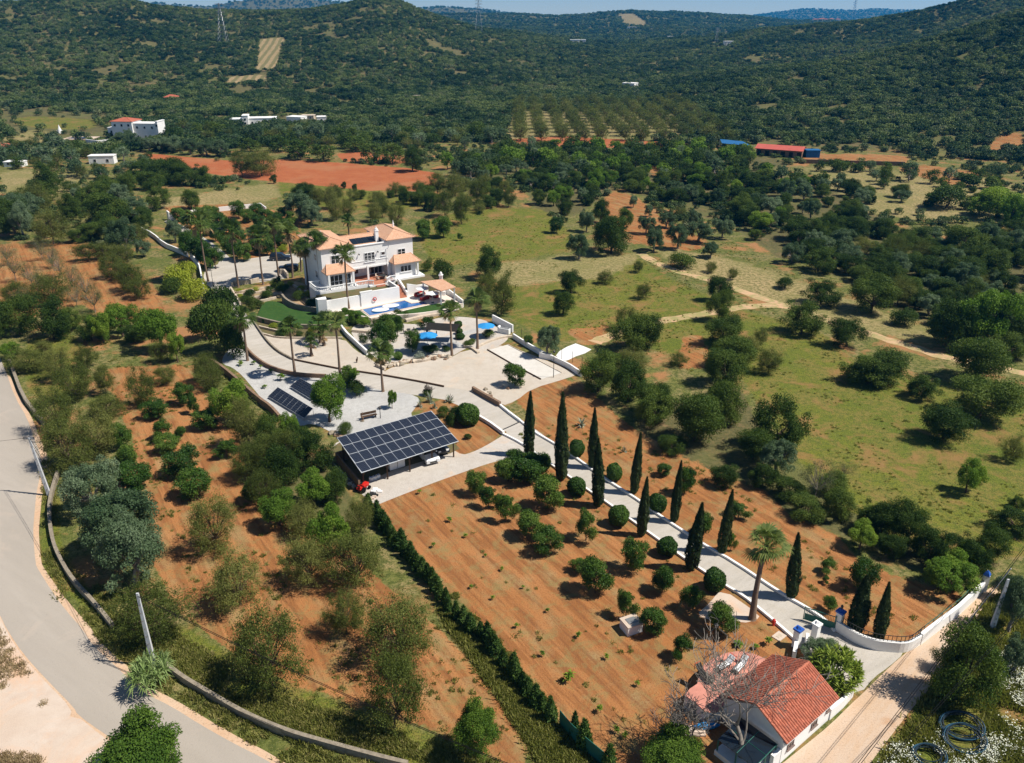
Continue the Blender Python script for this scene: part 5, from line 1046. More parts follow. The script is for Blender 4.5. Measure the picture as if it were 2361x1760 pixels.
def ribbed(u0, u1, v0, z0, v1, z1):
    n_ = int(round((u1-u0)/.27)); st_ = (u1-u0)/n_; prof_ = []
    for i in range(n_):
        for k in range(6): a_ = k/6; prof_.append((u0+(i+a_)*st_, .12*abs(math.sin(math.pi*a_))**.7))
    prof_.append((u1, 0)); sl = math.hypot(v1-v0, z1-z0); nz = abs(v1-v0)/sl; nv_ = -(z1-z0)/sl*(1 if v1 > v0 else -1)
    rows = 9; base_i = len(rf.v); vs = []; fs = []
    for r__ in range(rows):
        for e in (0, 1):
            t__ = (r__+e)/rows; lift = .03*(1-e)
            for u_, h_ in prof_: vs.append((u_, v0+(v1-v0)*t__+(h_+lift)*nv_, z0+(z1-z0)*t__+(h_+lift)*nz))
    m_ = len(prof_)
    for r__ in range(rows):
        for i in range(m_-1):
            a_ = 2*r__*m_+i; fs.append((a_, a_+1, a_+m_+1, a_+m_) if v1 > v0 else (a_+1, a_, a_+m_, a_+m_+1))
            if r__ < rows-1: b_ = a_+m_; fs.append((b_, b_+1, b_+m_+1, b_+m_))
    rf.add(vs, fs)
ribbed(-.05, CLn+.1, -.1, 2.55, 3.0, 4.25); ribbed(-.05, CLn+.1, 6.4, 2.55, 3.0, 4.25)
rf.tube([(-.08, 3.0, 4.3), (CLn+.12, 3.0, 4.3)], .13, 8)
for u_ in (-.03, CLn+.08): rf.tube([(u_, -.1, 2.66), (u_, 3.0, 4.36)], .09, 6).tube([(u_, 6.4, 2.66), (u_, 3.0, 4.36)], .09, 6)
rf.build('roof', TILEC, cot)
MB().box(0, CLn, -.08, .3, 2.38, 2.5).build('eave_moulding', WHITE2, cot)
BROWNP = mat_simple('brown_shutter', (.2, .14, .12), .6, .4, .1)
for u0, u1 in ((.9, 1.75), (4.3, 5.1)):
    wv = window(u0, u1, 1.0, 2.0, .3, 2, 2, BROWNP, parent=cot)
window(6.5, 6.9, 1.4, 1.9, .3, 1, 1, BROWNP, parent=cot)
mb = MB().box(-.9, .1, .32, .62, -.1, 1.5); mb.build('side_wall', WHITE, cot)
wallthing('lane_wall', [CW(CLn-.05, .35), CW(9.5, .35), CW(11.2, .5)], .3, -.1, [1.2, 1.0, .9], WHITE, 'low white wall running on from the cottage below the yucca', 'wall')
dk = [P('K', x_, y_, 1.3) for x_, y_ in [(270, 480), (330, 410), (430, 345), (560, 285), (700, 262), (820, 270), (930, 305), (1100, 380), (1120, 420), (860, 640), (620, 840), (440, 985), (330, 960), (220, 860), (95, 775), (150, 700), (240, 640)]]
dkt = thing('roof_terrace', 'rounded pink terrace with loungers beside the cottage', 'terrace', (dk[0][0], dk[0][1], 0))
dl = [(p_[0]-dk[0][0], p_[1]-dk[0][1]) for p_ in dk]
MB().prism(dl, -.1, 1.22).build('base', WHITE, dkt); MB().prism([((x_-3.5)*1.0+3.5, y_) for x_, y_ in dl], 1.221, 1.32).build('floor', PINKR, dkt)
def lounger(loc, rz, lab, mat=WHITEF):
    t_ = thing('sun_lounger', lab, 'sun lounger', loc, rz, 'loungers on the pink terrace')
    MB().box(-.9, .45, -.3, .3, .26, .33).build('frame', DARKM, t_); MB().box(-.88, .4, -.27, .27, .33, .4).build('cushion', mat, t_, bevel=.03)
    MB().add([(.45, -.3, .3), (.45, .3, .3), (1.0, .3, .8), (1.0, -.3, .8), (.45, -.3, .38), (.45, .3, .38), (.97, .3, .87), (.97, -.3, .87)], [(3, 2, 1, 0), (4, 5, 6, 7), (0, 1, 5, 4), (1, 2, 6, 5), (2, 3, 7, 6), (3, 0, 4, 7)]).build('backrest', mat, t_)
    MB().tube([(1.0, -.32, .3), (1.05, -.32, .9), (1.05, .32, .9), (1.0, .32, .3)], .03, 5).build('hoop', REDP, t_)
    for a in (-.8, .4):
        for b in (-.25, .25): MB().box(a-.03, a+.03, b-.03, b+.03, 0, .26).build('leg', DARKM, t_)
lounger(P('K', 560, 410, 1.7)[:2]+(1.33,), R(35), 'left white lounger with a red hoop on the pink terrace'); lounger(P('K', 740, 420, 1.7)[:2]+(1.33,), R(48), 'right white lounger with a dark back on the pink terrace')
lounger(P('K', 330, 530, 1.7)[:2]+(1.33,), R(120), 'dark blue covered lounger at the left edge of the pink terrace', DARKG)
kq = P('D3', 1570, 1355); ky = thing('kayak', 'small blue boat lying on the soil left of the bare tree', 'boat', kq, R(5)); MB().lathe([(.05, -1.2), (.28, -.6), (.34, 0), (.28, .6), (.05, 1.2)], 10).build('hull', BLUEF, ky, smooth=True); ky.children[0].rotation_euler = (0, R(90), 0); ky.children[0].location = (0, 0, .25)
kq = P('D3', 1470, 1390); tag(MB().box(-.9, .9, -.5, .5, 0, .18).box(-.5, .7, -.3, .45, .18, .3).build('paving_stack', SIDER), 'pale slabs lying beside the blue boat', 'paving slabs').location = kq
gh = thing('glazed_shelter', 'dark glazed lean-to at the left end of the cottage', 'shelter', (CO[0], CO[1], 0), CA)
MB().box(-3.2, -.1, .5, 4.2, -.1, .5).build('base', WHITE, gh)
MB().add([(-3.1, .6, 1.7), (-.15, .6, 2.1), (-.15, 4.1, 2.1), (-3.1, 4.1, 1.7), (-3.1, .6, 1.66), (-.15, .6, 2.06), (-.15, 4.1, 2.06), (-3.1, 4.1, 1.66)], BOXF).build('roof', GLASS, gh)
mb = MB()
for x_, y_, z_ in ((-3.05, .65, 1.66), (-.2, .65, 2.06), (-.2, 4.05, 2.06), (-3.05, 4.05, 1.66), (-3.05, 2.3, 1.66), (-1.6, .65, 1.86)): mb.box(x_-.05, x_+.05, y_-.05, y_+.05, .5, z_)
mb.tube([(-3.05, .6, 1.72), (-.2, .6, 2.12)], .04, 4).tube([(-3.05, 2.3, 1.72), (-.2, 2.3, 2.12)], .03, 4).tube([(-1.6, .6, 1.92), (-1.6, 4.1, 1.92)], .03, 4); mb.build('frame', GREENM, gh)
wb = thing('well_box', 'square white well box between two citrus trees', 'well', P('D3', 935, 520), R(25))
MB().box(-.85, .85, -.75, .75, -.1, 1.0).build('body', WHITE, wb, bevel=.03); MB().box(-.9, .9, -.8, .8, 1.0, 1.1).build('lid_frame', SIDER, wb); MB().box(-.5, .5, -.4, .4, 1.1, 1.15).build('lid', METAL, wb)
mc = thing('manhole_cover', 'square pale slab on the soil beside the gate kerb', 'cover', P('D4', 130, 580), R(40)); MB().box(-.6, .6, -.45, .45, -.05, .08).build('slab', SIDER, mc); MB().box(-.3, .3, -.2, .2, .08, .1).build('lid', STONE2, mc)
hr = thing('fire_hydrant', 'small red hydrant on the near driveway kerb', 'hydrant', P('D4', 80, 485)); MB().lathe([(.13, 0), (.13, .5), (.17, .52), (.15, .7), (.04, .8)], 8).build('body', REDP, hr); MB().box(-.22, .22, -.06, .06, .4, .52).build('outlet', REDP, hr)
o = sheetpx('paved_patch', [S('D3', *q) for q in [(1700, 170), (2030, 400), (2000, 440), (1880, 470), (1780, 420), (1640, 450), (1480, 400), (1600, 300)]], .01, SIDER, 1)
# pipe coils in the flower meadow
def coil(t_, x, y, r, turns, lab, tilt=0.0, sq=1.0):
    o_ = thing('pipe_coil', lab, 'pipe coil', P(t_, x, y), 0, 'coils of dark pipe in the flowers')
    for k in range(turns):
        rr_ = r-.15*(k % 3); z_ = .12+.16*(k//3)+.04*k; ox = .1*math.sin(k*2.1); MB().tube([(ox+rr_*math.cos(a), .1*math.cos(k)+rr_*sq*math.sin(a), z_+.25+tilt*math.sin(a+k*.1)) for a in [j*math.pi/16 for j in range(33)]], .042, 6, cap=False).build('pipe_loop', HOSEB if k % 3 else BLUEF2, o_)
BLUEF2 = mat_simple('blue_pipe', (.025, .085, .14), .4, .5, .15)
coil('D4', 1665, 1370, 1.75, 6, 'upper right coil of dark blue pipe lying in the white flowers', .25, .75); coil('D4', 1690, 1480, 1.65, 6, 'middle coil of dark blue pipe leaning on the upper coil', .3, .8); coil('D4', 1390, 1620, 1.3, 6, 'lower left coil of dark blue pipe at the bottom edge', .1, .8)

# ---------------------------------------------------------------- poles and cables
def power_pole(base, top_row, lab, lean=(0, 0), arms=True, h=None):
    h = h or solve_h(base, top_row); o_ = thing('utility_pole', lab, 'utility pole', base, 0, None)
    tx, ty = lean; n_ = MB(); k = 7; w0, w1 = .24, .11
    vs = []; 
    for j in range(2):
        z_ = -.2 if j == 0 else h; w_ = w0 if j == 0 else w1; f_ = j
        vs += [(tx*f_-w_, ty*f_-w_*.6, z_), (tx*f_+w_, ty*f_-w_*.6, z_), (tx*f_+w_, ty*f_+w_*.6, z_), (tx*f_-w_, ty*f_+w_*.6, z_)]
    n_.add(vs, [(0, 1, 5, 4), (1, 2, 6, 5), (2, 3, 7, 6), (3, 0, 4, 7), (4, 5, 6, 7), (3, 2, 1, 0)]); n_.build('pole', POLEC, o_)
    rg_ = MB()
    for i in range(8): f_ = (i+1)/9.5; rg_.box(tx*f_-.05, tx*f_+.05, ty*f_-.2, ty*f_-.14, h*f_, h*f_+.18)
    rg_.build('recesses', METAL, o_)
    if arms:
        MB().box(tx-.7, tx+.7, ty-.05, ty+.05, h-.25, h-.15).tube([(tx-.35, ty, h-.1), (tx-.2, ty, h+.25), (tx+.2, ty, h+.25), (tx+.35, ty, h-.1)], .03, 5).build('crossarm', METAL, o_)
        for s in (-.6, .6): MB().lathe([(.05, h-.15), (.08, h-.05), (.05, h+.08)], 8, (tx+s, ty, 0)).build('insulator', DARKM, o_)
    return (base[0]+tx, base[1]+ty, h)
b1 = P('D1', 1305, 830); b2 = P('C1', 420, 1075); b3 = P('D4', 1930, 515)
t1 = power_pole(b1, 1368, 'concrete utility pole standing in the reed clump at lower left', arms=False); t2 = power_pole(b2, 1013, 'concrete utility pole beside the curved stone wall at left', (-.9, .4)); t3_ = power_pole(b3, 1336, 'concrete utility pole beside the dirt road at the right edge', (.15, 0), arms=False)
st2 = MB().tube([(b2[0]-.75, b2[1]+.35, 6.6), (b2[0]+2.4, b2[1]-.2, 0)], .015, 4).build('stay_wire', DARKM); tag(st2, 'stay wire of the left utility pole', 'wire')
tag(MB().tube([(b3[0]+.1, b3[1], 7.2), (b3[0]-1.6, b3[1]+1.2, 0)], .05, 5).build('brace_pole', POLEC), 'thin leaning brace of the right-hand utility pole', 'brace')
def cable(a, b, sag, lab, r=.022, g='overhead cables'):
    a = Vector(a); b = Vector(b); pts = [a.lerp(b, k/16)-Vector((0, 0, sag*4*(k/16)*(1-k/16))) for k in range(17)]
    tag(MB().tube(pts, r, 4).build('overhead_cable', BLACKR), lab, 'cable', g)
for s in (-.12, .12):
    cable((t2[0]+s, t2[1], t2[2]-.2), (t1[0]+s, t1[1], t1[2]-.3), .5, 'dark cable strung between the two left utility poles', .018)
    e1 = Vector(G(1180, 1757, 6.2)); dd = e1-Vector(t1); cable((t1[0]+s, t1[1], t1[2]-.3), tuple(Vector(t1)+dd*1.5+Vector((s, 0, 1.2))), 1.2, 'dark cable crossing the orange field from the lower left pole', .03)
    cable((t2[0]+s, t2[1], t2[2]), (t2[0]-30, t2[1]-3+s*3, 8.2), .8, 'dark cable leaving the frame at the left', .015)
sh1 = Vector(P('D4', 1200, 740)); sh2 = Vector(P('D4', 450, 1652)); sh3 = Vector(P('D4', 1540, 820)); sh4 = Vector(P('D4', 740, 1652)); off = Vector((sv.x, sv.y, 0))/sv.z*8.0+Vector((0, 0, 8.0))
for A_, B_, s in ((sh1, sh2, 0), (sh1, sh2, .22), (sh3, sh4, 0), (sh3, sh4, .22)):
    A1 = Vector((t3_[0], t3_[1], t3_[2])); dd = (B_-A_); p0 = A_+off+Vector((s, 0, 0)); cable(tuple(p0-dd*.6), tuple(p0+dd*1.8), 0.05, 'cable along the dirt road by the cottage', .022)
# ---------------------------------------------------------------- lattice pylons and far buildings
def pylon(px, base_row, top_row, lab):
    x_, y_, z_ = hit(px, base_row); d = math.hypot(x_, y_); h = (base_row-top_row)*d/1900*1.03; w = h*.11
    o_ = thing('lattice_pylon', lab, 'pylon', (x_, y_, z_-.5), 0, 'power pylons on the hills'); mb = MB(); r_ = h*.0045
    def wd(f_): return w*(1-f_)**1.1+w*.1
    for a in (-1, 1):
        for b in (-1, 1): mb.tube([(a*wd(k/6), b*wd(k/6), h*k/6) for k in range(7)], r_, 4)
    for k in range(9):
        f0, f1 = k/9, (k+1)/9
        for s in (-1, 1):
            mb.tube([(-wd(f0), s*wd(f0), h*f0), (wd(f1), s*wd(f1), h*f1)], r_*.6, 3); mb.tube([(wd(f0), s*wd(f0), h*f0), (-wd(f1), s*wd(f1), h*f1)], r_*.6, 3); mb.tube([(s*wd(f0), -wd(f0), h*f0), (s*wd(f1), wd(f1), h*f1)], r_*.6, 3)
    mb.build('tower', METAL, o_); mb = MB()
    for f_ in (.78, .88, .97): mb.tube([(-w*1.1, 0, h*f_), (w*1.1, 0, h*f_)], r_*1.2, 4); mb.tube([(-w*1.1, 0, h*f_), (0, 0, h*(f_+.03))], r_*.7, 3); mb.tube([(w*1.1, 0, h*f_), (0, 0, h*(f_+.03))], r_*.7, 3)
    mb.build('crossarms', METAL, o_)
pylon(516, 100, 27, 'tallest lattice pylon on the slope at upper left'); pylon(1104, 76, 14, 'lattice pylon on the ridge shoulder right of the pointed hill'); pylon(1651, 103, 71, 'small lattice pylon in the middle distance of the valley'); pylon(1966, 50, 12, 'faint distant lattice pylon in front of the blue ridge')
REDRF = mat_simple('red_roof_far', (.42, .12, .07), .8, .3, .15, .4)
def far_house(px, row, w, h, d, rz, lab, roof=None, zs=0, name='white_house', blocks=None, wall=WHITE, win=3, cat='house'):
    x_, y_, z_ = hit(px, row); o_ = thing(name, lab, cat, (x_, y_, z_-.3), R(rz))
    for (a0, a1, b0, b1, hh, rt) in (blocks or [(-w/2, w/2, 0, d, h, roof)]):
        MB().box(a0, a1, b0, b1, -1.5, hh).build('wall', wall, o_)
        if rt == 'hip': mb = MB(); hip(mb, a0-.4, a1+.4, b0-.4, b1+.4, hh+.15, hh+1.5, 'u' if a1-a0 > b1-b0 else 'v'); mb.build('roof', REDRF, o_)
        else: MB().box(a0-.15, a1+.15, b0-.15, b1+.15, hh, hh+.3).build('parapet', wall, o_)
        n_ = max(1, int((a1-a0)/3.2))
        for k in range(n_):
            c_ = a0+(a1-a0)*(k+.5)/n_
            for zz in ([1.0] if hh < 4.5 else [1.0, hh-2.2]): w_ = MB().box(c_-.55, c_+.55, b0-.06, b0+.01, zz, zz+1.2).build('window', WHITE2, o_); MB().box(c_-.45, c_+.45, b0-.09, b0-.06, zz+.1, zz+1.1).build('pane', GLASS, w_)
    return o_
far_house(305, 322, 0, 0, 0, -6, 'big white house with a red roof behind the olive row at left', blocks=[(-9, 1, 0, 9, 8.2, 'hip'), (1.02, 12, 1, 8, 7.2, None), (-12.5, -9.02, 2, 7, 5.0, None), (12.02, 13, 1, 8, 8.2, None)])
wallthing('pool_wall', [hit(200, 333), hit(225, 336), hit(255, 333)], .5, 0, 2.2, WHITE, 'white terrace wall left below the big red-roofed house', 'wall')
far_house(235, 379, 9.5, 3.2, 4, 6, 'small white building with a grey roof among trees below the big house', name='white_outbuilding'); far_house(31, 386, 7, 2, 4, 0, 'low white shed at the far left among trees', name='white_shed'); far_house(0, 358, 6, 3.6, 6, 10, 'white house with a red roof cut by the left frame edge', 'hip')
far_house(565, 290, 0, 0, 0, 10, 'long low white house in the trees right of the pylon strip', blocks=[(-8, -1, 0, 7, 3.4, None), (-.98, 2, -1, 6, 5.2, None), (2.02, 16, 1, 8, 3.6, None)])
far_house(678, 286, 9, 3.6, 6, -20, 'white house with a slanting front half hidden in trees'); far_house(709, 278, 7, 2.6, 5, 0, 'low cream building half hidden in trees', wall=STONE2); far_house(742, 283, 5, 3, 5, 10, 'smallest white house right of the cream building')
far_house(395, 236, 8, 3.2, 6, 10, 'lone small house with a terracotta roof on the lower slope', 'hip', wall=STONE2); far_house(962, 232, 6, 3.0, 5, -10, 'ruined stone house in the woods of the lower slope', wall=STONE); far_house(1448, 203, 10, 3.5, 8, -30, 'pale ruin with a white wall in the middle valley')
for k, (a, b, w_) in enumerate([(1325, 101, 12), (1343, 101, 9), (1458, 68, 22), (1549, 91, 16), (1680, 106, 10)]): far_house(a, b, w_, 5, 8, 0, ['leftmost tiny white farmhouse in the far valley', 'tiny white farmhouse right next to the leftmost one', 'tiny white building below the cleared hill strip', 'tiny pale building in the far vineyard', 'rightmost tiny white farmhouse in the far valley'][k])
for k in range(12): far_house(1882+k*8.4+rng.uniform(-2, 2), 50-(k % 3)*.8, rng.uniform(10, 18), 6, 10, 0, 'white house in the distant village under the blue ridge', 'hip', name='village_house')
for o_ in [o_ for o_ in bpy.data.objects if o_.name.startswith('village_house')]: o_['group'] = 'houses of the distant village'
wtw = thing('white_statue', 'small white pointed structure on the pale field at upper left', 'monument', hit(139, 308)); MB().lathe([(1.2, 0), (.9, 1.5), (.3, 3.2), (.1, 4)], 8).build('body', WHITE, wtw); MB().box(-1.5, 1.5, -.2, .2, 1.0, 1.3).build('arms', WHITE, wtw)
fp = thing('distant_pool', 'small blue pool on the terrace left of the big white house', 'swimming pool', hit(186, 319)); MB().box(-7, 7, -5, 5, -.3, .12).build('surround', SIDER, fp); MB().box(-3.5, 4, -2.5, 2.5, .12, .16).build('water', wm.m, fp)
# stable with a red roof and blue netting
sa_, sb_ = G(1739, 358), G(1850, 366)
stb = thing('stable', 'long low stable with a red sheet roof among trees at right', 'stable', (sa_[0], sa_[1], 0), math.atan2(sb_[1]-sa_[1], sb_[0]-sa_[0])); sl_ = math.hypot(sb_[0]-sa_[0], sb_[1]-sa_[1])
RS = mat_simple('red_sheet_roof', (.5, .11, .08), .6, .3, .15, .5)
MB().box(.5, sl_-.5, .5, 8, -.3, 2.6).build('wall', BROWNW, stb); MB().add([(0, -.5, 2.9), (sl_, -.5, 2.9), (sl_, 4.2, 4.2), (0, 4.2, 4.2), (sl_, 8.8, 2.9), (0, 8.8, 2.9), (0, -.5, 2.7), (sl_, -.5, 2.7)], [(0, 1, 2, 3), (3, 2, 4, 5), (6, 7, 1, 0)]).build('roof', RS, stb)
mb = MB(); [mb.box(1+k*3.2, 2.6+k*3.2, .42, .5, 0, 2.1) for k in range(int(sl_/3.2))]; mb.build('door', DARKG, stb)
BN = mat_simple('blue_net', (.02, .12, .3), .7, .2, .2); q0 = G(1663, 344); nt = thing('blue_canopy', 'blue netting canopy left of the red-roofed stable', 'canopy', q0); q1 = G(1735, 350)
MB().add([(0, 0, 2.5), (q1[0]-q0[0], q1[1]-q0[1], 2.2), (q1[0]-q0[0]-2, q1[1]-q0[1]+10, 2.9), (1, 8, 3.1)], [(0, 1, 2, 3)]).build('net', BN, nt)
for x_, y_ in ((0, 0), (q1[0]-q0[0], q1[1]-q0[1]), (1, 8), (q1[0]-q0[0]-2, q1[1]-q0[1]+10)): MB().tube([(x_, y_, 0), (x_, y_, 2.6)], .12, 5).build('post', METAL, nt)
q0 = G(1858, 364); nt = thing('blue_shed', 'dark blue shed at the right end of the stable', 'shed', q0, R(-4)); MB().box(0, 5.5, 0, 4, -.2, 2.8).build('wall', BN, nt); MB().box(-.2, 5.7, -.2, 4.2, 2.8, 3.0).build('roof', BN, nt)
wallthing('arena_wall', [G(1850, 377), G(1960, 380), G(2085, 383)], .4, 0, 1.6, BROWNW, 'dark wall along the near side of the red riding ground', 'wall')
# ---------------------------------------------------------------- trees and plants
TOPS = []   # ground spots taken by trees, to keep the scrub off them
def put(kind, base, sxy, sz, label, group=None, var=None, rz=None, far=False, cat='tree', name=None):
    ks = KIND[kind]; v = random.randrange(len(ks)) if var is None else var; k = ks[v]; nm = name or kind
    TOPS.append((base[0], base[1], k['w']*sxy/2)); rz = random.uniform(0, 6.28) if rz is None else rz
    sc = (sxy*random.uniform(.88, 1.1), sxy*random.uniform(.88, 1.1), sz)
    if far:
        o = bpy.data.objects.new(nm, farmesh(kind, v)); link(o); o.location = base; o.rotation_euler = (0, 0, rz); o.scale = sc
        return tag(o, label, cat, group)
    o = thing(nm, label, cat, base, rz, group); o.scale = sc; tl = .045 if kind == 'cypress' else .06; o.rotation_euler = (random.uniform(-tl, tl), random.uniform(-tl, tl), rz)
    for pn in ('crown', 'trunk'):
        c_ = bpy.data.objects.new(pn, k[pn]); link(c_); c_.parent = o
    return o
def fit(kind, cx, yb, w, h, var):
    """size and place a rounded crown from its extent in the photo (source pixels)"""
    k = KIND[kind][var]; basec = {'round_shrub': .98, 'citrus_tree': .95, 'leafy_tree': .95, 'bright_tree': .95, 'dark_bush': .6, 'olive_tree': .9, 'carob_tree': .7, 'oak_tree': .66, 'almond_tree': .82, 'pale_almond_tree': .85, 'yucca': .45}.get(kind, .5)
    bt = max(k['h']-basec, .3); hc = 1.0; sx = sz = 1.0
    if kind == 'round_shrub': w *= 1.1; h *= 1.06
    if kind == 'citrus_tree': w *= 1.1; h *= 1.06
    for _ in range(4):
        c = G(cx, yb-h/2, hc); dist = math.sqrt(c[0]**2+c[1]**2+(HC-hc)**2); e = math.asin((HC-hc)/dist); m = dist/1900
        a = w/2*m; H_ = h/2*m; b2 = (H_**2-(a*math.sin(e))**2)/math.cos(e)**2; b = math.sqrt(b2) if b2 > 0 else 0; b = min(max(b, .6*a), 1.35*a)
        sx = 1.78*a/k['w']; sz = .91*b/bt; hc = basec*sz
    return (c[0], c[1], 0.0), sx, sz, dist
ORD = ['leftmost', 'second from the left', 'third from the left', 'fourth from the left', 'fifth from the left', 'sixth from the left', 'seventh from the left', 'eighth from the left', 'ninth from the left', 'tenth from the left', '11th from the left', '12th from the left', '13th from the left', '14th from the left', '15th from the left', '16th from the left', '17th from the left', '18th from the left', '19th from the left', '20th from the left', '21st from the left', '22nd from the left', '23rd from the left', '24th from the left', '25th from the left', '26th from the left', '27th from the left', '28th from the left', '29th from the left', '30th from the left']
def plants(kind, items, where, look='', group=None, cat='tree', name=None, farlim=330):
    """items: (centre column, bottom row, width, height) in source pixels"""
    lab = {'round_shrub': 'clipped ball shrub'}.get(kind, KIND[kind][0].get('lab', kind.replace('_', ' ')))
    order = sorted(range(len(items)), key=lambda i: items[i][0]); mw = sorted(it[2] for it in items)[len(items)//2]
    for r_, i in enumerate(order):
        x, y, w, h = items[i][:4]; v = random.randrange(len(KIND[kind])); b, sx, sz, dist = fit(kind, x, y, w, h, v)
        size = 'large ' if w > 1.35*mw else ('small ' if w < .7*mw else '')
        ws = 0; text = f"{size}{look+' ' if look else ''}{lab} {where}" + (f", {ORD[r_] if r_ < len(order)-1 or r_ == 0 else 'rightmost'}" if len(items) > 1 else '')
        if len(text.split()) > 16 and size: text = text[len(size):]
        if len(text.split()) > 16: print('LONG', text)
        put(kind, b, sx, sz, text, (group or f"{lab}s {where}") if len(items) > 1 else None, v, far=dist > farlim, cat=cat, name=name)
def px(t_, items): return [(*S(t_, a, b), c, d) for a, b, c, d in items]
# lower left field
plants('olive_tree', [(212, 1180, 150, 125), (268, 1265, 195, 140), (298, 1350, 175, 165)], 'behind the curved roadside stone wall', 'silvery')
plants('almond_tree', [(150, 1088, 125, 130), (222, 1058, 110, 120), (125, 1000, 105, 110), (165, 928, 95, 100), (345, 1495, 180, 165), (612, 1600, 205, 200), (545, 1412, 140, 145), (485, 1280, 130, 150), (705, 1358, 130, 125), (815, 1368, 155, 150), (795, 1468, 110, 110), (922, 1538, 180, 175), (905, 1688, 170, 190), (237, 906, 55, 65), (321, 942, 80, 95), (381, 886, 60, 45), (245, 966, 75, 60)], 'on the orange field left of the hedge', 'loose')
plants('almond_tree', [(570, 1105, 100, 90), (482, 905, 65, 75), (566, 1030, 95, 120), (600, 1105, 100, 105), (655, 1090, 95, 105), (600, 1170, 90, 90), (700, 1245, 100, 95), (828, 1235, 70, 90)], 'in the field boundary thicket', 'bushy')
plants('bright_tree', [(531, 970, 90, 95), (664, 1018, 62, 66), (700, 1045, 60, 50), (640, 1215, 90, 90), (760, 1275, 100, 115), (720, 1175, 90, 90), (362, 792, 85, 78), (403, 822, 42, 55), (22, 828, 42, 38)], 'in the overgrown left boundary')
plants('carob_tree', [(620, 1058, 95, 100), (655, 1138, 105, 110), (722, 1100, 95, 105), (768, 1165, 80, 85), (690, 1058, 70, 80)], 'in the dark thicket left of the carport')
plants('leafy_tree', [(1105, 1748, 130, 130)], 'with a round bright crown standing alone at the bottom centre', 'rounded')
plants('leafy_tree', [(315, 1870, 250, 200)], 'cut by the bottom edge beside the road', 'large')
plants('leafy_tree', [(1560, 1815, 170, 120)], 'cut by the bottom edge below the bare tree')
plants('citrus_tree', [(422, 926, 40, 40), (444, 951, 32, 38), (474, 984, 60, 40), (357, 960, 52, 38), (373, 1012, 50, 42), (389, 1042, 58, 42), (419, 1090, 72, 55), (452, 1148, 74, 62), (310, 1124, 70, 58), (289, 1080, 50, 50), (275, 1028, 48, 50), (523, 1055, 48, 40), (577, 1156, 36, 42), (416, 1004, 24, 20)], 'in the left orange orchard', 'low', name='citrus_tree')
plants('pale_almond_tree', [(27, 634, 52, 48), (65, 652, 52, 46), (90, 672, 52, 46), (93, 590, 48, 40), (114, 609, 50, 42), (133, 628, 50, 42), (161, 656, 50, 46), (191, 678, 52, 50), (212, 712, 56, 54), (10, 600, 46, 40), (170, 700, 50, 40), (55, 700, 46, 40)], 'on the orange field at far left', 'sparse')
plants('almond_tree', [(253, 642, 60, 55), (280, 650, 60, 50), (300, 668, 70, 62), (316, 688, 62, 50), (283, 610, 55, 48), (240, 600, 50, 42), (117, 700, 85, 70), (33, 700, 60, 50)], 'right of the upper orange field', 'greyish')
plants('carob_tree', [(114, 786, 92, 100), (36, 776, 88, 90), (207, 790, 62, 62), (308, 797, 62, 52), (160, 765, 60, 55), (0, 780, 60, 80)], 'in the hedge below the upper orange field', 'dark')
plants('bright_tree', [(275, 766, 78, 66), (230, 780, 50, 60), (335, 775, 50, 50)], 'in the hedge below the upper orange field')
plants('almond_tree', [(101, 819, 38, 34), (196, 848, 52, 52), (368, 836, 52, 50), (60, 860, 90, 60), (470, 880, 70, 70), (130, 880, 70, 80)], 'in the weedy strip near the road', 'grey-green')
plants('dark_bush', [(500, 760, 95, 100), (510, 820, 100, 130), (535, 842, 70, 110), (470, 790, 70, 90)], 'in the tall dark mass beside the villa drive', 'dense', cat='tree', name='dense_tree')
plants('yellow_bush', [(409, 672, 75, 62), (449, 694, 72, 52), (430, 640, 50, 40)], 'outside the white boundary wall of the court', 'sprawling', cat='shrub')
plants('dark_bush', [(395, 680, 45, 40)], 'among the yellow-green shrubs outside the boundary wall', cat='shrub')
plants('olive_tree', [(16, 495, 62, 52), (63, 512, 70, 62), (283, 578, 68, 75), (327, 588, 38, 36), (272, 470, 50, 45), (305, 505, 62, 50), (400, 555, 50, 48), (45, 540, 60, 70)], 'left of the rear gate', 'grey')
plants('carob_tree', [(27, 545, 90, 85), (161, 511, 58, 66), (365, 484, 62, 56), (441, 486, 52, 46), (245, 526, 92, 78), (212, 555, 62, 44), (109, 446, 62, 70), (218, 478, 72, 56), (381, 426, 92, 62), (319, 418, 62, 46), (463, 429, 62, 46), (290, 450, 60, 50), (420, 430, 50, 50), (345, 440, 60, 44), (330, 530, 50, 50), (260, 560, 60, 60), (180, 560, 50, 30), (250, 470, 60, 60)], 'left of the rear gate', 'dark')
plants('almond_tree', [(114, 556, 84, 72), (200, 600, 60, 40), (150, 500, 50, 50), (80, 480, 60, 60), (320, 560, 50, 44)], 'in the rough ground left of the orange field', 'thin')
plants('citrus_tree', [(429, 582, 46, 46), (450, 594, 42, 46), (471, 604, 40, 45), (494, 615, 44, 42), (445, 565, 36, 30)], 'beside the white court wall', 'dense')
plants('citrus_tree', [(409, 508, 36, 28), (429, 522, 34, 28), (494, 550, 32, 32), (510, 563, 32, 32), (526, 577, 34, 34), (544, 590, 36, 38), (560, 600, 38, 36), (478, 540, 30, 28), (462, 528, 28, 26)], 'in the row along the rear drive', 'dark')
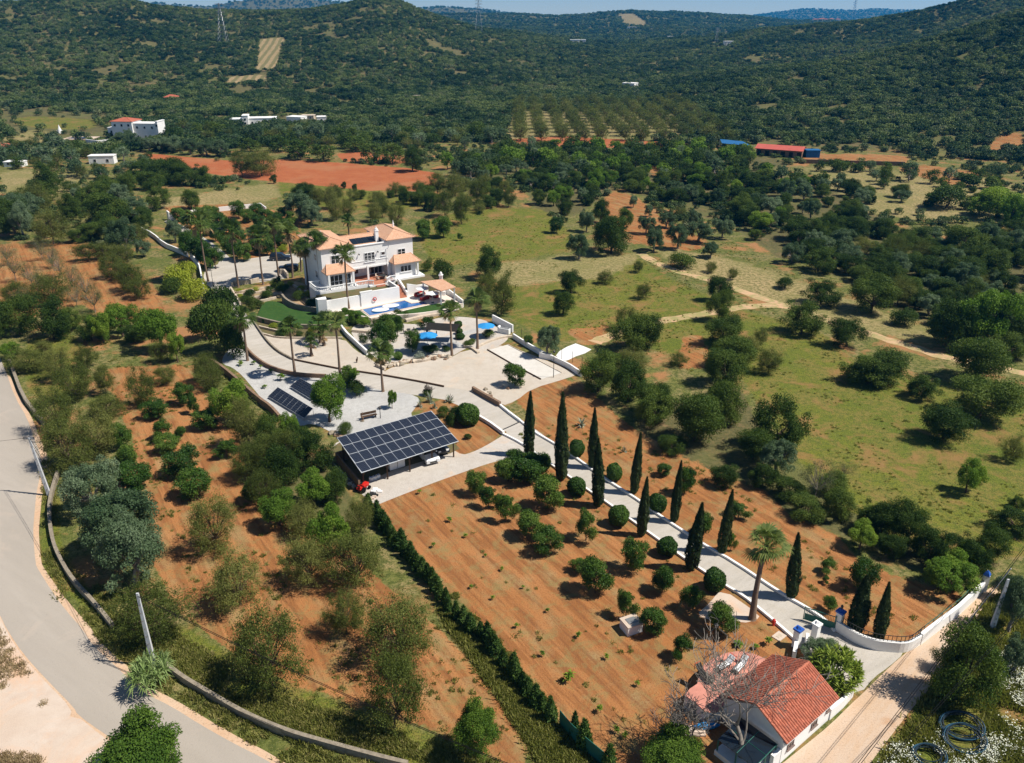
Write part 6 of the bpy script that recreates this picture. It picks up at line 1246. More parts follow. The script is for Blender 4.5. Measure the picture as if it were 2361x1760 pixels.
plants('citrus_tree', [(486, 508, 34, 30), (503, 521, 32, 28), (520, 532, 32, 28), (540, 545, 32, 28), (555, 560, 32, 28), (548, 497, 34, 32), (572, 510, 30, 26), (594, 522, 30, 26), (616, 534, 30, 26), (640, 547, 30, 26), (590, 497, 30, 26), (612, 508, 30, 26), (636, 519, 30, 26), (660, 530, 30, 26), (628, 562, 32, 28), (650, 572, 32, 28), (590, 582, 34, 30), (615, 583, 34, 30), (648, 505, 30, 26), (670, 515, 30, 26), (590, 556, 34, 30), (470, 505, 30, 28)], 'in the villa orchard with orange soil', 'small dark')
plants('short_palm' if False else 'yellow_bush', [(634, 590, 24, 18), (652, 583, 24, 20)], 'on the soil edge behind the parked blue car', 'spiky', cat='shrub')
# around and behind the villa
plants('citrus_tree', [(973, 546, 38, 38), (1022, 541, 42, 40), (1284, 535, 33, 32), (1060, 553, 15, 15)], 'on the grass right of the villa roof', 'dark')
plants('olive_tree', [(690, 503, 78, 62), (717, 516, 62, 52)], 'behind the villa orchard')
plants('almond_tree', [(774, 511, 52, 62), (864, 514, 46, 56), (913, 522, 54, 58), (880, 500, 40, 45), (760, 480, 44, 50), (735, 470, 40, 40), (800, 500, 40, 44)], 'in the meadow behind the villa', 'grey-green')
plants('carob_tree', [(935, 473, 42, 44), (902, 458, 22, 20), (831, 461, 26, 24), (818, 442, 14, 18), (793, 438, 13, 20), (630, 425, 18, 22), (968, 478, 30, 35), (995, 490, 46, 46)], 'at the near edge of the red field', 'dark')
plants('almond_tree', [(1025, 498, 56, 62), (1063, 520, 52, 76), (1098, 468, 62, 62), (1049, 456, 62, 62), (1008, 448, 52, 52), (1145, 465, 36, 36), (1172, 476, 42, 42), (1120, 440, 44, 40)], 'in the group beyond the villa meadow', 'dark')
plants('dark_bush', [(1020, 650, 74, 58), (985, 630, 40, 36)], 'behind the pool pavilion', 'broad', cat='shrub')
plants('carob_tree', [(1129, 648, 80, 84)], 'standing alone on the meadow right of the villa', 'round dense')
plants('almond_tree', [(1155, 735, 85, 115), (1120, 700, 60, 80)], 'behind the rightmost terrace palm', 'leafy')
plants('olive_tree', [(1262, 815, 66, 66)], 'leaning over the low wall behind the boules court', 'round grey-green')
plants('citrus_tree', [(1219, 796, 22, 22)], 'poking over the low court wall', 'tiny')
# meadow right of the villa
plants('olive_tree', [(1353, 530, 48, 48), (1336, 590, 58, 52), (1461, 476, 28, 28), (1497, 497, 24, 24), (1491, 536, 50, 42), (1510, 575, 56, 56), (1565, 566, 56, 52), (1614, 555, 62, 46), (1668, 545, 52, 46), (1538, 522, 46, 36), (1600, 519, 28, 35), (1640, 590, 50, 30)], 'in the grove beyond the dirt track', 'grey')
plants('carob_tree', [(1410, 594, 95, 100), (1385, 520, 50, 60), (1440, 530, 40, 50)], 'at the head of the dirt track', 'large dark')
plants('dark_bush', [(1570, 620, 64, 36)], 'beside the upper end of the dirt track', 'rounded', cat='shrub')
plants('carob_tree', [(1298, 733, 62, 64), (1317, 682, 66, 62)], 'in the pair on the meadow above the boules court', 'dark')
plants('almond_tree', [(1396, 658, 46, 38), (1483, 690, 42, 38), (1472, 628, 30, 28), (1570, 506, 36, 30)], 'on the meadow between the two dirt tracks', 'small')
plants('carob_tree', [(1455, 822, 120, 100), (1490, 810, 90, 90)], 'in the dark clump on the meadow beyond the plastic sheeting', 'large')
plants('almond_tree', [(1440, 765, 66, 64), (1565, 848, 52, 38), (1756, 792, 44, 38), (1690, 645, 32, 28), (1641, 628, 36, 26), (1460, 872, 92, 72), (1720, 830, 80, 60), (1775, 860, 70, 60)], 'on the meadow beyond the boules court', 'loose')
plants('carob_tree', [(1658, 702, 62, 66), (1660, 748, 68, 80), (1668, 806, 95, 80), (1690, 858, 110, 90), (1672, 900, 100, 100)], 'in the line running down the meadow', 'dark')
plants('carob_tree', [(1380, 918, 105, 105), (1450, 938, 115, 115), (1500, 968, 100, 95), (1420, 880, 70, 70)], 'in the dark clump above the cypresses', 'bushy')
plants('carob_tree', [(1513, 990, 110, 100), (1605, 1035, 135, 140), (1672, 990, 110, 120), (1800, 1045, 135, 135), (1740, 1070, 90, 90), (1672, 1128, 72, 62), (1550, 1054, 72, 56), (1860, 1205, 92, 62), (1935, 1205, 84, 84), (1920, 1150, 80, 60), (1760, 1130, 80, 70), (1820, 1160, 80, 60)], 'in the hedgerow right of the drive orchard', 'dark')
plants('olive_tree', [(1795, 1088, 90, 80)], 'with a grey-green crown in the right hedgerow', 'round')
plants('pale_almond_tree', [(1885, 1145, 112, 90), (1950, 1100, 50, 40)], 'half bare in the right hedgerow', 'grey')
plants('carob_tree', [(2040, 1244, 92, 92), (2100, 1264, 92, 102), (2150, 1304, 92, 92), (2250, 1336, 82, 82), (2060, 1290, 70, 60), (2000, 1230, 70, 70), (2190, 1290, 80, 70)], 'at the low end of the right hedgerow', 'dark')
plants('bright_tree', [(1987, 1270, 74, 68), (2200, 1335, 92, 70), (2240, 1300, 60, 50), (2170, 1340, 60, 40)], 'at the low end of the right hedgerow', 'yellow-green')
# right meadow
plants('carob_tree', [(1854, 778, 105, 84), (1957, 806, 82, 74), (2014, 730, 112, 92), (1897, 708, 92, 62), (2197, 800, 122, 112), (2260, 885, 132, 112), (2224, 590, 92, 66), (2115, 572, 82, 52), (2235, 652, 76, 56), (2077, 457, 46, 32), (2044, 427, 34, 36), (1840, 560, 80, 60), (1890, 630, 80, 60), (2120, 640, 90, 50), (2180, 690, 80, 40)], 'right of the dirt track', 'dark')
plants('dark_bush', [(2088, 754, 62, 42), (2186, 473, 86, 36), (1810, 668, 44, 30), (1930, 590, 60, 40)], 'right of the dirt track', 'low', cat='shrub')
plants('bright_tree', [(2292, 778, 135, 105), (2306, 498, 102, 62), (2340, 520, 60, 60)], 'with yellow-green foliage near the right frame edge')
plants('carob_tree', [(2033, 884, 132, 72), (2183, 1022, 125, 95), (2265, 978, 145, 112), (2006, 888, 120, 70), (2129, 922, 82, 62), (2341, 1230, 92, 62), (2292, 1295, 92, 86), (2347, 1175, 42, 32), (2330, 830, 80, 60)], 'on the green meadow at right', 'broad')
plants('bright_tree', [(2238, 1128, 66, 66)], 'standing thinly leaved alone on the green meadow at right', 'thin')
plants('almond_tree', [(2336, 1064, 56, 62)], 'near the right edge of the green meadow', 'small')
plants('carob_tree', [(2225, 1630, 150, 180), (2190, 1560, 80, 70)], 'beside the dirt road at lower right', 'big dark')
plants('olive_tree', [(2345, 1450, 80, 120), (2350, 1560, 60, 100), (2330, 1380, 60, 50)], 'at the right frame edge beside the dirt road', 'grey')
plants('bright_tree', [(2190, 1358, 112, 60)], 'over the far end of the lane wall', 'yellow-green')
plants('yucca', [(1925, 1622, 128, 130)], 'growing in a big clump between the cottage and the gate', 'spiky', cat='shrub')
plants('olive_tree', [(1900, 1535, 100, 66)], 'behind the yucca clump by the gate', 'dark')
# orchard and drive
plants('citrus_tree', [(1096, 1137, 50, 50), (1126, 1170, 54, 52), (1166, 1202, 56, 62), (1172, 1108, 56, 50), (1216, 1112, 82, 62), (1240, 1095, 60, 50), (1262, 1168, 74, 72), (1225, 1238, 60, 58), (1265, 1274, 62, 56), (1352, 1244, 60, 66), (1464, 1310, 54, 62), (1374, 1365, 80, 78), (1335, 1325, 50, 40), (1530, 1362, 54, 56), (1445, 1421, 52, 60), (1502, 1459, 58, 62), (1595, 1404, 56, 56), (1668, 1459, 64, 66), (1573, 1519, 58, 56), (1185, 1075, 44, 40)], 'in the orchard left of the driveway', 'round')
plants('citrus_tree', [(1530, 1097, 31, 30), (1581, 1132, 44, 54), (1625, 1230, 46, 50), (1704, 1195, 50, 38), (1687, 1270, 28, 42), (1990, 1352, 60, 58), (1913, 1410, 38, 36), (1912, 1322, 42, 34), (1905, 1345, 20, 18)], 'right of the driveway behind the cypresses', 'small')
plants('round_shrub', [(1331, 1056, 38, 42), (1418, 1111, 39, 42), (1516, 1182, 42, 44)], 'on the far side of the driveway', 'glossy', cat='shrub', name='ball_shrub')
plants('round_shrub', [(1254, 1086, 33, 38), (1331, 1147, 42, 47), (1426, 1217, 47, 52), (1538, 1285, 46, 46), (1647, 1366, 47, 54)], 'on the near side of the driveway', 'glossy', cat='shrub', name='ball_shrub')
plants('round_shrub', [(1078, 985, 60, 56)], 'beside the carport and the ramp', 'large', cat='shrub', name='ball_shrub')
plants('citrus_tree', [(1187, 889, 54, 52)], 'standing alone on the gravel plaza', 'round')
plants('dark_bush', [(1040, 990, 36, 44), (1020, 965, 34, 30), (1052, 975, 34, 40)], 'beside the right end of the carport roof', cat='shrub')
plants('bright_tree', [(755, 985, 90, 135)], 'with a tall vivid green crown between the solar arrays and the yard', 'tall', cat='tree')
plants('dark_bush', [(795, 1005, 40, 34), (822, 918, 46, 42), (795, 905, 44, 44), (650, 1050, 50, 60)], 'at the edge of the grey gravel yard', cat='shrub')
def column_tree(kind, x, y, top, w, label, group, cat='tree', name=None, var=None):
    b = G(x, y); h = solve_h(b, top); v = random.randrange(len(KIND[kind])) if var is None else var; k = KIND[kind][v]; d = math.sqrt(b[0]**2+b[1]**2+HC**2)
    return put(kind, b, w*random.uniform(.88, 1.12)*d/1900/k['w'], h, label, group, v, cat=cat, name=name)
for i, (x, y, tp_, w) in enumerate([(1219, 1050, 903, 24), (1294, 1107, 911, 26), (1379, 1168, 1015, 25), (1478, 1236, 1103, 24), (1592, 1313, 1160, 28)]):
    column_tree('cypress', x, y, tp_, w, ['first slim dark cypress at the upper end of the near driveway edge', 'second cypress on the near driveway edge, with a forked lumpy top', 'third cypress on the near driveway edge, overlapping a rear one', 'fourth cypress on the near driveway edge', 'fifth and lowest cypress on the near driveway edge'][i], 'cypresses along the driveway', name='cypress_tree')
for i, (x, y, tp_, w) in enumerate([(1366, 1080, 943, 23), (1461, 1138, 1000, 23), (1553, 1204, 1065, 23), (1663, 1276, 1132, 25), (1824, 1378, 1232, 28), (1971, 1458, 1330, 32), (2025, 1475, 1348, 30)]):
    column_tree('cypress', x, y, tp_, w, ['rear cypress overlapped by the third near one', 'second cypress on the far driveway edge', 'third cypress on the far driveway edge', 'fourth cypress on the far driveway edge', 'cypress right of the arching palm', 'cypress rising below a citrus crown by the gate wall', 'last cypress standing behind the curved railing wall'][i], 'cypresses along the driveway', name='cypress_tree')
# fan palms
PALMS = [((480, 649), 514, 76, 'leftmost tall fan palm at the court mouth'), ((550, 663), 532, 62, 'second tall fan palm on the court edge'), ((607, 657), 548, 62, 'third tall fan palm on the court edge'), ((644, 649), 519, 52, 'fourth tall fan palm before the parked dark car'), ((675, 641), 538, 54, 'fifth tall fan palm near the shaded villa side'), ((695, 626), 574, 48, 'short stout fan palm beside the villa side wall'), ((711, 667), 571, 52, 'sixth tall fan palm at the villa corner'),
  ((741, 684), 556, 56, 'fan palm in front of the left villa roof'), ((806, 722), 587, 62, 'tall fan palm in front of the villa and the pool wall'), ((805, 545), 509, 36, 'fan palm behind the villa roof'), ((571, 832), 735, 64, 'fan palm at the outer bend of the villa drive'), ((681, 868), 752, 54, 'left tall palm on the lower drive edge'), ((785, 881), 743, 56, 'middle tall palm on the lower drive edge'), ((883, 903), 812, 66, 'fan palm at the end of the drive by the gravel yard'),
  ((1042, 820), 718, 58, 'left tall palm at the edge of the gravel plaza'), ((1101, 804), 690, 62, 'right tall palm at the edge of the gravel plaza')]
for i, (b_, cr, w, lb) in enumerate(PALMS):
    b = G(*b_); h = solve_h(b, cr); d = math.hypot(b[0], b[1], HC); k = KIND['fan_palm'][i % 4]
    o = thing('fan_palm', lb, 'palm tree', b, random.uniform(0, 6), 'tall fan palms of the villa garden'); TOPS.append((b[0], b[1], 1))
    cr_ = bpy.data.objects.new('crown', k['crown']); link(cr_); cr_.parent = o; s_ = w*1.02*d/1900/k['w']; cr_.scale = (s_, s_, s_); cr_.location = (0, 0, h-s_)
    tr_ = bpy.data.objects.new('trunk', k['trunk']); link(tr_); tr_.parent = o; tr_.scale = (8.5, 8.5, h)
for i, (x, y, cr, w, lb) in enumerate([(719, 821, 793, 34, 'small fan palm standing alone on the pale garden court'), (739, 790, 748, 46, 'medium fan palm at the head of the garden court'), (747, 797, 770, 38, 'dark fan palm leaning beside the medium one'), (888, 790, 800, 20, 'tiny palm')][:3]):
    b = G(x, y); h = solve_h(b, cr); d = math.hypot(b[0], b[1], HC); k = KIND['short_palm'][i % 2]
    o = thing('fan_palm', lb, 'palm tree', b, random.uniform(0, 6), 'small fan palms of the garden court')
    cr_ = bpy.data.objects.new('crown', k['crown']); link(cr_); cr_.parent = o; s_ = w*1.2*d/1900/k['w']; cr_.scale = (s_, s_, s_); cr_.location = (0, 0, h-s_)
    tr_ = bpy.data.objects.new('trunk', k['trunk']); link(tr_); tr_.parent = o; tr_.scale = (3.2, 3.2, h)
b = G(1734, 1427); o = thing('fan_palm', 'large fan palm with drooping fronds beside the lower driveway', 'palm tree', b, .6); h = solve_h(b, 1262)
k = KIND['gate_palm'][0]; cr_ = bpy.data.objects.new('crown', k['crown']); link(cr_); cr_.parent = o; s_ = 4.9; cr_.scale = (s_, s_, s_); cr_.location = (.5, 0, h-s_)
tr_ = bpy.data.objects.new('trunk', k['trunk']); link(tr_); tr_.parent = o; tr_.scale = (9, 9, h); tr_.rotation_euler = (0, math.atan2(.5, h), 0)
# reed clump, agaves, saplings
plants('giant_reed', [(350, 1610, 130, 120)], 'sprawling over the wall at the foot of the lower left pole', 'pale green', cat='reed')
plants('agave', px('C3', [(520, 470, 34, 18), (880, 700, 18, 16)]), 'on the slope below the plaza', 'grey', cat='succulent')
plants('agave', [(968, 936, 20, 18), (1002, 940, 20, 16), (1035, 925, 30, 22), (1040, 948, 16, 14), (990, 925, 26, 24)], 'on the orange bed behind the carport roof', 'spiky', cat='succulent')
plants('dark_bush', [(1079, 1015, 20, 16), (985, 915, 26, 20)], 'on the soil beside the ramp', 'small', cat='shrub')
sap = px('D3', [(235, 410, 14, 26), (490, 610, 18, 24), (175, 780, 18, 28), (720, 800, 18, 26), (410, 995, 34, 40), (985, 1040, 18, 28), (680, 1260, 24, 32), (20, 240, 12, 40), (800, 1420, 22, 26), (880, 1460, 20, 24), (500, 1500, 16, 20)]) + px('D2', [(2045, 50, 14, 24), (1790, 190, 14, 16), (1970, 300, 14, 26), (2165, 550, 16, 30)]) + px('C2', [(1350, 1105, 14, 30), (1740, 1445, 14, 16), (1470, 1550, 16, 26), (1590, 1320, 18, 20), (1910, 1610, 12, 14)])
plants('sapling', sap, 'in lines on the orange orchard field', 'young green', 'saplings in the orange orchard field', cat='sapling')
plants('sapling', px('D4', [(45, 700, 24, 36)]) + px('K', [(1080, 260, 24, 40)])[:0] + px('K', [(740, 250, 34, 24), (920, 280, 22, 22)]), 'on the soil behind the pink terrace', 'small', cat='sapling')
plants('bright_tree', px('Q', [(680, 1310, 28, 38), (130, 1010, 50, 40)]), 'on the grey gravel yard', 'small leggy', cat='shrub')
plants('sapling', px('N', [(240, 1530, 20, 18), (490, 1510, 16, 14), (600, 1590, 12, 16)]) + px('C2', [(170, 130, 26, 26), (45, 180, 18, 14), (90, 50, 18, 14)]), 'on the white gravel by the solar arrays', 'small', cat='shrub')
# garden shrubs
plants('round_shrub', px('V', [(1320, 855, 27, 30), (1452, 895, 26, 25), (1545, 830, 27, 22)]), 'between the villa and the garden stairs', 'dark green', cat='shrub', name='ball_shrub')
plants('round_shrub', px('Q', [(765, 725, 22, 20), (1530, 320, 22, 18), (1540, 400, 18, 16), (1560, 460, 22, 14)]), 'on the garden terrace', 'small', cat='shrub', name='ball_shrub')
plants('citrus_tree', px('Q', [(940, 590, 38, 44), (750, 400, 34, 44), (520, 560, 56, 56), (620, 500, 44, 50), (660, 340, 56, 40), (1135, 320, 42, 26)]), 'on the garden terrace near the blue parasols', 'umbrella-shaped')
plants('bright_tree', px('Q', [(190, 250, 36, 30), (330, 290, 36, 20), (90, 190, 30, 26), (640, 740, 30, 34)]), 'in the bushes below the pool end', 'leafy', cat='shrub')
plants('dark_bush', px('Q', [(310, 520, 34, 26), (760, 190, 30, 24), (860, 200, 26, 20), (1200, 640, 36, 22), (1120, 620, 30, 16), (1920, 450, 36, 24), (1650, 550, 24, 14), (1700, 520, 22, 12), (1380, 610, 22, 12), (620, 640, 30, 24), (480, 300, 26, 20), (200, 290, 34, 22), (1290, 100, 26, 16), (560, 250, 24, 14)]), 'in the planting round the garden terrace', 'low', cat='shrub')
plants('silver_bush', px('Q', [(1050, 740, 34, 26)]), 'at the rubble border of the plaza', 'round', cat='shrub')
plants('yellow_bush', px('N', [(235, 270, 19, 12), (520, 235, 18, 11), (820, 180, 20, 13), (1100, 160, 18, 14), (1290, 220, 20, 12), (1400, 330, 24, 13), (810, 880, 26, 14), (1480, 940, 24, 16), (240, 350, 18, 10), (1660, 900, 18, 16)]), 'in the stepped garden beds', 'bright rounded', cat='shrub')
plants('dark_bush', px('N', [(410, 330, 30, 18), (740, 250, 26, 14), (700, 330, 34, 10), (450, 600, 44, 44), (1240, 400, 32, 26), (1490, 530, 42, 24), (930, 290, 30, 30), (1000, 260, 28, 22), (320, 420, 30, 12), (1440, 1040, 34, 14), (950, 1000, 30, 16), (1720, 280, 18, 14), (1760, 330, 30, 22), (1900, 760, 40, 24), (560, 560, 26, 30), (1180, 620, 20, 10), (1700, 760, 50, 24), (1250, 1000, 26, 12), (880, 120, 30, 20)]), 'in the stepped garden beds', 'dark rounded', cat='shrub')
plants('dark_bush', px('V', [(980, 960, 28, 18), (360, 980, 16, 10), (380, 1040, 24, 16)]), 'on the bank above the white retaining wall', 'low', cat='shrub')
# hedge of young conifers
hl = chaikin([(852, 1178), (866, 1195), (889, 1222), (913, 1257), (954, 1300), (1000, 1358), (1032, 1410), (1070, 1440), (1104, 1464), (1130, 1494), (1150, 1520), (1175, 1548), (1199, 1575), (1216, 1602), (1241, 1628), (1271, 1660), (1295, 1680), (1331, 1705), (1363, 1740), (1400, 1778)], 2)
hp = [Vector(G(x, y)) for x, y in hl]; acc = 0; k_ = 0
for a, b in zip(hp[:-1], hp[1:]):
    L_ = (b-a).length; s_ = 0
    while acc <= s_+L_-0 and acc-s_ < L_ and acc < L_:
        c_ = a.lerp(b, acc/L_); dn = k_ < 34; h_ = random.uniform(1.8, 2.5) if dn else random.uniform(2.2, 3.3); n_ = 2 if k_ < 30 else 1
        put('young_conifer', (c_.x+random.uniform(-.25, .25), c_.y+random.uniform(-.25, .25), 0), h_*random.uniform(.75, 1.0) if dn else h_*random.uniform(.66, .9), h_, 'young dark conifer in the long boundary hedge, upper crowded part' if dn else 'young dark conifer in the long boundary hedge, lower spaced part', 'conifers of the boundary hedge, crowded part' if dn else 'conifers of the boundary hedge, spaced part', name='hedge_conifer'); k_ += 1
        acc += random.uniform(.95, 1.3) if dn else random.uniform(1.5, 2.4)
    acc -= L_
# bare tree by the cottage
def bare_tree(base, h, lab):
    o = thing('bare_tree', lab, 'tree', base); rd = random.Random(3); tr = MB(); br = MB(); tw = MB()
    def grow(p_, d, ln, r_, lv):
        n_ = 4; pts = [p_]; q = Vector(p_); dd = Vector(d)
        for _ in range(n_): dd = (dd+Vector((rd.uniform(-.22, .22), rd.uniform(-.22, .22), rd.uniform(-.05, .18)))).normalized(); q = q+dd*ln/n_; pts.append(q.copy())
        rs = [r_*(1-.45*k/n_) for k in range(n_+1)]; (tr if lv == 0 else (br if lv < 4 else tw)).tube(pts, [max(x_, .022) for x_ in rs], 7 if lv < 2 else (4 if lv < 4 else 3), cap=False)
        if lv < 6 and (lv < 5 or rd.random() < .45):
            for k in range(4 if lv < 1 else (3 if lv < 5 else 2)):
                a = rd.uniform(0, 6.28); sp_ = .8 if lv < 2 else .95; s_ = Vector((math.cos(a), math.sin(a), rd.uniform(-.15, .4)))*sp_*1.15; st_ = pts[-1] if k < 2 else pts[2]
                grow(st_, (dd+s_).normalized(), ln*rd.uniform(.7, .9), rs[-1]*.74, lv+1)
    grow(Vector((0, 0, -.1)), (.05, 0, 1), h*.28, .26, 0)
    tr.build('trunk', BARKG, o, smooth=True); br.build('branches', BARKG, o); tw.build('twigs', BARKG, o); return o
bare_tree(G(1708, 1755), 12.5, 'leafless grey tree with twisted branches in front of the cottage')
bare_tree(G(1590, 1745), 6.5, 'smaller leafless tree left of the big bare one')
tg = G(990, 912); bare_tree(tg, 1.9, 'tiny leafless bush at the drive edge behind the carport')

# random woods: single trees, as far as they can be told apart
WOODS = [([(1180, 400), (1290, 385), (1500, 380), (1700, 380), (1850, 420), (1990, 440), (2030, 520), (1960, 590), (1800, 610), (1700, 530), (1560, 480), (1420, 430), (1330, 500), (1240, 490), (1200, 460)], 190, ['oak_tree', 'oak_tree', 'carob_tree', 'olive_tree', 'bright_tree'], 'tree in the dark wood beyond the meadow', 5.2),
 ([(1960, 520), (2100, 560), (2361, 540), (2420, 700), (2361, 850), (2200, 780), (2040, 690), (1930, 640), (1850, 600)], 120, ['oak_tree', 'oak_tree', 'carob_tree', 'almond_tree', 'olive_tree'], 'tree in the thicket at the right edge', 5.0),
 ([(1020, 395), (1180, 345), (1600, 350), (1740, 360), (1850, 385), (1700, 385), (1180, 400), (1100, 430)], 150, ['oak_tree', 'olive_tree', 'carob_tree', 'oak_tree', 'bright_tree'], 'tree in the wooded belt beyond the villa meadow', 6.0),
 ([(0, 345), (230, 345), (330, 360), (400, 400), (470, 420), (400, 440), (250, 430), (120, 400), (0, 385)], 45, ['carob_tree', 'olive_tree', 'almond_tree'], 'tree in the belt below the big white house', 5.5),
 ([(330, 322), (540, 335), (760, 345), (900, 345), (1150, 340), (1160, 318), (900, 320), (600, 310), (330, 305)], 70, ['carob_tree', 'olive_tree', 'almond_tree'], 'tree in the line beyond the red field', 7.0),
 ([(640, 445), (900, 455), (1000, 440), (1170, 440), (1180, 500), (1000, 480), (800, 475), (680, 480)], 26, ['almond_tree', 'carob_tree'], 'tree scattered at the foot of the red field', 5.0),
 ([(1860, 385), (2100, 395), (2361, 400), (2361, 500), (2100, 480), (1950, 430)], 34, ['carob_tree', 'dark_bush', 'olive_tree'], 'tree scattered on the pale slope at right', 5.0),
 ([(0, 440), (250, 440), (260, 520), (120, 520), (0, 470)], 16, ['almond_tree', 'olive_tree', 'carob_tree'], 'tree on the grassy slope at far left', 5.0)]
kc = {}
for poly, n_, kinds, lab, size in WOODS:
    W0 = [G(x, y) for x, y in poly]; x0, x1 = min(w[0] for w in W0), max(w[0] for w in W0); y0, y1 = min(w[1] for w in W0), max(w[1] for w in W0); done = 0
    for _ in range(n_*40):
        if done >= n_: break
        x, y = random.uniform(x0, x1), random.uniform(y0, y1); a, b = proj(x, y, 0)
        if not inpoly(np.array([a]), np.array([b]), poly)[0]: continue
        if any(inpoly(np.array([a]), np.array([b]), e_)[0] for e_ in ([(225, 318), (365, 318), (380, 352), (225, 352)], [(195, 370), (280, 370), (280, 398), (195, 398)], [(1725, 345), (1890, 350), (1880, 392), (1735, 385)])): continue
        if any((x-t_[0])**2+(y-t_[1])**2 < (t_[2]*.5+size*.3)**2 for t_ in TOPS): continue
        kd = random.choice(kinds); v = random.randrange(len(KIND[kd])); k = KIND[kd][v]; s_ = size*random.uniform(.7, 1.3)/k['w']
        xl = (a-min(p_[0] for p_ in poly))/(max(p_[0] for p_ in poly)-min(p_[0] for p_ in poly)); yl = (b-min(p_[1] for p_ in poly))/(max(p_[1] for p_ in poly)-min(p_[1] for p_ in poly))
        wh = ', '+('back' if yl < .5 else 'front')+' '+('left', 'middle', 'right')[min(2, int(xl*3))]+' part'; big = s_*k['w'] > size*1.12; kn = {'oak_tree': 'dense dark', 'carob_tree': 'dark rounded', 'olive_tree': 'grey-green', 'bright_tree': 'bright green', 'almond_tree': 'thin grey-brown', 'dark_bush': 'low dark'}[kd]; kn = ('large ' if big else '')+kn
        put(kd, (x, y, float(height(x, y))), s_, s_*random.uniform(.85, 1.15), kn+' '+lab+wh, kn+' '+lab.replace('tree', 'trees', 1)+wh, v, far=math.hypot(x, y) > 300); done += 1
# orchard rows in the middle distance
oa = Vector(G(1230, 322)); 
for i in range(11):
    for j in range(12):
        x = oa.x-6+i*9.6+random.uniform(-.7, .7); y = 395+j*14.0+random.uniform(-1, 1); kd = 'almond_tree'; v = random.randrange(5); s_ = random.uniform(7.6, 9.4)/KIND[kd][v]['w']
        put(kd, (x, y, float(height(x, y))), s_, s_*1.0, f"far orchard tree, number {j+1} from the front in the row {ORD[i] if i < 10 else 'rightmost'}", 'trees in the rows of the far orchard', v, far=True, name='orchard_tree')
for i, x in enumerate([(282, 340), (312, 345), (345, 350), (375, 350), (400, 352), (440, 357), (478, 360), (510, 362), (300, 333)]):
    s_ = 7.5/KIND['olive_tree'][0]['w']; put('olive_tree', G(*x), s_*random.uniform(.8, 1.1), s_, 'olive tree in the row before the big white house, '+(ORD[i] if i < 8 else 'set back behind the first ones'), 'olives before the big white house', far=False)
plants('almond_tree', [(600, 408, 95, 68), (555, 405, 50, 60), (500, 372, 16, 10)], 'in the clump in the red field', 'dense')
plants('carob_tree', [(690, 366, 80, 46), (745, 372, 70, 40), (860, 378, 72, 50), (905, 380, 60, 50), (950, 400, 64, 60), (640, 352, 60, 40), (575, 350, 50, 34), (820, 350, 60, 34)], 'along the far edge of the red field', 'dark spreading')

# ---------------------------------------------------------------- uncounted growth
def gn_scatter(name, pts, scl, rot, meshes, zs=None):
    """one object: copies of small leaf meshes on its own points"""
    me = bpy.data.meshes.new(name); me.vertices.add(len(pts)); me.vertices.foreach_set('co', np.asarray(pts, np.float32).ravel())
    for nm, arr in (('sc', scl), ('rz', rot), ('pick', rng.integers(0, len(meshes), len(pts)).astype(float))):
        a = me.attributes.new(nm, 'FLOAT', 'POINT'); a.data.foreach_set('value', np.asarray(arr, np.float32))
    o = bpy.data.objects.new(name, me); link(o); o['kind'] = 'stuff'
    ng = bpy.data.node_groups.new(name+'_nodes', 'GeometryNodeTree'); ng.interface.new_socket('Geometry', in_out='INPUT', socket_type='NodeSocketGeometry'); ng.interface.new_socket('Geometry', in_out='OUTPUT', socket_type='NodeSocketGeometry')
    gi = ng.nodes.new('NodeGroupInput'); go = ng.nodes.new('NodeGroupOutput'); jn = ng.nodes.new('GeometryNodeJoinGeometry')
    def attr(nm_):
        n_ = ng.nodes.new('GeometryNodeInputNamedAttribute'); n_.data_type = 'FLOAT'; n_.inputs[0].default_value = nm_; return n_.outputs[0]
    for i, src in enumerate(meshes):
        oi = ng.nodes.new('GeometryNodeObjectInfo'); oi.inputs[0].default_value = src; oi.inputs['As Instance'].default_value = True
        cmp = ng.nodes.new('FunctionNodeCompare'); cmp.data_type = 'FLOAT'; cmp.operation = 'EQUAL'; ng.links.new(attr('pick'), cmp.inputs[0]); cmp.inputs[1].default_value = float(i); cmp.inputs['Epsilon'].default_value = .1
        ip = ng.nodes.new('GeometryNodeInstanceOnPoints'); ng.links.new(gi.outputs[0], ip.inputs['Points']); ng.links.new(cmp.outputs[0], ip.inputs['Selection']); ng.links.new(oi.outputs['Geometry'], ip.inputs['Instance'])
        cb = ng.nodes.new('ShaderNodeCombineXYZ'); ng.links.new(attr('rz'), cb.inputs[2]); ng.links.new(cb.outputs[0], ip.inputs['Rotation']); ng.links.new(attr('sc'), ip.inputs['Scale']); ng.links.new(ip.outputs[0], jn.inputs[0])
    ng.links.new(jn.outputs[0], go.inputs[0]); m_ = o.modifiers.new('scatter', 'NODES'); m_.node_group = ng; return o
def seedobj(name, me, loc, label, cat, sc=1.0, group=None, kind=None):
    o = bpy.data.objects.new(name, me); link(o); o.location = loc; o.scale = (sc,)*3; return tag(o, label, cat, group, 'stuff' if name in ('grass_tuft', 'flower_patch') else None)
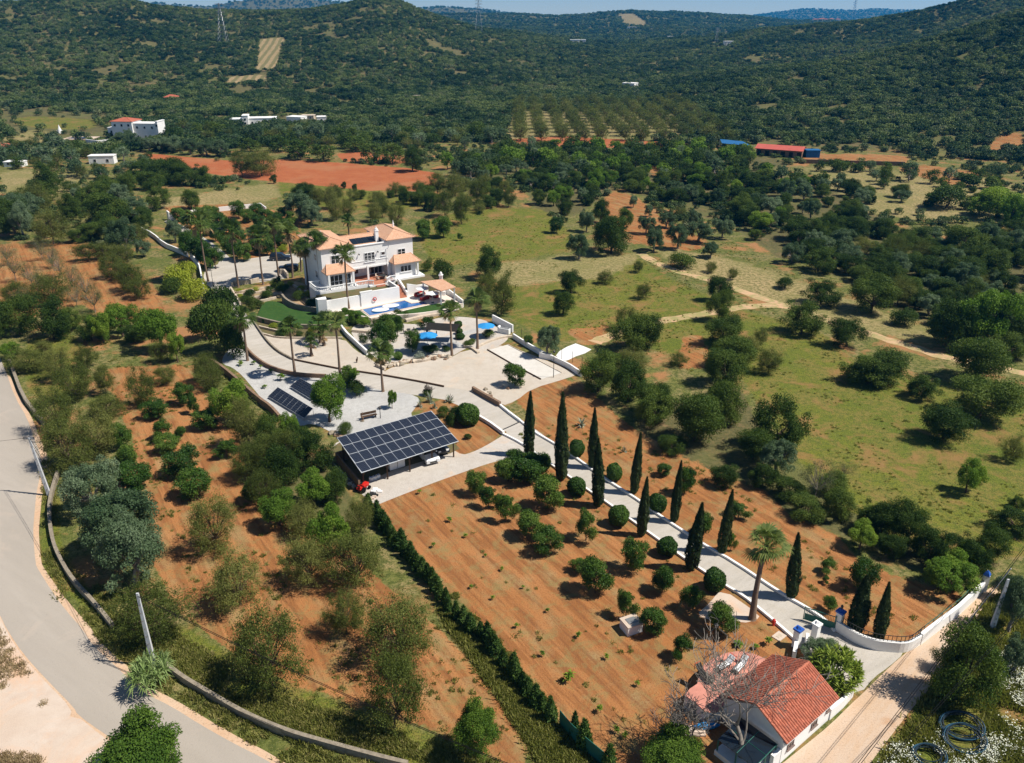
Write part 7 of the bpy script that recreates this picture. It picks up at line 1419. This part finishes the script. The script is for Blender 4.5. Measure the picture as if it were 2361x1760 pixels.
# four visible shrubs at the foot of the hills give the shapes of the scrub
scr = []
for i, k in enumerate(KIND['scrub']):
    me = quads_mesh('scrub_bush', k['Q'], k['T'], [k['leaf']]); spot = [(1000, 250), (700, 262), (1650, 300), (1900, 330)][i]; q = G(*spot)
    scr.append(seedobj('scrub_bush', me, q, ['round scrub bush at the edge of the vineyard wood', 'scrub bush in the woods left of the ruined house', 'grey scrub bush in the woods left of the stable', 'scrub bush on the slope above the stable'][i], 'shrub'))
def scatter_land(n, r0, r1, dens, smin, smax, seed):
    rg = np.random.default_rng(seed); th = rg.uniform(-R(40), R(40), n); r = np.sqrt(rg.uniform(r0**2, r1**2, n)); x = r*np.sin(th); y = r*np.cos(th); z = height(x, y)
    px_, py_ = photo_xy(x, y, z); keep = (px_ > -320) & (px_ < 2680) & (py_ > -60)
    for nm in ('soil', 'red', 'clear'): keep &= ~zone(nm, px_, py_)
    keep &= ~zone('straw', px_, py_) | (rg.random(n) < .4)
    keep &= ~zone('mead', px_, py_) | (rg.random(n) < .1)
    keep &= ~inpoly(px_, py_, [(1180, 255), (1560, 262), (1580, 322), (1160, 325)])
    nz = vnoise(x, y, 24, 9)*.5+vnoise(x, y, 9, 8)*.5; keep &= nz < dens
    t_ = np.array(TOPS); x, y, z = x[keep], y[keep], z[keep]
    s = rg.uniform(smin, smax, len(x))*(1-.0); return np.stack([x, y, z-.15], 1), s, rg.uniform(0, 6.28, len(x))
def thin(P_, S_, R_, poly_out, keepfrac=0.0):
    px_, py_ = photo_xy(P_[:, 0], P_[:, 1], P_[:, 2]); m = np.zeros(len(P_), bool)
    for pl in poly_out: m |= inpoly(px_, py_, pl)
    m &= rng.random(len(P_)) > keepfrac; return P_[~m], S_[~m], R_[~m]
# near band 330-620 m : fields kept open round the houses
P1, S1, R1 = scatter_land(29000, 390, 640, .66, .9, 3.2, 21)
OPEN = [[(0, 250), (240, 262), (350, 300), (360, 335), (200, 345), (0, 345)], [(560, 262), (760, 262), (760, 290), (540, 292)], [(1700, 318), (2100, 340), (2100, 385), (1700, 372)], [(1640, 325), (1740, 325), (1740, 350), (1640, 350)]]
P1, S1, R1 = thin(P1, S1, R1, OPEN, .12)
gn_scatter('valley_woodland', P1, S1, R1, scr)
P2, S2, R2 = scatter_land(76000, 600, 1350, .68, 1.0, 3.1, 22)
gn_scatter('hillside_scrub', P2, S2, R2, scr)
P3, S3, R3 = scatter_land(60000, 1300, 3300, .74, 2.0, 5.5, 23)
gn_scatter('distant_woodland', P3, S3, R3, scr)
P4, S4, R4 = scatter_land(36000, 3600, 7800, .9, 4, 8.5, 24)
gn_scatter('far_ridge_woodland', P4, S4, R4, scr)
# sparse shrubs 250-420 m
P5, S5, R5 = scatter_land(9000, 230, 440, .5, .5, 1.9, 25); P5, S5, R5 = thin(P5, S5, R5, [[(300, 440), (1120, 440), (1000, 700), (380, 700)]], .03)
gn_scatter('field_shrubs', P5, S5, R5, scr)
# weeds, grass tufts, flowers
def tuft(seed, n, h, spread, w, mat):
    rg = np.random.default_rng(seed); Q = []; T = []
    for i in range(n):
        b = np.array([rg.normal(0, spread), rg.normal(0, spread), 0]); d = np.array([rg.normal(0, .45), rg.normal(0, .45), 1.0]); d /= np.linalg.norm(d); l = h*rg.uniform(.5, 1.2); s = np.cross(d, rg.normal(0, 1, 3)); s = s/np.linalg.norm(s)*w
        Q.append(np.stack([b-s, b+s, b+d*l*.6+s*1.3, b+d*l])); T.append(rg.uniform(0, 1))
    return quads_mesh('tuft', np.array(Q), np.array(T), [mat])
tf = [seedobj('grass_tuft', tuft(1, 40, .55, .3, .05, L_GRS), P('D1', 1700, 760), 'dry grass tuft behind the reed clump', 'grass'), seedobj('grass_tuft', tuft(2, 46, .6, .32, .06, L_GRN), P('D1', 1900, 900), 'green weed tuft above the stone wall by the reeds', 'grass'), seedobj('grass_tuft', tuft(3, 34, .4, .35, .06, L_GRN), P('D1', 500, 250), 'green weed tuft between the road and the stone wall', 'grass')]
def area_pts(polys, n, seed, nth=None, s=(.6, 1.5), rmax=400):
    rg = np.random.default_rng(seed); out = []
    for poly, frac in polys:
        W0 = [G(x, y) for x, y in poly]; x0, x1 = min(w[0] for w in W0), max(w[0] for w in W0); y0, y1 = min(w[1] for w in W0), max(w[1] for w in W0)
        m = int(n*frac); x = rg.uniform(x0, x1, m*4); y = rg.uniform(y0, y1, m*4); a, b = photo_xy(x, y, np.zeros_like(x)); k = inpoly(a, b, poly)
        if nth: k &= (vnoise(x, y, 3.5, 5)*.6+vnoise(x, y, 1.2, 6)*.4) > nth
        x, y = x[k][:m], y[k][:m]; out.append(np.stack([x, y, np.zeros(len(x))], 1))
    P_ = np.vstack(out); return P_, rg.uniform(*s, len(P_)), rg.uniform(0, 6.28, len(P_))
VERGE = [([(100, 1060), (128, 1080), (128, 1200), (150, 1300), (215, 1400), (290, 1480), (360, 1535), (420, 1580), (600, 1680), (900, 1770), (820, 1800), (700, 1780), (560, 1700), (480, 1655), (415, 1612), (350, 1580), (290, 1525), (232, 1475), (210, 1440), (175, 1400), (140, 1360), (105, 1305), (98, 1200)], 1.0), ([(150, 1330), (240, 1420), (300, 1500), (420, 1570), (560, 1650), (820, 1730), (1150, 1790), (1150, 1760), (900, 1690), (640, 1600), (470, 1500), (380, 1430), (200, 1330)], 1.1)]
pp1, ss1, rr1 = area_pts(VERGE, 4200, 31, .36, (.3, .8)); gn_scatter('roadside_weeds', pp1, ss1, rr1, tf)
FIELD = [([(20, 770), (180, 760), (440, 800), (560, 900), (640, 1080), (800, 1200), (900, 1330), (1050, 1480), (1200, 1650), (1220, 1770), (900, 1690), (620, 1590), (420, 1440), (330, 1280), (290, 1050), (200, 880), (110, 930), (40, 860)], 1.0), ([(1040, 1340), (1120, 1440), (1240, 1590), (1400, 1770), (1240, 1770), (1150, 1600), (1020, 1440)], .9), ([(1170, 1000), (1400, 950), (1700, 1130), (2060, 1330), (2200, 1370), (2080, 1480), (1800, 1330), (1500, 1130)], .15), ([(900, 1170), (1250, 1050), (1820, 1480), (1600, 1600), (1400, 1750), (1030, 1340)], .04)]
pp1, ss1, rr1 = area_pts(FIELD, 2000, 32, .5, (.25, .6)); gn_scatter('field_weeds', pp1, ss1, rr1, tf)
MEADOW = [([(1250, 680), (1500, 590), (1800, 720), (2020, 850), (2400, 900), (2400, 1250), (2230, 1300), (2000, 1200), (1800, 1000), (1600, 860), (1400, 790), (1280, 760)], 1.0), ([(950, 520), (1090, 480), (1300, 520), (1380, 600), (1200, 640), (1000, 620)], .3), ([(1480, 560), (1700, 600), (1960, 690), (2200, 780), (2361, 830), (2361, 640), (2000, 640), (1700, 560)], .6)]
pp1, ss1, rr1 = area_pts(MEADOW, 2600, 33, .5, (.15, .4)); gn_scatter('meadow_grass', pp1, ss1, rr1, tf)
def flower(seed, n):
    rg = np.random.default_rng(seed); C = np.stack([rg.normal(0, .35, n), rg.normal(0, .35, n), rg.uniform(.35, .75, n)], 1); N = np.tile([0, 0, 1.0], (n, 1)); Q = leaves(C, N, .13, .13, .35, rg)
    C2 = np.stack([rg.normal(0, .4, n*2), rg.normal(0, .4, n*2), rg.uniform(.05, .55, n*2)], 1); Q2 = leaves(C2, sph(n*2, rg), .3, .08, .8, rg)
    return quads_mesh('flower_patch', np.vstack([Q, Q2]), rg.random(n*3), [L_WHT, L_GRN], mi=np.array([0]*n+[1]*2*n))
fo = [seedobj('flower_patch', flower(5, 26), P('D4', 2050, 1300), 'patch of white flowers right of the pipe coils', 'flowers'), seedobj('flower_patch', flower(6, 16), P('D4', 1200, 1560), 'patch of white flowers left of the lower pipe coil', 'flowers'), tf[1]]
FL = [([(2100, 1660), (2160, 1600), (2260, 1620), (2361, 1430), (2460, 1500), (2420, 1800), (2020, 1800)], 1.0)]
pp1, ss1, rr1 = area_pts(FL, 1100, 34, .5, (.45, 1.0)); _m = np.ones(len(pp1), bool)
for _c, _r in ((P('D4', 1665, 1370), 1.7), (P('D4', 1690, 1480), 1.6), (P('D4', 1390, 1620), 1.3)): _m &= np.hypot(pp1[:, 0]-_c[0], pp1[:, 1]-_c[1]) > _r
pp1, ss1, rr1 = pp1[_m], ss1[_m], rr1[_m]
gn_scatter('white_wildflowers', pp1, ss1, rr1, fo)
pp1, ss1, rr1 = area_pts([([(2120, 1640), (2250, 1440), (2290, 1380), (2420, 1330), (2460, 1500), (2400, 1800), (2010, 1800)], 1.0)], 2600, 35, .3, (.6, 1.4)); _m = np.ones(len(pp1), bool)
for _c, _r in ((P('D4', 1665, 1370), 2.0), (P('D4', 1690, 1480), 1.9), (P('D4', 1390, 1620), 1.5)): _m &= np.hypot(pp1[:, 0]-_c[0], pp1[:, 1]-_c[1]) > _r
pp1, ss1, rr1 = pp1[_m], ss1[_m]*.8, rr1[_m]
gn_scatter('lane_weeds', pp1, ss1, rr1, [tf[1], tf[2]])
dry = seedobj('grass_tuft', tuft(4, 26, .45, .3, .035, L_STR), P('D1', 60, 780), 'dry straw tuft on the dusty layby beside the road', 'grass')
pp1, ss1, rr1 = area_pts([([(-20, 1430), (20, 1480), (60, 1540), (110, 1600), (150, 1640), (110, 1650), (40, 1600), (-20, 1580)], 1.0), ([(-20, 1735), (90, 1745), (120, 1790), (-20, 1790)], .5)], 420, 36, .38, (.35, .8)); gn_scatter('dry_weeds', pp1, ss1, rr1, [dry])
# long dark grass strip beside the hedge
pp1, ss1, rr1 = area_pts([([(1010, 1400), (1050, 1425), (1110, 1480), (1170, 1540), (1230, 1620), (1300, 1690), (1400, 1790), (1260, 1790), (1160, 1620), (1090, 1520), (1040, 1450)], 1.0)], 2200, 37, None, (.4, .9)); gn_scatter('hedge_grass', pp1, ss1, rr1, [tf[1], tf[2]])
def rock(loc, s, seed, lab, g):
    rd = random.Random(seed); bm = bmesh.new(); bmesh.ops.create_icosphere(bm, subdivisions=2, radius=s)
    for v in bm.verts: v.co *= 1+.25*math.sin(v.co.x*5/s+seed)+rd.uniform(-.1, .1); v.co.z *= .6
    me = bpy.data.meshes.new('boulder'); bm.to_mesh(me); bm.free(); me.materials.append([STONE2, BROWNW, STONE][seed % 3]); o = bpy.data.objects.new('boulder', me); link(o); o.location = (loc[0], loc[1], s*.25); tag(o, lab, 'rock', g)
for k, (x, y) in enumerate([(2080, 1065), (2170, 1090), (1880, 1100), (1880, 1160), (1935, 1190), (1930, 1150), (1730, 1120)]): rock(P('Q', x, y), .4, k, 'loose brown stone on the pale corner of the gravel plaza', 'loose stones on the plaza corner')
for k in range(34):
    t_ = k/33; x, y = [(600+820*t_), 800-110*math.sin(t_*1.4)+random.uniform(-15, 25)]; rock(P('Q', x, y), random.uniform(.3, .65), k, 'pale boulder in the rubble border of the gravel plaza', 'boulders of the plaza border')
for k in range(12): rock(P('S', 60+random.uniform(-40, 140), 430+random.uniform(-50, 90)), random.uniform(.3, .6), k, 'pale stone in the heap at the upper left carport corner', 'stones heaped by the carport')
for k in range(16): t_ = k/15; rock(P('S', 150+200*t_, 1020+170*t_+random.uniform(-20, 20)), random.uniform(.25, .5), k, 'pale stone in the row left of the carport floor', 'stones edging the carport floor')

# ---------------------------------------------------------------- haze
hz = NT('air'); pv = hz.n('ShaderNodeVolumePrincipled'); pv.inputs['Color'].default_value = (.01, .42, 1.0, 1); pv.inputs['Density'].default_value = HAZE_D; pv.inputs['Anisotropy'].default_value = .2
hz.l(pv.outputs[0], hz.out.inputs['Volume'])
if HAZE_D > 0:
    o = MB().box(-9200, 9200, -300, 9000, -3, 150).build('haze', hz.m); o['kind'] = 'stuff'; o.display_type = 'WIRE'
